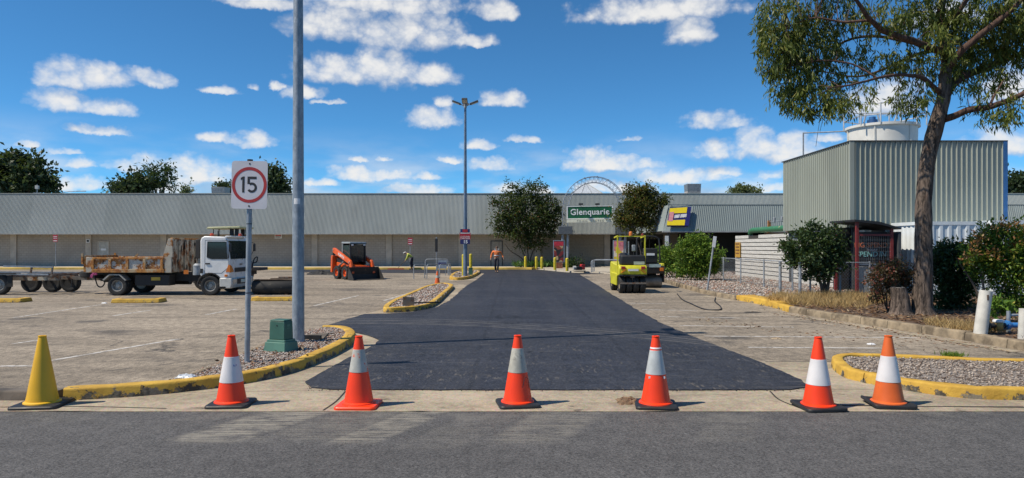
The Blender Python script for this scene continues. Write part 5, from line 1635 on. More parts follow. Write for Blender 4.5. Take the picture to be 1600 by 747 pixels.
# tray
tz0, tz1 = TZ(426), TZ(402)
x0, x1 = TX(129), TX(267)
tray = MB().box(x0 + 0.05, x1, -1.04, 1.04, tz0, tz0 + 0.06).build('tray_floor', M['rustdark'], truck)
for sy in (-1, 1):
    ya, yb = (sy * 1.04, sy * 1.08)
    side = MB().box(x0 + 0.35, x1 - 0.25, min(ya, yb), max(ya, yb), tz0 + 0.05, tz1 - 0.02).build('side_panel', M['rustpanel'], truck)
    yo0, yo1 = sorted((sy * 1.08, sy * 1.125))
    for (za, zb) in ((tz1 - 0.075, tz1), (tz0, tz0 + 0.13)):
        MB().box(x0 + 0.35, x1 - 0.25, yo0, yo1, za, zb).build('side_rail', M['rustedge'], side, bevel=0.01)
    for k in range(5):
        xx = x0 + 0.37 + (x1 - x0 - 0.70) * k / 4
        MB().box(xx - 0.05, xx + 0.05, yo0, yo1 + (0.004 if sy > 0 else 0) - (0.004 if sy < 0 else 0) if False else yo1, tz0 + 0.131, tz1 - 0.076).build('side_rib', M['rustedge'], side, bevel=0.01)
    MB().box(x0 + 0.12, x0 + 0.345, min(ya, yb) - 0.02, max(ya, yb) + 0.02, tz0, tz1 + 0.01).build('corner_post', M['rustpaint'], truck, bevel=0.015)
    MB().box(x1 - 0.245, x1 + 0.02, min(ya, yb) - 0.02, max(ya, yb) + 0.02, tz0 - 0.01, tz1 + 0.01).build('corner_post', M['rustpaint'], truck, bevel=0.015)
tg = MB().box(x0, x0 + 0.09, -1.05, 1.05, tz0 + 0.02, tz1 + 0.06).build('tailgate', M['rustedge'], truck, bevel=0.01)
for y in (-1.06, 1.06):
    MB().bar((x0 - 0.03, y, tz1 - 0.25), (x0 - 0.03, y, tz1 + 0.14), 0.06).build('hinge', M['rustedge'], tg)
hb = MB().box(x1 - 0.04, x1 + 0.04, -1.04, 1.04, tz0 + 0.02, TZ(374)).build('headboard', M['rustdark'], truck)
for y in (-1.07, 1.07):
    MB().prism([(x1 - 0.30, tz1), (x1 + 0.06, tz1), (x1 + 0.06, TZ(373)), (x1 - 0.10, TZ(373))], y - 0.03, y + 0.03).build('headboard_wing', M['rustpaint'], hb, bevel=0.01)
MB().box(x1 - 0.06, x1 + 0.06, -1.03, 1.03, TZ(374), TZ(371.5)).build('top_rail', M['rustedge'], hb, bevel=0.01)
for y in (-0.6, -0.15, 0.3, 0.75):
    MB().box(x1 + 0.041, x1 + 0.09, y - 0.04, y + 0.04, tz0, TZ(374.5)).build('upright', M['rustdark'], hb)
MB().bar((TX(180), 0.2, tz1 - 0.05), (TX(186), 0.2, tz1 + 0.11), 0.05).build('shovel_grip', M['rustedge'], tray)
# mudguards
for sy in (-1, 1):
    g = [(TX(160), TZ(437)), (TX(170), TZ(428.5)), (TX(187), TZ(428.5)), (TX(197), TZ(438)), (TX(195), TZ(438.6)), (TX(186), TZ(430.3)), (TX(171), TZ(430.3)), (TX(162), TZ(438.4))]
    y0_, y1_ = sorted((sy * 0.72, sy * 1.1))
    MB().prism(list(reversed(g)), y0_, y1_).build('mudguard', simple('grey_mudguard', (0.34, 0.33, 0.30), 0.6), truck)
MB().box(TX(141), TX(152), -0.3, 0.3, 0.45, 0.8).build('tow_block', M['chassis'], truck, bevel=0.02)
MB().box(TX(143), TX(145.5), -1.0, 1.0, 0.62, 0.74).build('tail_bar', M['chassis'], truck)
for y in (-0.85, 0.85):
    MB().box(TX(141.6), TX(142.9), y - 0.12, y + 0.12, 0.64, 0.74).build('tail_light', M['redlens'], truck)

# cab
cx0, cx1 = TX(311.5), TX(357)
CW = 1.04
cz_roof, cz_sill, cz_bot = TZ(370.5), TZ(428), TZ(433)
wx = TX(327); ar = 0.44


def cab_section():
    pts = [(cx0, cz_sill - 0.04)]
    for k in range(9):
        a = math.pi - math.pi * k / 8
        px_ = wx + ar * math.cos(a); pz_ = 0.36 + ar * 0.98 * math.sin(a)
        if pz_ > 0.55 and px_ > cx0 + 0.02: pts.append((px_, pz_))
    pts += [(wx + ar, 0.36), (wx + ar + 0.05, 0.28), (cx1 - 0.02, 0.28), (cx1 + 0.03, 0.6), (cx1 + 0.03, 1.05), (cx1 + 0.01, TZ(406)), (cx1 - 0.10, TZ(374)), (cx1 - 0.17, cz_roof + 0.01), (cx0 + 0.16, cz_roof + 0.04), (cx0 + 0.04, cz_roof - 0.02), (cx0, cz_roof - 0.14)]
    return pts


cab = MB().prism(cab_section(), -CW, CW).build('cab', M['white_paint'], truck, bevel=0.045, seg=3)
# glazing stands a few millimetres proud of the shell
for sy in (-1, 1):
    y = sy * (CW + 0.004)
    wpoly = [(TX(322.5), TZ(402)), (TX(330), TZ(404.5)), (TX(354.5), TZ(404.5)), (TX(352), TZ(378)), (TX(323.5), TZ(378))]
    y0_, y1_ = sorted((y, y + sy * 0.006))
    dr_poly = [(TX(318.5), TZ(427)), (TX(345), TZ(427)), (TX(355.8), TZ(418)), (TX(355.8), TZ(406)), (TX(353), TZ(375.5)), (TX(319.5), TZ(375.5))]
    ya, yb = sorted((sy * (CW + 0.001), sy * (CW + 0.003)))
    d = MB().prism(dr_poly, ya, yb).build('door', M['white_paint'], cab)
    # dark shut line round the door
    for i in range(len(dr_poly)):
        a, b = dr_poly[i], dr_poly[(i + 1) % len(dr_poly)]
        MB().bar((a[0], sy * (CW + 0.003), a[1]), (b[0], sy * (CW + 0.003), b[1]), 0.004, 0.012).build('shut_line', M['chassis'], d)
    MB().prism(wpoly, y0_, y1_).build('window', M['glass'], d)
    for i in range(len(wpoly)):
        a, b = wpoly[i], wpoly[(i + 1) % len(wpoly)]
        MB().bar((a[0], y + sy * 0.005, a[1]), (b[0], y + sy * 0.005, b[1]), 0.012, 0.03).build('window_seal', M['black'], d)
    MB().box(TX(320), TX(327), *sorted((sy * (CW + 0.004), sy * (CW + 0.03))), TZ(413), TZ(411)).build('handle', M['black'], d, bevel=0.004)
    MB().box(TX(350), TX(354.5), *sorted((sy * (CW - 0.01), sy * (CW + 0.03))), TZ(432.5), TZ(429)).build('side_marker', M['amber'], cab, bevel=0.006)
    MB().prism([(TX(358.2), TZ(427.5)), (TX(368), TZ(427.5)), (TX(364), TZ(417)), (TX(358.2), TZ(415))], *sorted((sy * 0.80, sy * 1.0))).build('indicator', M['amber'], cab, bevel=0.01) if False else None
    # wheel arch flare
    fl_pts = [(wx + (ar + 0.02) * math.cos(math.pi - math.pi * k / 10 * 0.93), 0.36 + (ar + 0.02) * math.sin(math.pi - math.pi * k / 10 * 0.93)) for k in range(11)]
    MB().tube([(a, sy * (CW - 0.02), b) for a, b in fl_pts], 0.035, 6).build('wheel_arch', M['chassis'], cab)
    # mirrors on arms
    mz = TZ(380)
    MB().tube([(cx1 - 0.1, sy * CW, TZ(375)), (cx1 + 0.1, sy * (CW + 0.16), mz), (cx1 + 0.06, sy * (CW + 0.16), mz - 0.3), (cx1 - 0.02, sy * CW, mz - 0.55)], 0.014, 6).build('mirror_arm', M['black'], cab)
    MB().cbox((cx1 + 0.1, sy * (CW + 0.17), mz - 0.16), (0.06, 0.16, 0.3)).build('mirror', M['black'], cab, bevel=0.02)
MB().add([(cx1 + 0.016, -0.93, TZ(405)), (cx1 + 0.016, 0.93, TZ(405)), (cx1 - 0.088, 0.88, TZ(376)), (cx1 - 0.088, -0.88, TZ(376)),
          (cx1 + 0.024, -0.93, TZ(405)), (cx1 + 0.024, 0.93, TZ(405)), (cx1 - 0.08, 0.88, TZ(376)), (cx1 - 0.08, -0.88, TZ(376))],
         [(0, 3, 2, 1), (4, 5, 6, 7), (0, 1, 5, 4), (1, 2, 6, 5), (2, 3, 7, 6), (3, 0, 4, 7)]).build('windscreen', M['glass'], cab)
MB().box(cx1 + 0.032, cx1 + 0.05, -0.62, 0.62, TZ(426), TZ(419)).build('grille', M['black'], cab, bevel=0.01)
for k in range(3):
    MB().box(cx1 + 0.05, cx1 + 0.056, -0.6, 0.6, TZ(425 - k * 2.2), TZ(424.2 - k * 2.2)).build('grille_bar', M['chassis'], cab)
text('HINO', 0.11, M['chrome'], cab, (cx1 + 0.034, 0, TZ(414)), (R(90), 0, R(90)), 0.003)
for sy in (-1, 1):
    MB().box(TX(340), TX(352), *sorted((sy * 0.92, sy * 1.06)), 0.27, 0.33).build('step', M['black'], cab)
    MB().box(TX(312.3), TX(316), *sorted((sy * (CW - 0.02), sy * (CW + 0.02))), TZ(427), TZ(420)).build('vent', M['black'], cab)
MB().box(cx1 - 0.20, cx1 + 0.02, -0.9, 0.9, cz_roof + 0.012, cz_roof + 0.05).build('roof_lip', M['white_paint'], cab, bevel=0.01)
bmp = MB().prism([(cx1 - 0.35, 0.26), (cx1 + 0.06, 0.26), (cx1 + 0.10, 0.4), (cx1 + 0.10, 0.62), (cx1 + 0.0, 0.64), (cx1 - 0.35, 0.64)], -1.06, 1.06).build('bumper', simple('scuffed_white_bumper', (0.58, 0.57, 0.53), 0.4, 0, 0.1, 4, dirt=(0.35, 0.30, 0.22), dscale=4, dthr=0.56), cab, bevel=0.03)
MB().box(cx1 + 0.101, cx1 + 0.108, -0.55, 0.55, 0.40, 0.6).build('lower_grille', M['black'], bmp)
MB().box(cx1 + 0.109, cx1 + 0.114, -0.2, 0.2, 0.44, 0.56).build('number_plate', M['cream'], bmp)
for sy in (-1, 1):
    MB().box(cx1 + 0.095, cx1 + 0.115, *sorted((sy * 0.60, sy * 0.95)), 0.44, 0.60).build('headlight', simple('headlamp_glass', (0.45, 0.45, 0.42), 0.12, 0.3), bmp, bevel=0.02)
    MB().prism([(sy * 0.7, 0.86), (sy * 1.03, 0.84), (sy * 1.03, 1.12), (sy * 0.9, 1.08)] if sy > 0 else [(-1.03, 0.84), (-0.7, 0.86), (-0.9, 1.08), (-1.03, 1.12)], cx1 + 0.0, cx1 + 0.05, axis='x').build('indicator', M['amber'], cab, bevel=0.01)
    MB().prism([(cx1 - 0.12, 0.86), (cx1 + 0.04, 0.86), (cx1 + 0.04, 1.1), (cx1 - 0.02, 1.14)], *sorted((sy * 1.02, sy * (CW + 0.012)))).build('indicator', M['amber'], cab)
for y in (-0.7, 0.1):
    MB().tube([(cx1 + 0.05, y, TZ(406.5)), (cx1 - 0.02, y + 0.45, TZ(396))], 0.008, 5).build('wiper', M['black'], cab)
MB().box(cx0 - 0.22, cx0 - 0.04, -0.95, -0.55, TZ(404), TZ(374)).build('air_intake', M['chassis'], truck, bevel=0.03)
MB().lathe([(0.17, 0), (0.17, 0.35), (0.1, 0.42)], 12, Matrix.Translation((cx0 - 0.16, -0.86, TZ(430)))).build('air_tank', M['galv_dull'], truck, smooth=40)
MB().box(cx0 - 0.62, cx0 - 0.45, -1.0, -0.98, TZ(428.5), TZ(422)).build('tail_reflector', M['amber'], truck)
for (xx, yy) in ((TX(322), -0.6), (TX(354), 0.2)):
    bc = MB().lathe([(0.085, 0), (0.085, 0.03)], 14, Matrix.Translation((xx, yy, cz_roof + 0.02))).build('beacon_base', M['black'], cab)
    MB().lathe([(0.07, 0.03), (0.075, 0.06), (0.06, 0.12), (0, 0.14)], 14, Matrix.Translation((xx, yy, cz_roof + 0.02))).build('beacon', simple('red_orange_beacon', (0.5, 0.07, 0.02), 0.25), bc, smooth=50)
MB().tube(smooth_path([(TX(330), -0.5, cz_roof), (TX(330), -0.5, cz_roof + 0.2), (TX(329), -0.45, cz_roof + 0.24), (TX(328), -0.4, cz_roof)], 4), 0.02, 6).build('grab_loop', M['black'], cab)

# trailer behind the truck
tr = thing('flat_trailer', 'rusty low skeletal trailer with small wheels hitched behind the truck', 'trailer', (-18.0, 27.0, 0))
RX = lambda px: (px - 800) * 26.2 / FOC + 18.0
M['frame_rust'] = rusty('trailer_frame_paint', (0.20, 0.17, 0.14), (0.10, 0.045, 0.025), (0.2, 0.1, 0.05), 0.5, 4.0)
for y in (-0.5, 0.5):
    MB().box(RX(-120), RX(86), y - 0.05, y + 0.05, 0.52, 0.68).build('chassis_rail', M['frame_rust'], tr)
for px in (-110, -60, -20, 28, 60, 84):
    MB().box(RX(px) - 0.04, RX(px) + 0.04, -0.95, 0.95, 0.69, 0.76).build('cross_member', M['frame_rust'], tr)
for y in (-0.95, 0.95):
    MB().bar((RX(-120), y, 0.79), (RX(80), y, 0.76), 0.06).build('deck_edge', M['galv_dull'], tr)
MB().bar((RX(70), 0, 0.60), (RX(138), 0, 0.56), 0.12).build('drawbar', M['frame_rust'], tr)
MB().box(RX(36), RX(66), -0.56, -0.552, 0.52, 0.66).build('side_plate', M['rustpaint'], tr)
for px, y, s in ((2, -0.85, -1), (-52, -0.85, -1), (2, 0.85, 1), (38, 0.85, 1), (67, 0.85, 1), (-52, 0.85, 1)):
    wheel(tr, RX(px), y, 0.38, 0.22, M['rim'] if s < 0 else M['chassis'], s)  # far-side rims in dark steel: their shade is put into the colour
MB().bar((RX(-60), -0.9, 0.80), (RX(30), -0.9, 0.80), 0.3, 0.03).build('mudguard', M['chassis'], tr)
MB().box(RX(16), RX(24), -0.97, -0.93, 0.3, 0.72).build('mudflap', M['rubber'], tr)
for px in (42, 75):
    MB().bar((RX(px), -0.6, 0.76), (RX(px) + 0.05, -0.6, 1.06), 0.05).build('stake', M['frame_rust'], tr)
MB().bar((RX(0), -0.62, 1.06), (RX(78), -0.62, 1.02), 0.03, 0.06).build('top_bar', M['galv_dull'], tr)
MB().tube([(RX(97), -0.2, 0.56), (RX(97), -0.2, 0.24)], 0.03, 8).build('jockey_leg', M['chassis'], tr)
st = MB(); st.lathe([(0.2, -0.1), (0.3, -0.12), (0.36, -0.08), (0.36, 0.08), (0.3, 0.12), (0.2, 0.1)], 24, Matrix.Translation((RX(125), -0.15, 0.74))); st.f = st.f[:-2]
spare = st.build('spare_tyre', M['rubber'], tr, smooth=40)
MB().tube(smooth_path([(RX(136), -0.3, 0.6), (RX(142), -0.35, 0.3), (RX(150), -0.35, 0.3), (RX(154), -0.3, 0.6)], 5), 0.025, 6).build('air_hose', M['black'], tr, smooth=50)
crumple('rag', 'purple rag hung over the trailer coupling', 'rag', (RX(139) - 18.0, 26.6, 0.62), 0.3, 0.3, 0.28, simple('purple_cloth', (0.25, 0.035, 0.14), 0.9), 1.0, 10)

# paver hidden behind the cab: only its canopy shows
pv = thing('road_paver', 'road paver behind the truck cab showing its pale yellow canopy', 'paver', (-12.0, 30.2, 0))
VX = lambda px, Y=30.2: (px - 800) * Y / FOC + 12.0
VZ = lambda py, Y=30.2: CAM_H - (py - HOR) * Y / FOC
MB().prism([(VX(335), VZ(358.5)), (VX(386), VZ(357.5)), (VX(386), VZ(354.3)), (VX(337), VZ(355.5))], -0.8, 0.8).build('canopy', simple('pale_yellow_canopy', (0.58, 0.56, 0.30), 0.5), pv, bevel=0.02)
for px in (371, 378.5):
    for y in (-0.6, 0.6):
        MB().box(VX(px) - 0.07, VX(px) + 0.07, y - 0.05, y + 0.05, 1.1, VZ(358)).build('post', M['chassis'], pv)
for px in (341, 350):
    MB().tube([(VX(px), -0.5, 1.2), (VX(px), -0.5, VZ(358))], 0.02, 6).build('stay', M['chassis'], pv)
pb = MB().prism([(-1.3, 0.25), (0.55, 0.25), (0.65, 0.6), (0.55, 1.15), (-0.2, 1.25), (-1.4, 0.95)], -0.85, 0.85).build('body', simple('paver_grey', (0.06, 0.06, 0.06), 0.6), pv, bevel=0.03)
for x in (-0.85, 0.2):
    for y, s in ((-0.9, -1), (0.9, 1)):
        wheel(pv, x, y, 0.34, 0.26, M['rim'], s)
MB().tube(smooth_path([(VX(398), -0.3, 0.9), (VX(401), -0.3, 1.25), (VX(406), -0.3, 1.35), (VX(405), -0.3, 1.15), (VX(400), -0.3, 1.1)], 4), 0.025, 6).build('hook', M['chassis'], pv)
MB().box(VX(392), VX(412), -0.5, 0.5, 0.78, 0.9).build('hitch_beam', M['chassis'], pv)
MB().box(0.66, VX(396), -0.4, 0.4, 0.6, 0.85).build('front_frame', M['chassis'], pv)

# rolled mesh on bearers in front of the truck
rl = thing('material_roll', 'thick black roll with loose boards on top in front of the truck', 'roll', (-8.9, 26.3, 0))
MB().lathe([(0.0, -0.75), (0.24, -0.75), (0.265, -0.72), (0.265, 0.72), (0.24, 0.75), (0.0, 0.75)], 24, Matrix.Translation((0, 0, 0.28)) @ Matrix.Rotation(R(90), 4, 'Y')).build('roll', M['rubber'], rl, smooth=40)
MB().lathe([(0.09, -0.8), (0.09, 0.82)], 12, Matrix.Translation((0, 0, 0.28)) @ Matrix.Rotation(R(90), 4, 'Y')).build('core', M['chassis'], rl, smooth=40)
M['oldwood'] = simple('weathered_timber', (0.16, 0.11, 0.075), 0.85, 0, 0.25, 6, 0.3)
for k, (x0_, x1_, y_, z_) in enumerate(((-0.7, 0.72, -0.1, 0.56), (-0.72, 0.5, 0.07, 0.555), (-0.1, 0.75, -0.03, 0.60))):
    MB().bar((x0_, y_, z_), (x1_, y_ + 0.04, z_ + 0.01), 0.14, 0.03).build('board', M['oldwood'], rl)
for x in (-0.55, 0.55):
    MB().box(x - 0.05, x + 0.05, -0.3, 0.3, 0.0, 0.03).build('bearer', M['oldwood'], rl)
MB().box(0.2, 0.72, -0.08, 0.04, 0.615, 0.67).build('iron_bar', M['frame_rust'], rl)

# skid steer loader
ss = thing('skid_steer_loader', 'orange skid steer loader with black cab and lowered black bucket', 'loader', (-8.75, 38.9, 0), R(-50))
for x in (-0.5, 0.48):
    for y, s in ((-0.68, -1), (0.68, 1)):
        wheel(ss, x, y, 0.36, 0.27, M['orange'], s, 0.52, tread=12)
MB().prism([(-1.05, 0.3), (0.8, 0.24), (0.92, 0.5), (0.86, 0.75), (-0.2, 0.85), (-1.15, 0.95), (-1.2, 0.5)], -0.52, 0.52).build('body', M['orange'], ss, bevel=0.03)
MB().prism([(-1.15, 0.9), (-0.45, 0.86), (-0.45, 1.22), (-1.1, 1.12)], -0.5, 0.5).build('engine_hood', M['black'], ss, bevel=0.03)
MB().prism([(-1.32, 0.35), (-1.12, 0.35), (-1.08, 1.28), (-1.26, 1.3)], -0.75, 0.75).build('rear_door', M['orange'], ss, bevel=0.03)
# cab
for y in (-0.44, 0.44):
    for xx in (-0.42, 0.5):
        MB().bar((xx, y, 0.8), (xx - (0.04 if xx > 0 else 0), y, 1.95), 0.07).build('cab_post', M['black'] if xx > 0 else simple('grey_cab', (0.27, 0.31, 0.33), 0.5), ss)
    MB().box(-0.385, 0.46, y - 0.008, y + 0.008, 1.1, 1.86).build('side_glass', glassmat('greenish_glass', (0.05, 0.08, 0.08), 0.05, 0.6), ss)
    MB().box(-0.40, 0.48, y - 0.025, y + 0.025, 0.8, 1.1).build('side_panel', M['black'], ss)
MB().prism([(-0.5, 1.95), (0.55, 1.95), (0.52, 2.04), (-0.46, 2.05)], -0.5, 0.5).build('roof', simple('grey_cab_roof', (0.30, 0.34, 0.36), 0.45), ss, bevel=0.02)
MB().box(-0.45, -0.41, -0.4, 0.4, 0.85, 1.95).build('rear_screen', M['black'], ss)
MB().box(0.44, 0.455, -0.40, 0.40, 0.95, 1.9).build('door_glass', M['glass'], ss)
MB().prism([(-0.25, 0.82), (0.15, 0.82), (0.15, 1.0), (-0.1, 1.02), (-0.2, 1.5), (-0.3, 1.5)], -0.24, 0.24).build('seat', M['black'], ss, bevel=0.03)
for y in (-0.36, 0.36):
    MB().box(0.53, 0.57, y - 0.06, y + 0.06, 1.84, 1.92).build('work_light', M['white'], ss)
MB().box(0.53, 0.56, -0.5, 0.5, 1.92, 1.96).build('visor', M['black'], ss)
for sy in (-1, 1):
    y0_, y1_ = sorted((sy * 0.56, sy * 0.70))
    arm = MB().prism([(-1.2, 1.52), (-1.08, 1.44), (0.75, 0.86), (0.95, 0.52), (1.0, 0.32), (1.18, 0.34), (1.12, 0.66), (0.92, 1.02), (0.7, 1.12), (-1.0, 1.72), (-1.15, 1.70)], y0_, y1_).build('lift_arm', M['orange'], ss, bevel=0.02)
    MB().bar((-1.15, sy * 0.63, 1.5), (-1.15, sy * 0.63, 0.8), 0.09).build('arm_link', M['black'], arm)
    MB().tube([(-0.5, sy * 0.63, 0.72), (0.1, sy * 0.63, 0.98)], 0.045, 10).build('ram', M['chrome'], arm, smooth=40)
    for (xx, zz_) in ((-1.1, 1.6), (0.85, 0.94), (1.08, 0.42)):
        MB().tube([(xx, sy * 0.54, zz_), (xx, sy * 0.73, zz_)], 0.05, 12).build('pivot', M['chrome'], arm)
    if sy < 0:
        text('KUBOTA', 0.19, M['white'], arm, (-0.1, -0.703, 1.28), (R(90), R(18), 0), 0.002, off=0.006)
MB().tube([(1.0, -0.7, 0.62), (1.0, 0.7, 0.62)], 0.05, 10).build('cross_tube', M['orange'], ss)
bk = MB().prism([(1.12, 0.0), (1.75, 0.0), (1.8, 0.015), (1.16, 0.05), (1.12, 0.3), (1.2, 0.62), (1.13, 0.64), (1.05, 0.3)], -0.88, 0.88).build('bucket', M['chassis'], ss)
for sy in (-1, 1):
    MB().prism([(1.1, 0.01), (1.78, 0.01), (1.55, 0.3), (1.2, 0.64), (1.08, 0.3)], *sorted((sy * 0.881, sy * 0.91))).build('bucket_cheek', M['chassis'], bk)
MB().bar((1.17, -0.9, 0.66), (1.17, 0.9, 0.66), 0.06).build('bucket_lip', M['chassis'], bk)
# dirt heap beside the loader
crumple('asphalt_heap', 'low heap of black asphalt behind the loader', 'heap', (P(510, 429).x, P(510, 429).y, 0.0), 2.3, 1.2, 0.26, M['rubber'], 11.0, 18)

# pneumatic roller, seen from behind
pr = thing('tyre_roller', 'fluorescent yellow-green tyre roller seen from behind under its hoop frame', 'roller', (4.62, 28.0, 0))
RZ = lambda py, Y=26.8: CAM_H - (py - HOR) * Y / FOC
for k in range(4):
    wheel(pr, 0, 0, 0.33, 0.225, simple('tan_hub', (0.36, 0.30, 0.2), 0.7), -1, 0.5, name='wheel')
ws_ = [o for o in pr.children if o.name.startswith('wheel')]
for k, o in enumerate(ws_):
    o.location = (-0.39 + k * 0.26, -0.82, 0.33); o.rotation_euler = (0, 0, R(-90))
for k in range(3):
    wheel(pr, 0, 0, 0.33, 0.25, simple('tan_hub_front', (0.36, 0.30, 0.2), 0.7), -1, 0.5, name='wheel')
ws_ = [o for o in pr.children if o.name.startswith('wheel')][4:]
for k, o in enumerate(ws_):
    o.location = (-0.42 + k * 0.42, 0.95, 0.33); o.rotation_euler = (0, 0, R(-90))
MB().prism([(-1.15, 0.72), (-0.95, 0.68), (1.3, 0.42), (1.45, 0.8), (1.25, 1.18), (0.1, 1.1), (-1.1, 1.07), (-1.18, 0.95)], -0.53, 0.53, axis='x').build('body', M['lime'], pr, bevel=0.03)
MB().box(-0.56, -0.50, -0.55, 1.0, 0.28, 0.75).build('side_skirt', M['lime'], pr, bevel=0.02)
MB().box(0.50, 0.56, -0.55, 1.0, 0.28, 0.75).build('side_skirt', M['lime'], pr, bevel=0.02)
MB().box(-0.52, 0.52, -1.18, -0.5, 0.66, 0.72).build('rear_fender', M['black'], pr, bevel=0.01)
MB().box(-0.08, 0.08, -1.0, -0.9, 0.3, 0.66).build('scraper_mount', M['frame_rust'], pr)
MB().box(-0.5, 0.5, -1.16, -1.13, 0.36, 0.42).build('scraper', M['frame_rust'], pr)
MB().box(-0.44, 0.50, -1.0, -0.45, 1.08, 1.46).build('seat_console', M['black'], pr, bevel=0.06, seg=3)
MB().box(0.05, 0.46, -1.01, -1.003, 1.10, 1.22).build('number_plate', simple('plate_green', (0.45, 0.5, 0.42), 0.5), pr)
MB().box(-0.2, 0.2, -1.19, -1.183, 0.86, 0.94).build('logo_plate', M['white'], pr)
for sx in (-1, 1):
    MB().box(*sorted((sx * 0.30, sx * 0.46)), -1.2, -1.16, 0.93, 1.04).build('tail_light', M['redlens'], pr, bevel=0.01)
    MB().bar((sx * 0.28, -1.19, 0.92), (sx * 0.46, -1.19, 0.79), 0.09, 0.02).build('chevron', M['amber'], pr)
    MB().box(sx * 0.53 - 0.024, sx * 0.53 + 0.024, -0.745, -0.69, 0.95, 2.17).build('frame_post', M['lime'], pr)
MB().box(-0.56, 0.56, -0.75, -0.685, 2.171, 2.21).build('frame_top', M['lime'], pr)
for sx in (-1, 1):
    MB().bar((sx * 0.53, -0.715, 2.2), (sx * 0.53, 0.1, 2.15), 0.05).build('frame_bar', M['lime'], pr)
MB().lathe([(0.07, 0), (0.07, 0.13), (0.05, 0.16), (0, 0.17)], 14, Matrix.Translation((-0.02, -0.715, 2.212))).build('beacon', M['amber'], pr, smooth=50)
MB().tube([(0.0, -0.1, 1.1), (0.0, -0.1, 2.0)], 0.025, 8).build('exhaust', M['chrome'], pr)
MB().box(0.15, 0.3, 0.0, 0.05, 1.6, 1.86).build('mirror', M['galv_dull'], pr, bevel=0.03)
MB().tube([(0.22, 0.02, 1.1), (0.22, 0.02, 1.6)], 0.015, 6).build('mirror_stalk', M['black'], pr)
MB().lathe([(0.19, 0), (0.215, 0.012), (0.19, 0.024)], 18, Matrix.Translation((-0.12, 0.15, 1.45)) @ Matrix.Rotation(R(25), 4, 'X')).build('steering_wheel', M['black'], pr, smooth=50)
MB().tube([(-0.12, 0.15, 1.45), (-0.12, 0.35, 1.05)], 0.04, 8).build('steering_column', M['black'], pr)

# tandem drum roller beyond it
dr = thing('drum_roller', 'black tandem drum roller parked beyond the yellow roller', 'roller', (6.05, 31.6, 0))
for y in (-0.85, 0.85):
    dd = MB().lathe([(0.0, -0.46), (0.25, -0.46), (0.28, -0.45), (0.28, 0.45), (0.25, 0.46), (0.0, 0.46)], 28, Matrix.Translation((0, y, 0.28)) @ Matrix.Rotation(R(90), 4, 'Y')).build('drum', simple('worn_steel_drum', (0.22, 0.2, 0.18), 0.5, 0.4, 0.2, 5), dr, smooth=40)
    for sx in (-1, 1):
        MB().box(*sorted((sx * 0.47, sx * 0.53)), y - 0.35, y + 0.35, 0.25, 0.66).build('yoke', M['chassis'], dr)
MB().prism([(-1.3, 0.62), (1.2, 0.62), (1.3, 0.9), (0.4, 1.1), (-0.5, 1.05), (-1.35, 0.95)], -0.52, 0.52, axis='x').build('body', M['chassis'], dr, bevel=0.04)
MB().prism([(-0.72, 1.05), (-0.1, 1.05), (-0.15, 1.22), (-0.5, 1.28), (-0.6, 1.72), (-0.74, 1.72)], -0.3, 0.34, axis='x').build('seat', M['black'], dr, bevel=0.05)
MB().box(-0.2, 0.3, -1.37, -1.362, 1.0, 1.14).build('number_plate', simple('plate_blue', (0.35, 0.45, 0.45), 0.5), dr).location = (0.05, 0.02, -0.1)
MB().box(-0.15, 0.2, -0.76, -0.745, 1.4, 1.5).build('logo_plate', M['white'], dr)
MB().tube(smooth_path([(-0.5, -0.3, 1.0), (-0.5, -0.3, 2.0), (-0.42, -0.3, 2.2), (0.0, -0.3, 2.25), (0.38, -0.3, 2.2), (0.5, -0.3, 1.95), (0.52, -0.3, 1.0)], 5), 0.035, 8).build('roll_hoop', M['black'], dr, smooth=50)
MB().lathe([(0.06, 0), (0.06, 0.09), (0, 0.13)], 12, Matrix.Translation((-0.25, -0.3, 2.25))).build('beacon', simple('dull_red_beacon', (0.3, 0.05, 0.03), 0.3), dr, smooth=50)
for sx in (-1, 1):
    MB().box(*sorted((sx * 0.3, sx * 0.46)), -1.40, -1.35, 0.74, 0.88).build('tail_light', M['amber'], dr, bevel=0.01)
MB().box(0.40, 0.53, -1.2, -0.7, 0.9, 1.06).build('side_panel', M['lime'], dr, bevel=0.02)
MB().lathe([(0.17, 0), (0.19, 0.012), (0.17, 0.024)], 16, Matrix.Translation((0.0, 0.1, 1.5)) @ Matrix.Rotation(R(25), 4, 'X')).build('steering_wheel', M['black'], dr)
MB().tube([(0.0, 0.1, 1.5), (0.0, 0.3, 1.05)], 0.035, 8).build('steering_column', M['black'], dr)

# hose on the ground
hose = MB().tube(smooth_path([P(1058, 459, .02), P(1066, 468, .02), P(1080, 474.5, .02), P(1097, 482, .02), P(1112, 484, .02), P(1126, 483.5, .02), P(1125, 478, .02), P(1117, 471, .02), P(1118, 465, .02)], 6), 0.018, 6).build('hose', M['black'], None, smooth=50)
tag(hose, 'thin black hose snaking over the bays behind the yellow roller', 'hose')

# ------------------------------------------------------------------ small street furniture


def bollard(px, py, h, label, group, z=0.0, m='yellow_post', r=0.085):
    t = thing('bollard', label, 'bollard', P(px, py, z), 0, group)
    MB().tube([(0, 0, 0), (0, 0, h)], r, 14).build('post', M[m], t, smooth=40)
    MB().lathe([(r, 0), (r * 0.8, 0.03), (r * 0.4, 0.05), (0, 0.055)], 14, Matrix.Translation((0, 0, h))).build('cap', M[m], t, smooth=60)
    return t


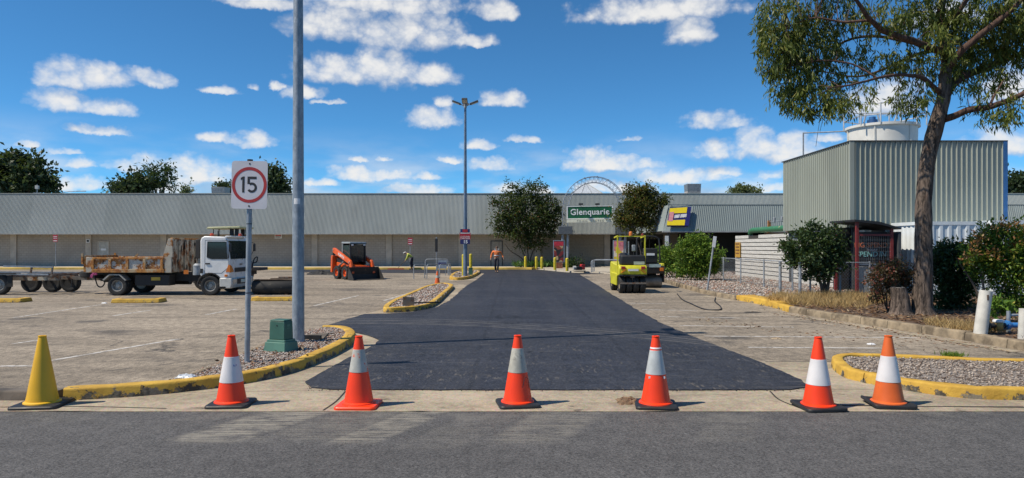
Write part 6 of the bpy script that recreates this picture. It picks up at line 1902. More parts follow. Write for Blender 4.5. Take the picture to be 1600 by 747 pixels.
bollard(724, 432, 1.2, 'tall yellow bollard in front of the far lamp post', 'tall yellow bollards by the far lamp post', 0.11)
bollard(735.5, 429.5, 1.2, 'tall yellow bollard just right of the far lamp post', 'tall yellow bollards by the far lamp post', 0.11)
tag(sheet('footpath', [P(*p, 0.1) for p in ((838, 419.3), (886, 423.5), (925, 424.8), (965, 426), (1004, 427.5))] + [(9.5, 58), (2.0, 58)], 0.125, M['footpath']), kind='structure')
kerb('kerb', smooth_path([P(*p) for p in ((838, 421.2), (886, 426), (925, 427.2), (965, 428.4), (1004, 430))], 4), M['footpath'], 0.3, 0.12, side=1)
eb = 'yellow bollards along the entrance path'
for px, py, lab in ((821, 418.2, 'yellow bollard at the left end of the entrance row, by the leafy bed'), (838, 419, 'yellow bollard below the multi-stemmed tree, left of the close pair'), (846.5, 420, 'yellow bollard below the multi-stemmed tree, right of the close pair'), (867, 421.8, 'ochre bollard in front of the dark poster box'), (886, 423.6, 'ochre bollard nearest the plate compactor')):
    bollard(px, py, 0.84, lab, eb, 0.12, r=0.10)
ub = thing('cabinet', 'small dark green cabinet at the foot of the far lamp post', 'cabinet', P(731.5, 431, 0.11) + Vector((0.12, 0.3, 0)))
MB().box(-0.1, 0.12, -0.1, 0.1, 0, 0.42).build('body', M['ugreen'], ub, bevel=0.015)
MB().box(-0.11, 0.13, -0.11, 0.11, 0.421, 0.45).build('lid', M['ugreen'], ub)


def rack(px, py, w, h, label, group, rz=0.0, z=0.0, r=0.025):
    t = thing('bike_rack', label, 'bike rack', P(px, py, z), rz, group)
    pts = [(0, 0, 0), (0, 0, h - 0.15)] + [(0.15 - 0.15 * math.cos(R(a)), 0, h - 0.15 + 0.15 * math.sin(R(a))) for a in (30, 60, 90)] + [(w - 0.15 + 0.15 * math.sin(R(a)), 0, h - 0.15 + 0.15 * math.cos(R(a))) for a in (0, 30, 60)] + [(w, 0, h - 0.15), (w, 0, 0)]
    MB().tube(pts, r, 8).build('hoop', M['galv_dull'], t, smooth=50)
    for x in (0, w):
        MB().lathe([(0.06, 0), (0.06, 0.012)], 10, Matrix.Translation((x, 0, 0))).build('foot_plate', M['galv_dull'], t)
    return t


g1 = 'steel hoops beside the far island'
for px, py, lab in ((646.5, 435.5, 'leftmost low steel hoop in the bay beside the far island'), (667, 435, 'middle low steel hoop in the bay beside the far island'), (687, 434.5, 'rightmost low steel hoop in the bay beside the far island')):
    rack(px, py, 1.05, 0.78, lab, g1, R(62))
rack(664.5, 429, 1.45, 0.98, 'tall steel hoop standing behind the three low hoops', g1, R(6))
rack(701, 430, 0.5, 0.7, 'narrow steel hoop closest to the rubble of the far island', g1, R(80))
bsg = thing('bay_sign', 'blue-grey panel hung on the tall hoop by the far island', 'sign', P(690.5, 430.5, 0) + Vector((0, 0.22, 0)))
MB().box(-0.28, 0.28, -0.02, 0.0, 0.42, 0.94).build('panel', simple('blue_grey_panel', (0.22, 0.28, 0.36), 0.5), bsg)
MB().box(-0.24, 0.24, -0.026, -0.022, 0.66, 0.8).build('print', M['navy'], bsg)
for x in (-0.2, 0.2): MB().box(x - 0.02, x + 0.02, -0.02, 0.0, 0.0, 0.42).build('leg', M['galv_dull'], bsg)
tp = thing('post_sign', 'thin post with a narrow dark sign edge behind the steel hoops', 'sign', P(682, 428, 0))
MB().tube([(0, 0, 0), (0, 0, 2.35)], 0.03, 8).build('post', M['galv_dull'], tp)
MB().box(-0.09, 0.09, -0.045, -0.033, 1.45, 2.3).build('board', M['black'], tp)
MB().lathe([(0.04, 0), (0.03, 0.05), (0, 0.06)], 10, Matrix.Translation((0, 0, 2.35))).build('cap', M['galv'], tp)
g3 = 'nested steel hoops outside the entrance'
for k, lab in enumerate(('nearest of the nested steel hoops outside the entrance', 'middle of the nested steel hoops outside the entrance', 'farthest of the nested steel hoops outside the entrance')):
    o = rack(924 + k * 2.2, 425.6 - k * 0.9, 1.75, 0.78, lab, g3, R(4), 0.125 if k else 0.125, r=0.03)

for px, py0, py1, lab in ((87, 367, 414.5, 'red parking sign on a thin post at the left part of the block wall'), (641, 371.5, 416, 'red parking sign on a thin post behind the stooping worker')):
    Y = 58.2; a = D(px, py1, Y); top = D(px, py0, Y).z
    t = thing('parking_sign', lab, 'sign', (a.x, Y, 0.118), 0, 'red parking signs by the wall')
    MB().tube([(0, 0, 0), (0, 0, top - 0.1)], 0.03, 8).build('post', M['galv_dull'], t)
    MB().box(-0.19, 0.19, -0.05, -0.035, top - 0.118 - 0.58, top - 0.118).build('board', simple('faded_red_sign_board', (0.42, 0.04, 0.06), 0.5), t)
    for z0_, h_ in ((0.14, 0.05), (0.28, 0.03), (0.46, 0.06)):
        MB().box(-0.15, 0.15, -0.056, -0.051, top - 0.118 - z0_ - h_, top - 0.118 - z0_).build('print', M['white'], t)

for px, cols, lab, ts in ((873, ('darkposter', 'red'), 'dark red poster display box on a brick plinth left of the entrance', 1), (966.5, ('pinkposter', 'yellow'), 'pink and yellow poster display box right of the entrance', 2)):
    Y = 53.6; s_ = Y / FOC; X = (px - 800) * s_
    t = thing('poster_box', lab, 'poster box', (X, Y, 0.125))
    z0_, z1_ = CAM_H - (410 - HOR) * s_ - 0.125, CAM_H - (375.5 - HOR) * s_ - 0.125
    plm = simple('brick_red_plinth' + str(ts), (0.26, 0.10, 0.055), 0.85, 0, 0.2, 8)
    for c in range(5):
        for q in range(3):
            MB().box(-0.30 + q * 0.2 + (0.0), -0.30 + q * 0.2 + 0.19, -0.15, 0.15, c * z0_ / 5, (c + 1) * z0_ / 5 - 0.01).build('brick', plm, t)
    MB().box(-0.42, 0.46, -0.12, 0.12, z0_, z1_).build('case', simple('grey_blue_case' + str(ts), (0.16, 0.20, 0.26), 0.5), t, bevel=0.015)
    pm = NT('poster_print' + str(ts)); v = pm.voro(4.5, co=pm.mapv((1, 1, 1), (ts, 0, ts)), out='Color')
    hh = pm.sepx(v)
    if ts == 1: cc = pm.mix(hh[0], (0.16, 0.015, 0.02), (0.35, 0.06, 0.03)); cc = pm.mix(pm.ramp(hh[1], 0.6, 0.65), cc, (0.03, 0.02, 0.02)); cc = pm.mix(pm.ramp(hh[2], 0.8, 0.85), cc, (0.45, 0.33, 0.18))
    else: cc = pm.mix(hh[0], (0.62, 0.17, 0.22), (0.70, 0.30, 0.30)); cc = pm.mix(pm.ramp(hh[1], 0.62, 0.66), cc, (0.68, 0.50, 0.06)); cc = pm.mix(pm.ramp(hh[2], 0.75, 0.8), cc, (0.75, 0.65, 0.55))
    pm.color(cc).rough(0.25)
    MB().box(-0.37, 0.35, -0.128, -0.122, z0_ + 0.06, z1_ - 0.06).build('poster', pm.m, t)
    MB().box(-0.37, 0.35, -0.134, -0.129, z1_ - 0.42, z1_ - 0.1).build('poster_header', simple('poster_header' + str(ts), (0.5, 0.03, 0.05) if ts == 1 else (0.66, 0.22, 0.28), 0.35), t)

pc = thing('plate_compactor', 'red and black plate compactor standing on the path by the last bollard', 'compactor', P(905, 424.3, 0.125), R(15))
MB().prism([(-0.42, 0.06), (-0.3, 0.0), (0.3, 0.0), (0.42, 0.06), (0.3, 0.05), (-0.3, 0.05)], -0.22, 0.22).build('plate', M['chassis'], pc)
MB().box(-0.25, 0.15, -0.2, 0.2, 0.1, 0.34).build('engine', M['black'], pc, bevel=0.03)
MB().box(0.1, 0.36, -0.2, 0.2, 0.12, 0.48).build('fuel_tank', M['red'], pc, bevel=0.05)
MB().tube([(-0.42, 0, 0.25), (-0.25, 0, 0.25)], 0.13, 14).build('recoil_cover', simple('pale_cover', (0.45, 0.45, 0.43), 0.4), pc, smooth=40)
MB().tube(smooth_path([(-0.1, -0.18, 0.3), (-0.05, -0.18, 0.6), (0.1, -0.18, 0.7), (0.1, 0.18, 0.7), (-0.05, 0.18, 0.6), (-0.1, 0.18, 0.3)], 4), 0.02, 6).build('guard_frame', M['chassis'], pc)
MB().tube([(0.22, 0.0, 0.3), (0.25, 0, 1.2), (0.0, 0, 1.24)], 0.018, 6).build('handle', M['chassis'], pc)

for px, py, h, lab in ((751.5, 414.3, 0.62, 'red hydrant with a side nozzle on the path near the far lamp post'), (808.5, 413.5, 0.55, 'short red hydrant on the path left of the leafy bed')):
    t = thing('hydrant', lab, 'hydrant', P(px, py, 0.118) + Vector((0, 0.0, 0)), 0, 'red hydrants along the footpath')
    MB().lathe([(0.16, 0), (0.16, 0.04), (0.10, 0.06), (0.10, h * 0.8), (0.13, h * 0.82), (0.13, h * 0.9), (0.06, h), (0, h + 0.02)], 14).build('barrel', M['red'], t, smooth=40)
    MB().tube([(-0.28, 0, h * 0.85), (0, 0, h * 0.78)], 0.045, 8).build('nozzle', M['chassis'], t)
tl = thing('hand_tools', 'shovel and rake leaning together by the wall near the walking worker', 'shovel', P(790.5, 413.8, 0.118))
MB().tube([(0, 0, 0.02), (0.12, 0.1, 0.95)], 0.02, 6).build('handle', M['oldwood'], tl)
MB().prism([(-0.12, 0.0), (0.12, 0.0), (0.1, 0.3), (-0.1, 0.3)], -0.02, 0.01).build('blade', M['galv_dull'], tl)
MB().tube([(-0.3, 0.05, 0.02), (0.05, 0.12, 0.9)], 0.018, 6).build('handle', M['black'], tl)
MB().box(-0.45, -0.15, 0.03, 0.07, 0.0, 0.06).build('rake_head', M['black'], tl)

sl = thing('square_shovel', 'black square shovel lying on the gravel of the middle island', 'shovel', P(638, 478, 0.14), R(12))
MB().prism([(-0.16, 0.0), (0.16, 0.0), (0.17, 0.24), (-0.15, 0.26)], -0.02, 0.0).build('blade', M['frame_rust'], sl)
MB().tube([(0.1, 0.05, 0.08), (0.95, 0.35, 0.06)], 0.02, 6).build('handle', M['black'], sl)

lb = P(1105, 454, 0.13)
ls = thing('leaning_sign', 'steel sign post leaning right at the edge of the gravel bed', 'sign', lb)
top = Vector((0.30, 0.05, 2.05))
MB().tube([(0, 0, 0), top], 0.035, 8).build('post', M['galv_dull'], ls, smooth=40)
d_ = top.normalized()
MB().bar(top * 0.80 + Vector((0, -0.05, 0)), top * 1.0 + Vector((0, -0.05, 0)), 0.12, 0.02, up=(0, 1, 0)).build('plate', M['white'], ls)
ws2 = thing('post_sign', 'narrow white sign strip on a thin dark post behind the drum roller', 'sign', (D(1041.5, 400, 38).x, 38.0, 0.12))
MB().tube([(0, 0, 0), (0, 0, 2.15)], 0.03, 8).build('post', M['chassis'], ws2)
MB().box(-0.1, 0.1, -0.05, -0.035, 1.7, 2.25).build('plate', M['white'], ws2)

M['whitepost'] = simple('white_painted_log', (0.60, 0.58, 0.52), 0.8, 0, 0.1, 5, 0.3, dirt=(0.40, 0.34, 0.25), dscale=5, dthr=0.58)
for px, py, h, lean, r0, lab in ((1531, 524, 0.84, (0.13, 0.02), 0.118, 'leaning white painted timber post beside the blue water valve'), (1600, 530, 0.55, (0.02, 0.0), 0.10, 'white painted timber post cut by the right edge of the picture')):
    t = thing('timber_post', lab, 'post', P(px, py, 0.12))
    MB().tube([(0, 0, -0.05), (lean[0] * 0.5, lean[1] * 0.5, h * 0.5), (lean[0], lean[1], h)], [r0, r0 * 0.97, r0 * 0.94], 16).build('shaft', M['whitepost'], t, smooth=40)
    MB().cbox((lean[0] - 0.04, lean[1] - r0 * 0.93, h - 0.12), (0.03, 0.02, 0.1)).build('notch', M['oldwood'], t)
wv = thing('water_valve', 'blue water main with brass valve and white cap between the white posts', 'water pipe', P(1560, 521, 0.12))
M['bluepipe'] = simple('blue_pipe', (0.05, 0.22, 0.55), 0.45)
M['brass'] = simple('brass', (0.42, 0.27, 0.09), 0.45, 0.5)
mz_ = Matrix.Rotation(R(90), 4, 'Y')
MB().tube([(0.15, 0, 0.16), (0.9, 0, 0.16)], 0.05, 14).build('pipe', M['bluepipe'], wv, smooth=40)
MB().lathe([(0.095, 0.13), (0.095, 0.16)], 18, Matrix.Translation((0, 0, 0.16)) @ mz_).build('flange', M['bluepipe'], wv)
MB().lathe([(0.09, 0.17), (0.085, 0.20), (0.05, 0.25)], 18, Matrix.Translation((0, 0, 0.16)) @ mz_).build('coupling', M['bluepipe'], wv, smooth=50)
MB().lathe([(0.075, 0.06), (0.085, 0.1), (0.085, 0.2), (0.075, 0.22)], 16).build('valve_body', M['brass'], wv, smooth=40)
MB().lathe([(0.1, 0.22), (0.1, 0.25), (0.07, 0.27), (0, 0.275)], 16).build('cap', M['white'], wv, smooth=40)
MB().tube([(-0.25, 0, 0.15), (0.12, 0, 0.15)], 0.05, 14).build('inlet', M['black'], wv, smooth=40)
MB().lathe([(0.1, -0.3), (0.1, -0.2)], 18, Matrix.Translation((0, 0, 0.15)) @ mz_).build('flange', M['black'], wv)
MB().tube([(0.3, 0.15, 0), (0.3, 0.15, 0.42)], 0.035, 10).build('upright', M['galv_dull'], wv)
MB().tube([(0.3, 0.15, 0.34), (0.9, 0.15, 0.34)], 0.025, 8).build('cross_rail', M['galv_dull'], wv)


# ------------------------------------------------------------------ people
def skinned(name, joints, bones, mat, parent, root=0, sub=2):
    """continuous surface grown over a skeleton: joints = [(point, radius)]"""
    me = bpy.data.meshes.new(name)
    me.from_pydata([j[0] for j in joints], bones, [])
    o = bpy.data.objects.new(name, me); col.objects.link(o); o.parent = parent
    md = o.modifiers.new('skin', 'SKIN'); md.use_smooth_shade = True
    me.skin_vertices.new() if not me.skin_vertices else None
    sv = me.skin_vertices[0].data
    for i, j in enumerate(joints):
        r_ = j[1]; sv[i].radius = r_ if isinstance(r_, tuple) else (r_, r_); sv[i].use_root = (i == root)
    sb = o.modifiers.new('sub', 'SUBSURF'); sb.levels = sub; sb.render_levels = sub
    me.materials.append(mat)
    dg = bpy.context.evaluated_depsgraph_get()
    m2 = bpy.data.meshes.new_from_object(o.evaluated_get(dg))
    o.modifiers.clear(); o.data = m2
    m2.materials.clear(); m2.materials.append(mat); m2.shade_smooth()
    return o


M['skin'] = simple('skin', (0.42, 0.24, 0.16), 0.55, 0, 0.05)
M['hiviz_o'] = simple('orange_workwear', (0.85, 0.22, 0.06), 0.8, 0, 0.1, 8, 0.2)
M['hiviz_y'] = simple('yellow_workwear', (0.55, 0.58, 0.10), 0.8, 0, 0.1, 8, 0.2)
M['navycloth'] = simple('navy_trousers', (0.015, 0.017, 0.03), 0.85, 0, 0.2, 8, 0.2)
M['boot'] = simple('leather_boots', (0.045, 0.035, 0.028), 0.8)
M['tape'] = simple('silver_tape', (0.6, 0.6, 0.6), 0.3, 0.3)
M['hair'] = simple('brown_hair', (0.09, 0.045, 0.025), 0.7)


def person(label, loc, rz, J, shirt, arms_cloth=True, cap=None):
    """J: joint positions in metres, local: pelvis, chest, neck, head, shoulders, elbows, hands, hips, knees, ankles, toes"""
    t = thing('person', label, 'person', loc, rz)
    V_ = lambda k: Vector(J[k])
    jl = []; bl = []; idx = {}

    def j(k, p, r_):
        idx[k] = len(jl); jl.append((tuple(p), r_)); return idx[k]

    def b(a, c): bl.append((idx[a], idx[c]))
    j('pelvis', V_('pelvis'), (0.15, 0.11)); j('waist', V_('pelvis').lerp(V_('chest'), 0.45), (0.14, 0.10)); j('chest', V_('chest'), (0.17, 0.115)); j('neck', V_('neck'), 0.055)
    hd = V_('head'); nk = V_('neck'); ax = (hd - nk).normalized()
    j('jaw', nk + ax * 0.09, (0.062, 0.07)); j('headmid', nk + ax * 0.17, (0.076, 0.09)); j('crown', nk + ax * 0.25, (0.055, 0.065))
    for a, c in (('pelvis', 'waist'), ('waist', 'chest'), ('chest', 'neck'), ('neck', 'jaw'), ('jaw', 'headmid'), ('headmid', 'crown')): b(a, c)
    for s in 'LR':
        j('sh' + s, V_('sh' + s), 0.062); j('el' + s, V_('el' + s), 0.043); j('wr' + s, V_('el' + s).lerp(V_('ha' + s), 0.86), 0.028); j('ha' + s, V_('ha' + s), (0.035, 0.02))
        for a, c in (('chest', 'sh' + s), ('sh' + s, 'el' + s), ('el' + s, 'wr' + s), ('wr' + s, 'ha' + s)): b(a, c)
        fd = (V_('ha' + s) - V_('el' + s)).normalized(); sd = fd.cross(Vector((0, 0, 1)));
        if sd.length < 0.2: sd = Vector((0, 1, 0))
        sd.normalize()
        for q, (off_, ln) in enumerate(((-0.028, 0.075), (-0.009, 0.085), (0.010, 0.08), (0.028, 0.062))):
            j('f%d' % q + s, V_('ha' + s) + sd * off_ + fd * ln * 0.5, 0.0095); j('g%d' % q + s, V_('ha' + s) + sd * off_ * 1.1 + fd * ln + Vector((0, 0, -0.008)), 0.008)
            b('ha' + s, 'f%d' % q + s); b('f%d' % q + s, 'g%d' % q + s)
        j('t' + s, V_('el' + s).lerp(V_('ha' + s), 0.93) - sd * 0.045, 0.011); b('wr' + s, 't' + s)
        j('hi' + s, V_('hi' + s), 0.088); j('kn' + s, V_('kn' + s), 0.058); j('an' + s, V_('an' + s), 0.042); j('to' + s, V_('to' + s), (0.045, 0.03))
        for a, c in (('pelvis', 'hi' + s), ('hi' + s, 'kn' + s), ('kn' + s, 'an' + s), ('an' + s, 'to' + s)): b(a, c)
    skinned('body', jl, bl, M['skin'], t)
    # shirt, trousers and boots as looser shells over the body
    g = 0.018
    jj = [(J['pelvis'], (0.165, 0.125)), (tuple(V_('pelvis').lerp(V_('chest'), 0.45)), (0.165, 0.122)), (J['chest'], (0.19, 0.135)), (tuple(V_('chest').lerp(V_('neck'), 0.8)), (0.075, 0.07))]
    bb = [(0, 1), (1, 2), (2, 3)]
    for s in 'LR':
        n0 = len(jj); jj += [(J['sh' + s], 0.082), (J['el' + s], 0.062), (tuple(V_('el' + s).lerp(V_('ha' + s), 0.78)), 0.048)]; bb += [(2, n0), (n0, n0 + 1), (n0 + 1, n0 + 2)]
    sh = skinned('work_shirt', jj, bb, shirt, t)
    w0 = V_('pelvis').lerp(V_('chest'), 0.30); axs = (V_('chest') - V_('pelvis')).normalized()
    jj = [(tuple(V_('pelvis') + axs * 0.06), (0.158, 0.12)), (J['pelvis'], (0.162, 0.125))]; bb = [(0, 1)]
    for s in 'LR':
        n0 = len(jj); jj += [(J['hi' + s], 0.105), (J['kn' + s], 0.078), (tuple(V_('kn' + s).lerp(V_('an' + s), 0.92)), 0.066)]; bb += [(1, n0), (n0, n0 + 1), (n0 + 1, n0 + 2)]
    skinned('trousers', jj, bb, M['navycloth'], t, 1)
    for s in 'LR':
        dirv = (V_('to' + s) - V_('an' + s)); dirv.z = 0; dirv.normalize()
        skinned('boot', [(tuple(V_('an' + s) + Vector((0, 0, 0.06))), 0.058), (tuple(V_('an' + s) + Vector((0, 0, -0.03))), 0.055), (tuple(V_('to' + s)), (0.05, 0.035)), (tuple(V_('to' + s) + dirv * 0.06), (0.04, 0.028))], [(0, 1), (1, 2), (2, 3)], M['boot'], t)
    fwd = V_('face').normalized()
    hc = nk + ax * 0.17
    side = fwd.cross(ax).normalized()
    rot = Matrix((side, fwd, ax)).transposed().to_4x4(); mloc = Matrix.Translation(hc) @ rot
    hm = MB(); n = 16
    vs = []; fs = []
    for i in range(8):
        ph = i / 7 * R(100)
        for k_ in range(n):
            th = 2 * math.pi * k_ / n
            x, y, z = math.sin(ph) * math.cos(th) * 0.088, math.sin(ph) * math.sin(th) * 0.104 - 0.008, math.cos(ph) * 0.118 + 0.005
            if y > 0.04 and z < 0.035: z = 0.035
            vs.append(mloc @ Vector((x, y, z)))
    for i in range(7):
        for k_ in range(n): fs.append((i * n + k_, i * n + (k_ + 1) % n, (i + 1) * n + (k_ + 1) % n, (i + 1) * n + k_))
    hm.add(vs, fs).build('hair' if not cap else 'cap', cap or M['hair'], t, smooth=60)
    if cap:
        MB().add([mloc @ Vector(p) for p in ((-0.075, 0.07, 0.045), (0.075, 0.07, 0.045), (0.06, 0.17, 0.03), (-0.06, 0.17, 0.03), (-0.075, 0.07, 0.055), (0.075, 0.07, 0.055), (0.06, 0.17, 0.038), (-0.06, 0.17, 0.038))], [(0, 1, 2, 3), (7, 6, 5, 4), (0, 4, 5, 1), (1, 5, 6, 2), (2, 6, 7, 3), (3, 7, 4, 0)]).build('peak', cap, t)
    # features
    for sx_ in (-0.03, 0.03):
        MB().lathe([(0.012, -0.006), (0.012, 0.004), (0, 0.008)], 8, mloc @ Matrix.Translation((sx_, 0.083, 0.01)) @ Matrix.Rotation(R(-90), 4, 'X')).build('eye', M['black'], t)
        MB().add([mloc @ Vector((s * 0.083 if False else (0.082 if sx_ > 0 else -0.082) + (0.012 if sx_ > 0 else -0.012) * a_, b_ * 0.02 - 0.01, c_ * 0.032)) for a_ in (0, 1) for b_ in (-1, 1) for c_ in (-1, 1)], [(0, 1, 3, 2), (4, 6, 7, 5), (0, 4, 5, 1), (2, 3, 7, 6), (0, 2, 6, 4), (1, 5, 7, 3)]).build('ear', M['skin'], t)
    MB().add([mloc @ Vector(p) for p in ((-0.015, 0.08, -0.03), (0.015, 0.08, -0.03), (0, 0.112, -0.028), (0, 0.085, 0.02))], [(0, 1, 2), (0, 2, 3), (1, 3, 2), (0, 3, 1)]).build('nose', M['skin'], t)
    MB().add([mloc @ Vector((a_, 0.083 + 0.004 * c_, -0.055 + b_ * 0.005)) for a_ in (-0.024, 0.024) for b_ in (-1, 1) for c_ in (0, 1)], [(0, 1, 3, 2), (4, 6, 7, 5), (0, 4, 5, 1), (2, 3, 7, 6), (0, 2, 6, 4), (1, 5, 7, 3)]).build('mouth', simple('lips', (0.30, 0.12, 0.10), 0.6), t)
    return t


# local axes: +x to the right in the picture, +y away from the camera
walker = person('person in orange work jacket and dark trousers walking on the new asphalt', P(776, 425.8, 0.02), 0, dict(
    pelvis=(0.0, 0.0, 0.98), chest=(0.0, -0.03, 1.34), neck=(0.0, -0.05, 1.52), head=(0.02, -0.08, 1.72), face=(0.1, -1, -0.35),
    shL=(-0.24, -0.02, 1.44), elL=(-0.36, 0.03, 1.18), haL=(-0.40, -0.08, 0.92), shR=(0.24, -0.04, 1.44), elR=(0.38, 0.02, 1.20), haR=(0.47, -0.10, 0.96),
    hiL=(-0.09, 0.0, 0.92), knL=(-0.10, -0.06, 0.52), anL=(-0.06, 0.16, 0.10), toL=(-0.06, 0.03, 0.035), hiR=(0.09, 0.0, 0.92), knR=(0.10, -0.16, 0.53), anR=(0.07, -0.17, 0.09), toR=(0.07, -0.31, 0.035)), M['hiviz_o'])
mb = MB(); mb.lathe([(0.182, 1.12), (0.186, 1.125), (0.186, 1.175), (0.182, 1.18)], 20, Matrix.Translation((0, -0.015, 0)) @ Matrix.Diagonal((1.02, 0.80, 1, 1))); mb.f = mb.f[:-2]; mb.build('reflective_tape', M['tape'], walker, smooth=40)

wk = person('person in yellow shirt and navy trousers stooping to rake by the far kerb', P(641.5, 421.0, 0.02), 0, dict(
    pelvis=(0.12, 0.0, 0.88), chest=(-0.12, -0.02, 1.16), neck=(-0.26, -0.03, 1.24), head=(-0.44, -0.03, 1.28), face=(-0.7, -0.2, -0.7),
    shL=(-0.17, -0.2, 1.14), elL=(-0.25, -0.22, 0.86), haL=(-0.42, -0.16, 0.66), shR=(-0.15, 0.17, 1.14), elR=(-0.24, 0.18, 0.88), haR=(-0.36, 0.1, 0.72),
    hiL=(0.12, -0.1, 0.83), knL=(0.02, -0.13, 0.46), anL=(0.10, -0.13, 0.09), toL=(-0.04, -0.15, 0.035), hiR=(0.12, 0.1, 0.83), knR=(0.08, 0.14, 0.45), anR=(0.22, 0.15, 0.09), toR=(0.08, 0.17, 0.035)), M['hiviz_y'], cap=simple('white_cap', (0.6, 0.6, 0.58), 0.7))
rk_ = thing('asphalt_rake', 'wide orange rake held low by the stooping worker', 'rake', P(641.5, 421.0, 0.02))
MB().tube([(-0.25, -0.02, 0.86), (-0.42, -0.1, 0.67), (-1.0, -0.18, 0.06)], 0.018, 6).build('handle', M['oldwood'], rk_)
MB().prism([(-1.75, 0.0), (-0.45, 0.0), (-0.5, 0.1), (-1.7, 0.1)], -0.22, -0.17).build('head', simple('orange_rake', (0.5, 0.13, 0.05), 0.6), rk_)


# ------------------------------------------------------------------ vegetation
def leaf_mesh(name, pos, axis, length, width, mat, parent, fold=0.25):
    """every leaf is a small folded blade"""
    pos = np.asarray(pos, float); axis = np.asarray(axis, float); n = len(pos)
    axis = axis / (np.linalg.norm(axis, axis=1, keepdims=True) + 1e-9)
    rnd = nrng.normal(size=(n, 3)); side = np.cross(axis, rnd); side /= (np.linalg.norm(side, axis=1, keepdims=True) + 1e-9)
    nor = np.cross(side, axis)
    L = length * nrng.uniform(0.65, 1.3, (n, 1)); Wd = width * nrng.uniform(0.7, 1.25, (n, 1))
    b = pos; t = pos + axis * L; mid = pos + axis * L * 0.45 + nor * Wd * fold
    l = mid + side * Wd / 2; r = mid - side * Wd / 2
    V = np.stack([b, r, t, l], 1).reshape(-1, 3)
    F = np.arange(4 * n, dtype=np.int32).reshape(n, 4)
    return mesh_obj(name, V, F, mat, parent)


def blob_points(blobs, n, shell=0.55):
    """points through ellipsoids, denser towards the outside"""
    vol = np.array([b[3] * b[4] * b[5] for b in blobs]); vol = vol ** 0.75; k = nrng.choice(len(blobs), n, p=vol / vol.sum())
    d = nrng.normal(size=(n, 3)); d /= np.linalg.norm(d, axis=1, keepdims=True)
    r = nrng.uniform(0, 1, (n, 1)) ** (1 / 3 * shell)
    r *= nrng.uniform(0.88, 1.08, (n, 1))
    B = np.array([b[:6] for b in blobs])[k]
    return B[:, :3] + d * r * B[:, 3:6], d


def ruffle(blobs, k, lo=0.28, hi=0.5):
    """uneven outline: smaller lobes set round the edge of every lobe"""
    out = []
    for b in blobs:
        out.append(tuple(b[:3]) + tuple(0.82 * x for x in b[3:6]))
        for _ in range(k):
            d = nrng.normal(size=3); d /= np.linalg.norm(d); s = rng.uniform(lo, hi); q = rng.uniform(0.8, 1.12)
            out.append((b[0] + d[0] * b[3] * q, b[1] + d[1] * b[4] * q, b[2] + d[2] * b[5] * q, b[3] * s, b[4] * s, b[5] * s))
    return out


def clumped(blobs, nclump, per, spread, droop=0.0, shell=0.55, spray=2.2):
    c, d = blob_points(blobs, nclump, shell)
    d2 = d + nrng.normal(size=d.shape) * 0.5
    pos = np.repeat(c, per, 0) + nrng.normal(size=(nclump * per, 3)) * spread * 0.6 + np.repeat(d2, per, 0) * nrng.uniform(-1, 1, (nclump * per, 1)) * spread * spray
    ax = np.repeat(d, per, 0) * 0.7 + nrng.normal(size=(nclump * per, 3)) * 0.75
    ax[:, 2] -= droop
    return pos, ax


def limb_tube(mb, pts, rs, n=7, wob=0.02):
    p = smooth_path([Vector(q) for q in pts], 4)
    k = len(p); R_ = []
    for i in range(k):
        u = i / (k - 1) * (len(rs) - 1); a = int(u); f = u - a
        R_.append(rs[a] * (1 - f) + rs[min(a + 1, len(rs) - 1)] * f)
    p = [q + Vector((mnoise.noise(q * 3), mnoise.noise(q * 3 + Vector((9, 0, 0))), mnoise.noise(q * 3 + Vector((0, 9, 0))))) * wob for q in p]
    mb.tube(p, R_, n)
    return p


def bark(name, a, b, scale=6.0, red=None):
    t = NT(name)
    co = t.mapv((1, 1, 0.22))
    n = t.noise(scale * 2.2, 8, 0.7, co=co, dist=0.6)
    cc = t.mix(t.ramp(n, 0.36, 0.62), a, b)
    if red: cc = t.mix(t.ramp(t.noise(scale * 0.5, 5, co=t.mapv((1, 1, 0.4), (3, 3, 3))), 0.60, 0.72), cc, red)
    t.color(cc).rough(0.95).bump(n, 0.9, 0.03)
    return t.m


M['bark_gum'] = bark('gum_bark', (0.028, 0.020, 0.015), (0.185, 0.138, 0.108), 7.0, (0.2, 0.09, 0.05))
M['bark_limb'] = bark('reddish_limb_bark', (0.032, 0.019, 0.014), (0.135, 0.076, 0.054), 7.0)
M['bark'] = bark('grey_brown_bark', (0.05, 0.038, 0.028), (0.15, 0.12, 0.095), 6.0)
M['lf_gum'] = leafmat('gum_leaves', (0.06, 0.092, 0.018), (0.19, 0.225, 0.05), (0.30, 0.28, 0.07), 0.34, 0.45, 0.3)
M['lf_dark'] = leafmat('dark_leaves', (0.02, 0.042, 0.015), (0.065, 0.11, 0.036), None, 0.22, 0.45)
M['lf_fig'] = leafmat('fig_leaves', (0.018, 0.036, 0.016), (0.055, 0.085, 0.035), None, 0.2, 0.5)
M['lf_myrtle'] = leafmat('myrtle_leaves', (0.022, 0.042, 0.013), (0.078, 0.108, 0.03), (0.15, 0.06, 0.025), 0.28, 0.5, 0.25, c3frac=0.07)
M['lf_myrtle2'] = leafmat('bronze_myrtle_leaves', (0.042, 0.054, 0.014), (0.14, 0.14, 0.032), (0.2, 0.1, 0.03), 0.32, 0.5, 0.25, c3frac=0.14)
M['lf_hedge'] = leafmat('bright_hedge_leaves', (0.06, 0.14, 0.018), (0.21, 0.33, 0.045), (0.32, 0.38, 0.06), 0.38, 0.45, 0.3)
M['lf_red'] = leafmat('bronze_shrub_leaves', (0.035, 0.03, 0.018), (0.11, 0.075, 0.04), (0.2, 0.06, 0.04), 0.22, 0.5, c3frac=0.25)
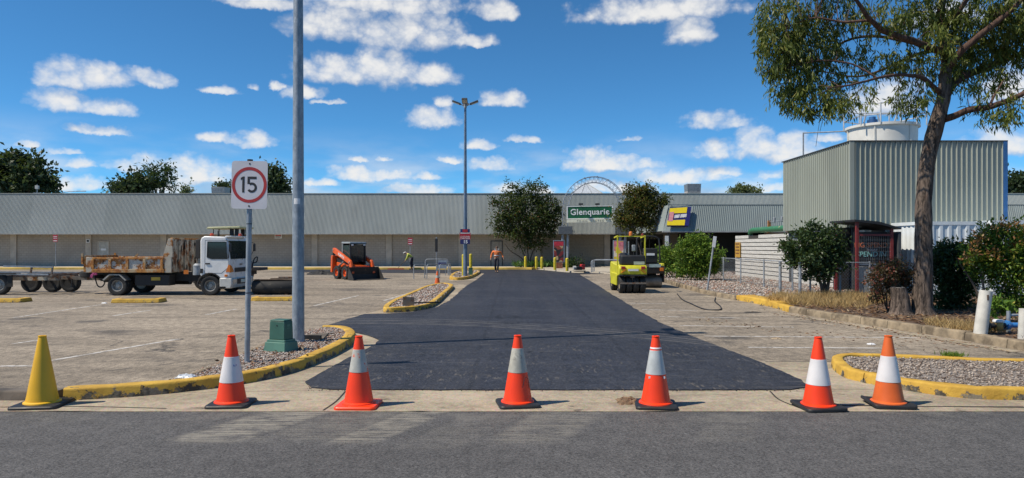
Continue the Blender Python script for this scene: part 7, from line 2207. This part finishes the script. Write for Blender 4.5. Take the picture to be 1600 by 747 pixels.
M['lf_lilly'] = leafmat('orange_tipped_leaves', (0.045, 0.11, 0.016), (0.21, 0.31, 0.04), (0.40, 0.38, 0.06), 0.36, 0.4, 0.35, c3frac=0.12)
M['lf_tip'] = leafmat('coppery_new_leaves', (0.22, 0.085, 0.04), (0.36, 0.20, 0.06), (0.2, 0.2, 0.05), 0.35, 0.4, 0.5)
M['lf_strap'] = leafmat('strap_leaves', (0.03, 0.09, 0.02), (0.10, 0.22, 0.05), None, 0.3, 0.4, 0.5)
M['lf_pale'] = leafmat('pale_gum_leaves', (0.07, 0.10, 0.04), (0.17, 0.19, 0.08), None, 0.3, 0.5)
M['drygrass'] = leafmat('dry_straw', (0.40, 0.27, 0.11), (0.62, 0.46, 0.22), (0.26, 0.18, 0.08), 0.3, 0.7, 0.2, c3frac=0.2, tcol=(0.6, 0.42, 0.18))
M['mulch'] = leafmat('leaf_litter', (0.11, 0.055, 0.03), (0.30, 0.18, 0.10), (0.42, 0.32, 0.2), 0.05, 0.9, 0.1, c3frac=0.15, tcol=(0.2, 0.12, 0.06))

# --- the gum tree on the right
TB = P(1441, 491, 0.125)
GY = TB.y
gum = thing('gum_tree', 'leaning gum tree with rough dark trunk and drooping narrow leaves', 'tree', TB)


def G(px, py, dy=0.0):
    q = D(px, py, GY + dy); return q - TB


def rough_tube(pts, rs, n=26):
    p = smooth_path(pts, 8); k = len(p); vs = []; fs = []
    for i, q in enumerate(p):
        u = i / (k - 1) * (len(rs) - 1); a = int(u); f = u - a; r_ = rs[a] * (1 - f) + rs[min(a + 1, len(rs) - 1)] * f
        for j in range(n):
            th = 2 * math.pi * j / n
            s_ = Vector((math.cos(th), math.sin(th), 0))
            w = 1 + 0.13 * mnoise.noise((math.cos(th) * 3.2, math.sin(th) * 3.2, q.z * 1.3)) + 0.10 * mnoise.noise((math.cos(th) * 9, math.sin(th) * 9, q.z * 3.5))
            vs.append(q + s_ * r_ * w)
    for i in range(k - 1):
        for j in range(n): fs.append((i * n + j, i * n + (j + 1) % n, (i + 1) * n + (j + 1) % n, (i + 1) * n + j))
    return MB().add(vs, fs)


rough_tube([G(1441, 495), G(1441, 480), G(1442, 440), G(1443, 380), G(1443, 320), G(1447, 270), G(1454, 228), G(1463, 195), G(1471, 165), G(1476, 140), G(1478, 105)],
           [0.36, 0.24, 0.21, 0.19, 0.185, 0.178, 0.175, 0.178, 0.165, 0.15, 0.12]).build('trunk', M['bark_gum'], gum, smooth=60)
limbs = [
    ([(1478, 118, 0), (1479, 90, 0.1), (1474, 55, 0.2), (1470, 20, 0.2), (1476, -20, 0.3), (1488, -70, 0.2)], [0.13, 0.12, 0.10, 0.08, 0.05]),
    ([(1473, 186, 0), (1490, 181, -0.2), (1515, 172, -0.4), (1545, 167, -0.6), (1575, 158, -0.8), (1610, 140, -1.0), (1660, 120, -1.2)], [0.10, 0.085, 0.08, 0.07, 0.06, 0.04]),
    ([(1477, 150, 0), (1490, 130, 0.2), (1515, 115, 0.5), (1550, 102, 0.9), (1585, 88, 1.2), (1640, 70, 1.6)], [0.13, 0.11, 0.10, 0.085, 0.06, 0.04]),
    ([(1477, 82, 0), (1446, 72, -0.3), (1415, 60, -0.6), (1382, 49, -0.9), (1360, 31, -1.2), (1342, 6, -1.4), (1320, -30, -1.6)], [0.10, 0.085, 0.07, 0.06, 0.045, 0.025]),
    ([(1446, 72, -0.3), (1400, 61, 0.2), (1345, 57, 0.5), (1295, 74, 0.8), (1255, 70, 1.0)], [0.05, 0.04, 0.035, 0.025, 0.012]),
    ([(1470, 146, 0), (1452, 130, -0.4), (1437, 120, -0.6), (1406, 117, -0.9), (1370, 122, -1.1), (1332, 132, -1.3), (1290, 138, -1.5)], [0.07, 0.06, 0.045, 0.035, 0.025, 0.012]),
    ([(1470, 78, 0), (1437, 84, 0.4), (1403, 98, 0.8), (1369, 113, 1.1), (1329, 120, 1.3), (1280, 110, 1.5)], [0.05, 0.045, 0.035, 0.025, 0.015]),
    ([(1480, 108, 0), (1500, 82, -0.3), (1530, 55, -0.5), (1565, 28, -0.7), (1603, -4, -0.9), (1640, -40, -1.0)], [0.09, 0.08, 0.075, 0.065, 0.05, 0.03]),
    ([(1474, 50, 0.2), (1455, 20, 0.4), (1440, -20, 0.7), (1420, -70, 0.9)], [0.07, 0.055, 0.04, 0.02]),
    ([(1475, 45, 0.2), (1500, 15, -0.2), (1525, -25, -0.5), (1550, -70, -0.6)], [0.065, 0.055, 0.04, 0.02]),
    ([(1360, 31, -1.2), (1320, 35, -1.0), (1275, 28, -0.8), (1235, 40, -0.6)], [0.035, 0.03, 0.02, 0.01]),
    ([(1370, 122, -1.1), (1330, 100, -0.8), (1280, 95, -0.6), (1235, 105, -0.5)], [0.025, 0.02, 0.015, 0.008]),
    ([(1545, 167, -0.6), (1560, 140, -0.5), (1575, 115, -0.3)], [0.035, 0.025, 0.012])]
nodes = []
for pts, rs in limbs:
    mb = MB(); p = limb_tube(mb, [G(*q) for q in pts], rs, 8, 0.025); mb.build('limb', M['bark_limb'], gum, smooth=60)
    nodes += p[len(p) // 4:]
clus = [(1222, 25, -.3, 42, 40, 1.5), (1212, 78, -.4, 32, 40, 1.5), (1240, 112, -.2, 44, 42, 1.6), (1268, 62, 0, 46, 50, 1.5), (1262, 148, -.4, 42, 30, 1.3), (1300, 18, 0, 46, 30, 1.0), (1306, 104, .3, 30, 36, .8), (1338, 72, .2, 36, 24, .45),
        (1300, 160, -.8, 34, 18, .9), (1345, 146, -1, 26, 16, .55), (1375, 20, -.8, 36, 30, .8), (1392, 84, .5, 30, 20, .5), (1420, 38, .3, 38, 28, .8), (1424, 102, .2, 36, 26, .9), (1442, 12, .3, 38, 26, .8), (1428, 143, -.5, 36, 16, .8),
        (1418, 162, -.5, 20, 8, .6), (1474, 22, .3, 36, 36, 1.1), (1504, 62, .2, 38, 32, 1.3), (1524, 18, -.2, 40, 30, 1.2), (1544, 82, .5, 42, 32, 1.1), (1562, 40, .3, 44, 38, 1.1), (1592, 66, .5, 34, 40, 1.0), (1586, 10, -.5, 40, 30, 1.2),
        (1508, 132, -.1, 22, 16, .5), (1532, 156, -.5, 22, 13, .45), (1562, 176, -.8, 26, 11, .8), (1586, 162, -.9, 24, 16, .7), (1480, 100, .1, 28, 22, 1.0), (1560, 120, 0, 34, 18, .9), (1510, 100, .6, 30, 20, 1.0), (1468, 60, -.5, 30, 30, .9),
        (1250, -40, 0, 60, 30, 1.0), (1320, -40, 0, 60, 30, .9), (1400, -45, .2, 60, 35, .9), (1480, -60, 0, 60, 40, 1.0), (1560, -50, 0, 60, 35, 1.0), (1630, 20, 0, 40, 60, 1.1), (1650, 90, .5, 40, 40, 1.0), (1625, 150, -1, 30, 16, .4), (1350, 110, .9, 34, 20, .4)]
tw = MB(); LP = []; LA = []
npn = np.array([tuple(q) for q in nodes])
sc_ = GY / FOC
for (px, py, dy, rx, ry, dens) in clus:
    c = G(px, py, dy); a, b_ = rx * sc_, ry * sc_; dep = max(0.5, 0.85 * a)
    nt = int(94 * dens * max(0.25, (a * b_) / 0.45) ** 0.8)
    ctr = np.array(tuple(c))
    q = nrng.normal(size=(nt, 3)); q /= np.linalg.norm(q, axis=1, keepdims=True); q *= nrng.uniform(0.2, 1.0, (nt, 1)) ** 0.45
    tips = ctr + q * np.array([a, dep, b_])
    for k in range(max(4, nt // 7)):
        e = Vector(tips[k]); i = np.argmin(np.linalg.norm(npn - tips[k], axis=1)); s0 = Vector(npn[i])
        m_ = s0.lerp(e, 0.5) + Vector((rng.uniform(-.1, .1), rng.uniform(-.1, .1), rng.uniform(0.0, 0.22)))
        tw.tube(smooth_path([s0, m_, e], 3), [0.012, 0.010, 0.008, 0.007, 0.006, 0.005, 0.003], 4, cap=False)
    for e in tips:
        nl = rng.randint(11, 17)
        dr_ = np.array([rng.uniform(-.6, .6), rng.uniform(-.6, .6), -rng.uniform(0.35, 1.0)])
        s_ = nrng.uniform(-0.05, 0.36, (nl, 1))
        LP.append(e + dr_ * s_ + nrng.normal(size=(nl, 3)) * 0.035)
        ax = nrng.normal(size=(nl, 3)) * 0.5 + dr_ * 0.55; ax[:, 2] -= 0.75
        LA.append(ax)
tw.build('twigs', M['bark_limb'], gum)['kind'] = 'stuff'
leaf_mesh('crown', np.concatenate(LP), np.concatenate(LA), 0.155, 0.033, M['lf_gum'], gum)['kind'] = 'stuff'


def tree(name, label, base, blobs, nclump, per, spread, length, width, mat, trunk_r, stems, group=None, droop=0.1, bark_m='bark', shell=0.55, inner=True, cat='tree'):
    """blobs and stems in metres from the base"""
    t = thing(name, label, cat, base, 0, group)
    for st in stems:
        mb = MB(); limb_tube(mb, st, [trunk_r, trunk_r * 0.75, trunk_r * 0.5, trunk_r * 0.25], 7, trunk_r * 0.3)
        mb.build('trunk' if cat == 'tree' else 'stem', M[bark_m], t, smooth=60)
    br = MB()
    tops = [Vector(s[-1]) for s in stems]
    for b in blobs:
        c = Vector(b[:3]); s0 = min(tops, key=lambda q: (q - c).length)
        for k in range(3):
            e = c + Vector((rng.uniform(-1, 1) * b[3], rng.uniform(-1, 1) * b[4], rng.uniform(-.6, 1) * b[5])) * 0.7
            br.tube(smooth_path([s0, s0.lerp(e, 0.5) + Vector((0, 0, -0.05 * (e - s0).length)), e], 3), [trunk_r * 0.35, trunk_r * .3, trunk_r * .25, trunk_r * .2, trunk_r * .16, trunk_r * .12, trunk_r * .08], 5, cap=False)
    br.build('branches', M[bark_m], t)['kind'] = 'stuff'
    pos, ax = clumped(ruffle(blobs, 4 if cat == 'tree' else 3), nclump, per, spread, droop, shell)
    leaf_mesh('crown' if cat == 'tree' else 'foliage', pos, ax, length, width, mat, t)['kind'] = 'stuff'
    return t


def px_blobs(base, Y, ell, dep=0.9):
    """ellipses seen at a distance Y turned into ellipsoids relative to the base"""
    out = []
    for e in ell:
        px, py, rx, ry = e[:4]; dy = e[4] if len(e) > 4 else 0.0
        c = D(px, py, Y + dy) - Vector(base); s = Y / FOC
        out.append((c.x, c.y, c.z, rx * s, rx * s * dep, ry * s))
    return out


# --- trees by the entrance
b1 = Vector(((825 - 800) * 57.2 / FOC, 57.2, 0.118))
bl = px_blobs(b1, 57.0, [(822, 312, 34, 26), (795, 322, 30, 24), (850, 322, 24, 24), (822, 345, 40, 26), (785, 342, 20, 18), (862, 345, 14, 22), (808, 362, 34, 16), (845, 366, 26, 16), (832, 292, 20, 12), (805, 298, 18, 12), (780, 358, 16, 10), (868, 328, 9, 12), (820, 383, 18, 8)], 0.5)
tree('entrance_tree', 'wide multi-stemmed dark tree left of the green name board', b1, bl, 1150, 9, 0.17, 0.25, 0.10, M['lf_myrtle'], 0.07,
     [[(0, 0, 0), (-0.25, 0, 0.8), (-0.7, -0.2, 1.9), (-1.2, -0.4, 3.0)], [(0.05, 0, 0), (0.0, 0.1, 0.9), (-0.1, 0.1, 2.2), (-0.1, 0, 3.6)], [(0.1, -0.1, 0), (0.25, -0.1, 0.9), (0.7, 0.1, 2.0), (1.1, 0.2, 3.2)], [(-0.08, 0, 0), (-0.5, 0.1, 0.7), (-1.4, 0.1, 1.3), (-1.9, 0.1, 1.9)]], droop=0.3, shell=0.9)
b2 = Vector(((1003 - 800) * 50.3 / FOC, 50.4, 0.125))
bl = px_blobs(b2, 50.5, [(1002, 314, 28, 22), (984, 326, 20, 22), (1022, 320, 20, 20), (1000, 338, 30, 18), (980, 345, 15, 13), (1010, 352, 18, 11), (994, 297, 20, 9), (1015, 299, 16, 8), (968, 332, 9, 12), (1036, 314, 10, 9), (988, 356, 12, 7)], 0.55)
tree('entrance_tree', 'rounded bronze-green tree between the name board and the yellow shop sign', b2, bl, 1000, 9, 0.14, 0.21, 0.09, M['lf_myrtle2'], 0.08,
     [[(0, 0, 0), (0, 0, 1.0), (-0.3, 0, 2.0), (-0.7, 0, 3.2)], [(0.08, 0, 0), (0.15, 0, 1.0), (0.3, 0.1, 2.0), (0.6, 0.1, 3.3)], [(-0.06, 0.05, 0), (-0.05, 0.1, 1.2), (0, 0.1, 2.4), (0, 0, 3.4)]], droop=0.1, shell=0.9)

# --- trees behind the building
far = 'trees showing above the roof of the shopping centre'


def fartree(label, ell, Y, mat, n, length=0.5, width=0.28, bark_m='bark', per=8, spread=0.4, tr=0.25, shell=0.6, px=None):
    px = px or sum(e[0] for e in ell) / len(ell)
    base = Vector(((px - 800) * Y / FOC, Y, -0.03))
    bl = px_blobs(base, Y, [(q[0], q[1] + 0.12 * q[3], q[2] * 0.84, q[3] * 0.84) for q in ell])
    stems = []
    for e in bl[:3]:
        stems.append([(0, 0, 0), (e[0] * 0.15, e[1] * 0.15, e[2] * 0.4), (e[0] * 0.6, e[1] * 0.6, e[2] * 0.75), (e[0], e[1], e[2])])
    tree('tree', label, base, bl, n, per, spread, length, width, M[mat], tr, stems, far, 0.1, bark_m, shell)


fartree('large dark fig tree above the roof at the left edge', [(20, 262, 26, 20), (50, 268, 26, 18), (5, 275, 24, 22), (40, 285, 34, 14), (66, 285, 20, 13), (28, 245, 14, 8), (58, 252, 10, 8), (78, 295, 12, 7), (-25, 268, 26, 26)], 84, 'lf_fig', 900, 0.62, 0.36, spread=0.42)
fartree('dark bushy tree above the roof left of the truck', [(205, 290, 24, 12), (188, 295, 18, 9), (220, 285, 14, 12), (212, 276, 10, 6)], 84, 'lf_fig', 380, 0.5, 0.28)
fartree('open airy gum above the roof behind the truck tray', [(238, 270, 10, 14), (258, 264, 11, 10), (250, 285, 14, 14), (264, 276, 7, 12), (234, 290, 8, 10), (268, 292, 5, 6)], 86, 'lf_dark', 190, 0.5, 0.17, per=7, spread=0.35, tr=0.2, shell=0.8)
fartree('small pale sapling top above the roof before the roof vent', [(292, 297, 7, 5), (288, 300, 5, 4)], 80, 'lf_pale', 60, 0.3, 0.15, spread=0.2, tr=0.06)
fartree('little dark treetop just left of the speed sign', [(352, 292, 9, 7), (344, 291, 6, 5), (360, 298, 6, 5)], 88, 'lf_fig', 120, 0.4, 0.22, spread=0.25, tr=0.1)
fartree('dense dark tree behind the speed sign', [(428, 280, 14, 15), (436, 292, 12, 10), (418, 288, 14, 14), (430, 270, 8, 7), (444, 299, 6, 5)], 86, 'lf_fig', 480, 0.5, 0.28, spread=0.35)
fartree('pale flat-topped tree above the roof left of the enclosure', [(1158, 297, 9, 5), (1150, 300, 8, 4), (1178, 301, 10, 4), (1168, 299, 8, 4)], 88, 'lf_pale', 170, 0.42, 0.22, spread=0.3, tr=0.12)
fartree('dark round tree beyond the blue corner of the enclosure', [(1588, 288, 20, 13), (1572, 295, 14, 10), (1605, 285, 20, 15), (1585, 300, 20, 8), (1592, 277, 10, 5)], 90, 'lf_fig', 420, 0.55, 0.3, spread=0.4)

# --- shrubs on the right


def shrub(label, base, blobs, nclump, per, spread, length, width, mat, stems, r=0.03, droop=0.05, shell=0.65, name='shrub', group='shrubs in the garden bed'):
    return tree(name, label, base, blobs, nclump, per, spread, length, width, mat, r, stems, group, droop, 'bark', shell, cat='shrub')


hb1 = P(1048, 434, 0.13)
shrub('low bright green hedge bush behind the drum roller', hb1, px_blobs(hb1, hb1.y, [(1042, 408, 18, 20), (1060, 412, 18, 18), (1035, 400, 10, 10), (1052, 398, 14, 10)]), 500, 9, 0.09, 0.12, 0.07, M['lf_hedge'], [[(0, 0, 0), (0.1, 0, 0.3), (0.2, 0, 0.6), (0.2, 0, 0.9)], [(0, 0, 0), (-0.2, 0, 0.3), (-0.3, 0, 0.6), (-0.4, 0, 0.9)]])
hb2 = P(1095, 438, 0.13)
shrub('tall bright green bush left of the leaning sign post', hb2, px_blobs(hb2, hb2.y, [(1092, 395, 28, 24), (1075, 405, 20, 22), (1108, 405, 18, 22), (1090, 418, 26, 14), (1082, 378, 16, 12), (1102, 380, 12, 10), (1090, 370, 10, 7)]), 850, 9, 0.09, 0.13, 0.075, M['lf_hedge'], [[(0, 0, 0), (0.05, 0, 0.4), (0.1, 0, 0.9), (0.1, 0, 1.5)], [(0, 0, 0), (-0.2, 0, 0.4), (-0.4, 0, 0.8), (-0.5, 0, 1.2)]])
st_ = P(1290, 463, 0.125)
tree('small_tree', 'small dense dark tree growing through the wire fence', st_, px_blobs(st_, st_.y, [(1278, 378, 30, 22), (1250, 392, 26, 22), (1303, 388, 20, 22), (1272, 405, 36, 20), (1270, 356, 12, 10), (1298, 362, 14, 10), (1311, 402, 13, 14), (1240, 408, 14, 12), (1290, 422, 22, 12), (1262, 428, 14, 8)]), 1050, 9, 0.07, 0.11, 0.065, M['lf_dark'], 0.07,
     [[(0, 0, 0), (-0.05, 0, 0.5), (-0.2, 0, 1.0), (-0.4, 0, 1.6)], [(0.04, 0, 0), (0.1, 0, 0.5), (0.25, 0, 1.1), (0.35, 0, 1.7)], [(-0.04, 0, 0), (-0.2, 0, 0.5), (-0.5, 0, 0.9), (-0.8, 0, 1.3)]], droop=0.0, shell=0.65)
rb_ = P(1388, 489, 0.125)
shrub('bronze and dark leaved shrub between the wire cage and the stump', rb_, px_blobs(rb_, rb_.y, [(1385, 422, 24, 14), (1368, 436, 14, 18), (1410, 428, 18, 18), (1385, 448, 20, 16), (1375, 465, 14, 12), (1400, 415, 14, 8), (1420, 445, 9, 14)]), 620, 8, 0.05, 0.06, 0.04, M['lf_red'], [[(0, 0, 0), (-0.1, 0, 0.3), (-0.2, 0, 0.7), (-0.25, 0, 1.1)], [(0, 0, 0), (0.05, 0, 0.3), (0.2, 0, 0.7), (0.35, 0, 1.0)], [(0, 0, 0), (-0.05, 0, 0.4), (0, 0, 0.8), (0, 0, 1.1)]], 0.025)
vb = P(1485, 492, 0.125) + Vector((0.0, 1.6, 0))
shrub('tall dark climbing shrub just right of the gum tree trunk', vb, px_blobs(vb, vb.y, [(1485, 400, 24, 22), (1475, 430, 20, 26), (1495, 445, 22, 26), (1480, 470, 24, 16), (1500, 395, 18, 16), (1470, 390, 12, 12), (1510, 420, 12, 18)]), 950, 9, 0.07, 0.11, 0.05, M['lf_dark'], [[(0, 0, 0), (0, 0, 0.5), (0.05, 0, 1.0), (0.05, 0, 1.6)], [(0, 0, 0), (0.2, 0, 0.5), (0.25, 0, 0.9), (0.3, 0, 1.3)]])
ob = P(1575, 496, 0.125) + Vector((0.1, 1.0, 0))
oblobs = px_blobs(ob, ob.y, [(1560, 392, 34, 26), (1535, 398, 26, 22), (1595, 395, 36, 34), (1575, 425, 36, 22), (1600, 450, 34, 34), (1545, 420, 18, 14), (1555, 368, 22, 14), (1590, 362, 24, 14), (1630, 400, 40, 44), (1580, 470, 20, 16), (1520, 405, 14, 12)])
orange = shrub('large green shrub with coppery new tips at the right edge', ob, oblobs, 1500, 9, 0.07, 0.115, 0.045, M['lf_lilly'], [[(0, 0, 0), (0, 0, 0.6), (-0.1, 0, 1.1), (-0.2, 0, 1.6)], [(0.1, 0, 0), (0.4, 0, 0.5), (0.6, 0, 1.0), (0.7, 0, 1.5)], [(0, 0, 0), (-0.2, 0, 0.6), (-0.5, 0, 1.1), (-0.7, 0, 1.4)]], 0.04)
tips = px_blobs(ob, ob.y - 0.4, [(1540, 372, 14, 8), (1555, 358, 14, 7), (1575, 352, 12, 6), (1518, 392, 10, 6), (1530, 380, 10, 6), (1598, 356, 10, 6), (1550, 398, 10, 5), (1592, 382, 12, 5), (1506, 404, 6, 6)])
pos, ax = clumped(tips, 44, 9, 0.05, -0.4, 0.7)
leaf_mesh('new_growth', pos, ax, 0.10, 0.04, M['lf_tip'], orange)['kind'] = 'stuff'
yb_ = P(1566, 506, 0.125) + Vector((0, 0.5, 0))
shrub('small fresh green seedling behind the brass valve', yb_, px_blobs(yb_, yb_.y, [(1560, 476, 16, 7), (1572, 484, 12, 6), (1552, 486, 9, 6)]), 60, 7, 0.05, 0.12, 0.05, leafmat('fresh_leaves', (0.08, 0.18, 0.02), (0.2, 0.34, 0.05), None, 0.4), [[(0, 0, 0), (0, 0, 0.1), (0, 0, 0.2), (-0.02, 0, 0.3)]], 0.012)

# stump
stp = thing('tree_stump', 'weathered grey-brown tree stump left of the gum tree', 'stump', P(1407, 491, 0.125))
rough_tube([Vector((0, 0, -0.05)), Vector((0, 0, 0.08)), Vector((0.0, 0, 0.4)), Vector((-0.06, 0, 0.66))], [0.36, 0.25, 0.20, 0.17]).build('bole', M['bark_gum'], stp, smooth=60)
mb = MB(); n = 24
mb.add([(-0.06 + 0.165 * math.cos(2 * math.pi * k / n), 0.165 * math.sin(2 * math.pi * k / n), 0.655 + 0.02 * math.sin(k)) for k in range(n)], [tuple(range(n))]); mb.build('cut_face', simple('bleached_wood', (0.36, 0.32, 0.28), 0.9, 0, 0.25, 8, 0.4), stp)

# strappy bed by the entrance
sb_ = Vector((2.3, 57.0, 0.118))
LP = []; LA = []
for k in range(90):
    c = np.array([rng.uniform(-2.1, 1.9), rng.uniform(-1.0, 1.0), 0.02])
    nl = 12
    a = nrng.uniform(0, 6.28, nl); LP.append(np.repeat(c[None], nl, 0)); LA.append(np.stack([np.cos(a) * 0.7, np.sin(a) * 0.7, nrng.uniform(0.4, 1.3, nl)], 1))
bedp = thing('strap_plants', 'bed of bright strap-leaved plants under the multi-stemmed tree', 'plants', sb_)
leaf_mesh('foliage', np.concatenate(LP), np.concatenate(LA), 0.62, 0.075, M['lf_strap'], bedp)['kind'] = 'stuff'
rs_ = Vector(((896 - 800) * 56 / FOC, 56.0, 0.118))
shrub('low round dark bush right of the dark poster box', rs_, [(0, 0, 0.42, 0.75, 0.5, 0.42), (-0.5, 0.1, 0.3, 0.5, 0.4, 0.32)], 160, 9, 0.1, 0.16, 0.08, M['lf_dark'], [[(0, 0, 0), (0, 0, 0.15), (0.05, 0, 0.3), (0.1, 0, 0.4)], [(0, 0, 0), (-0.2, 0, 0.15), (-0.3, 0, 0.25), (-0.4, 0, 0.35)]], 0.02, group=None)


# dry grass, leaf litter
def blades(name, poly, n, h0, h1, mat, label, cat='grass', z=0.125, lean=0.6, w=0.011, tuft=14):
    xs = [p[0] for p in poly]; ys = [p[1] for p in poly]; LP = []; LA = []
    k = 0
    while k < n:
        x = rng.uniform(min(xs), max(xs)); y = rng.uniform(min(ys), max(ys))
        if not in_poly(x, y, poly): continue
        if mnoise.noise((x * 1.3, y * 1.3, 2)) < -0.25: continue
        for _ in range(tuft):
            LP.append((x + rng.gauss(0, 0.05), y + rng.gauss(0, 0.05), z))
            LA.append((rng.gauss(0, lean), rng.gauss(0, lean), 1)); k += 1
    o = leaf_mesh(name, LP, LA, (h0 + h1) / 2, w, mat, None)
    return tag(o, label, cat, kind='stuff')


blades('dry_grass', [(7.95, 19.2), (7.72, 21.4), (9.0, 23.6), (11.6, 23.9), (12.0, 22.0), (10.2, 19.8), (9.2, 18.6)], 5200, 0.18, 0.36, M['drygrass'], 'pale dry grass between the kerb and the small dark tree')
blades('dry_grass', [(8.72, 13.9), (8.55, 15.2), (9.3, 15.6), (9.9, 14.2), (9.3, 13.4)], 1200, 0.12, 0.28, M['drygrass'], 'tuft of dry straw left of the leaning white post')
blades('weeds', [P(1470, 570), P(1500, 571), P(1500, 568.5), P(1470, 568)], 220, 0.07, 0.12, M['lf_hedge'], 'little green weeds in the right island', 'weeds', 0.11, 0.6)
LP = []; LA = []
bedpoly = [(p[0], p[1]) for p in bed]
k = 0
while k < 9000:
    x = rng.uniform(7.8, 16); y = rng.uniform(10.6, 23)
    if not in_poly(x - 0.05, y, bedpoly): continue
    LP.append((x, y, 0.13 + abs(rng.gauss(0, 0.012)))); LA.append((rng.gauss(0, 1), rng.gauss(0, 1), rng.gauss(0, 0.22))); k += 1
tag(leaf_mesh('leaf_litter', LP, LA, 0.11, 0.026, M['mulch'], None), 'brown leaf litter and bark under the gum tree', 'leaf litter', kind='stuff')
LP = []; LA = []
for k in range(420):
    s = rng.random(); q = P(1232, 490).lerp(P(1600, 551), s) if rng.random() < 0.7 else P(1100, 500).lerp(P(1500, 545), s)
    LP.append((q.x - abs(rng.gauss(0, 0.25)), q.y + rng.gauss(0, 0.6), 0.008)); LA.append((rng.gauss(0, 1), rng.gauss(0, 1), rng.gauss(0, 0.1)))
tag(leaf_mesh('fallen_leaves', LP, LA, 0.09, 0.02, M['mulch'], None), 'scattered dry leaves along the right hand gutter', 'leaf litter', kind='stuff')
LP = []; LA = []
while len(LP) < 160:
    x = rng.uniform(-4.6, -3.0); y = rng.uniform(8.8, 13.5)
    if in_poly(x, y, isl1): LP.append((x, y, 0.135)); LA.append((rng.gauss(0, 1), rng.gauss(0, 1), rng.gauss(0, 0.3)))
tag(leaf_mesh('fallen_leaves', LP, LA, 0.08, 0.03, M['mulch'], None), 'scattered brown leaves on the gravel under the speed sign', 'leaf litter', kind='stuff')
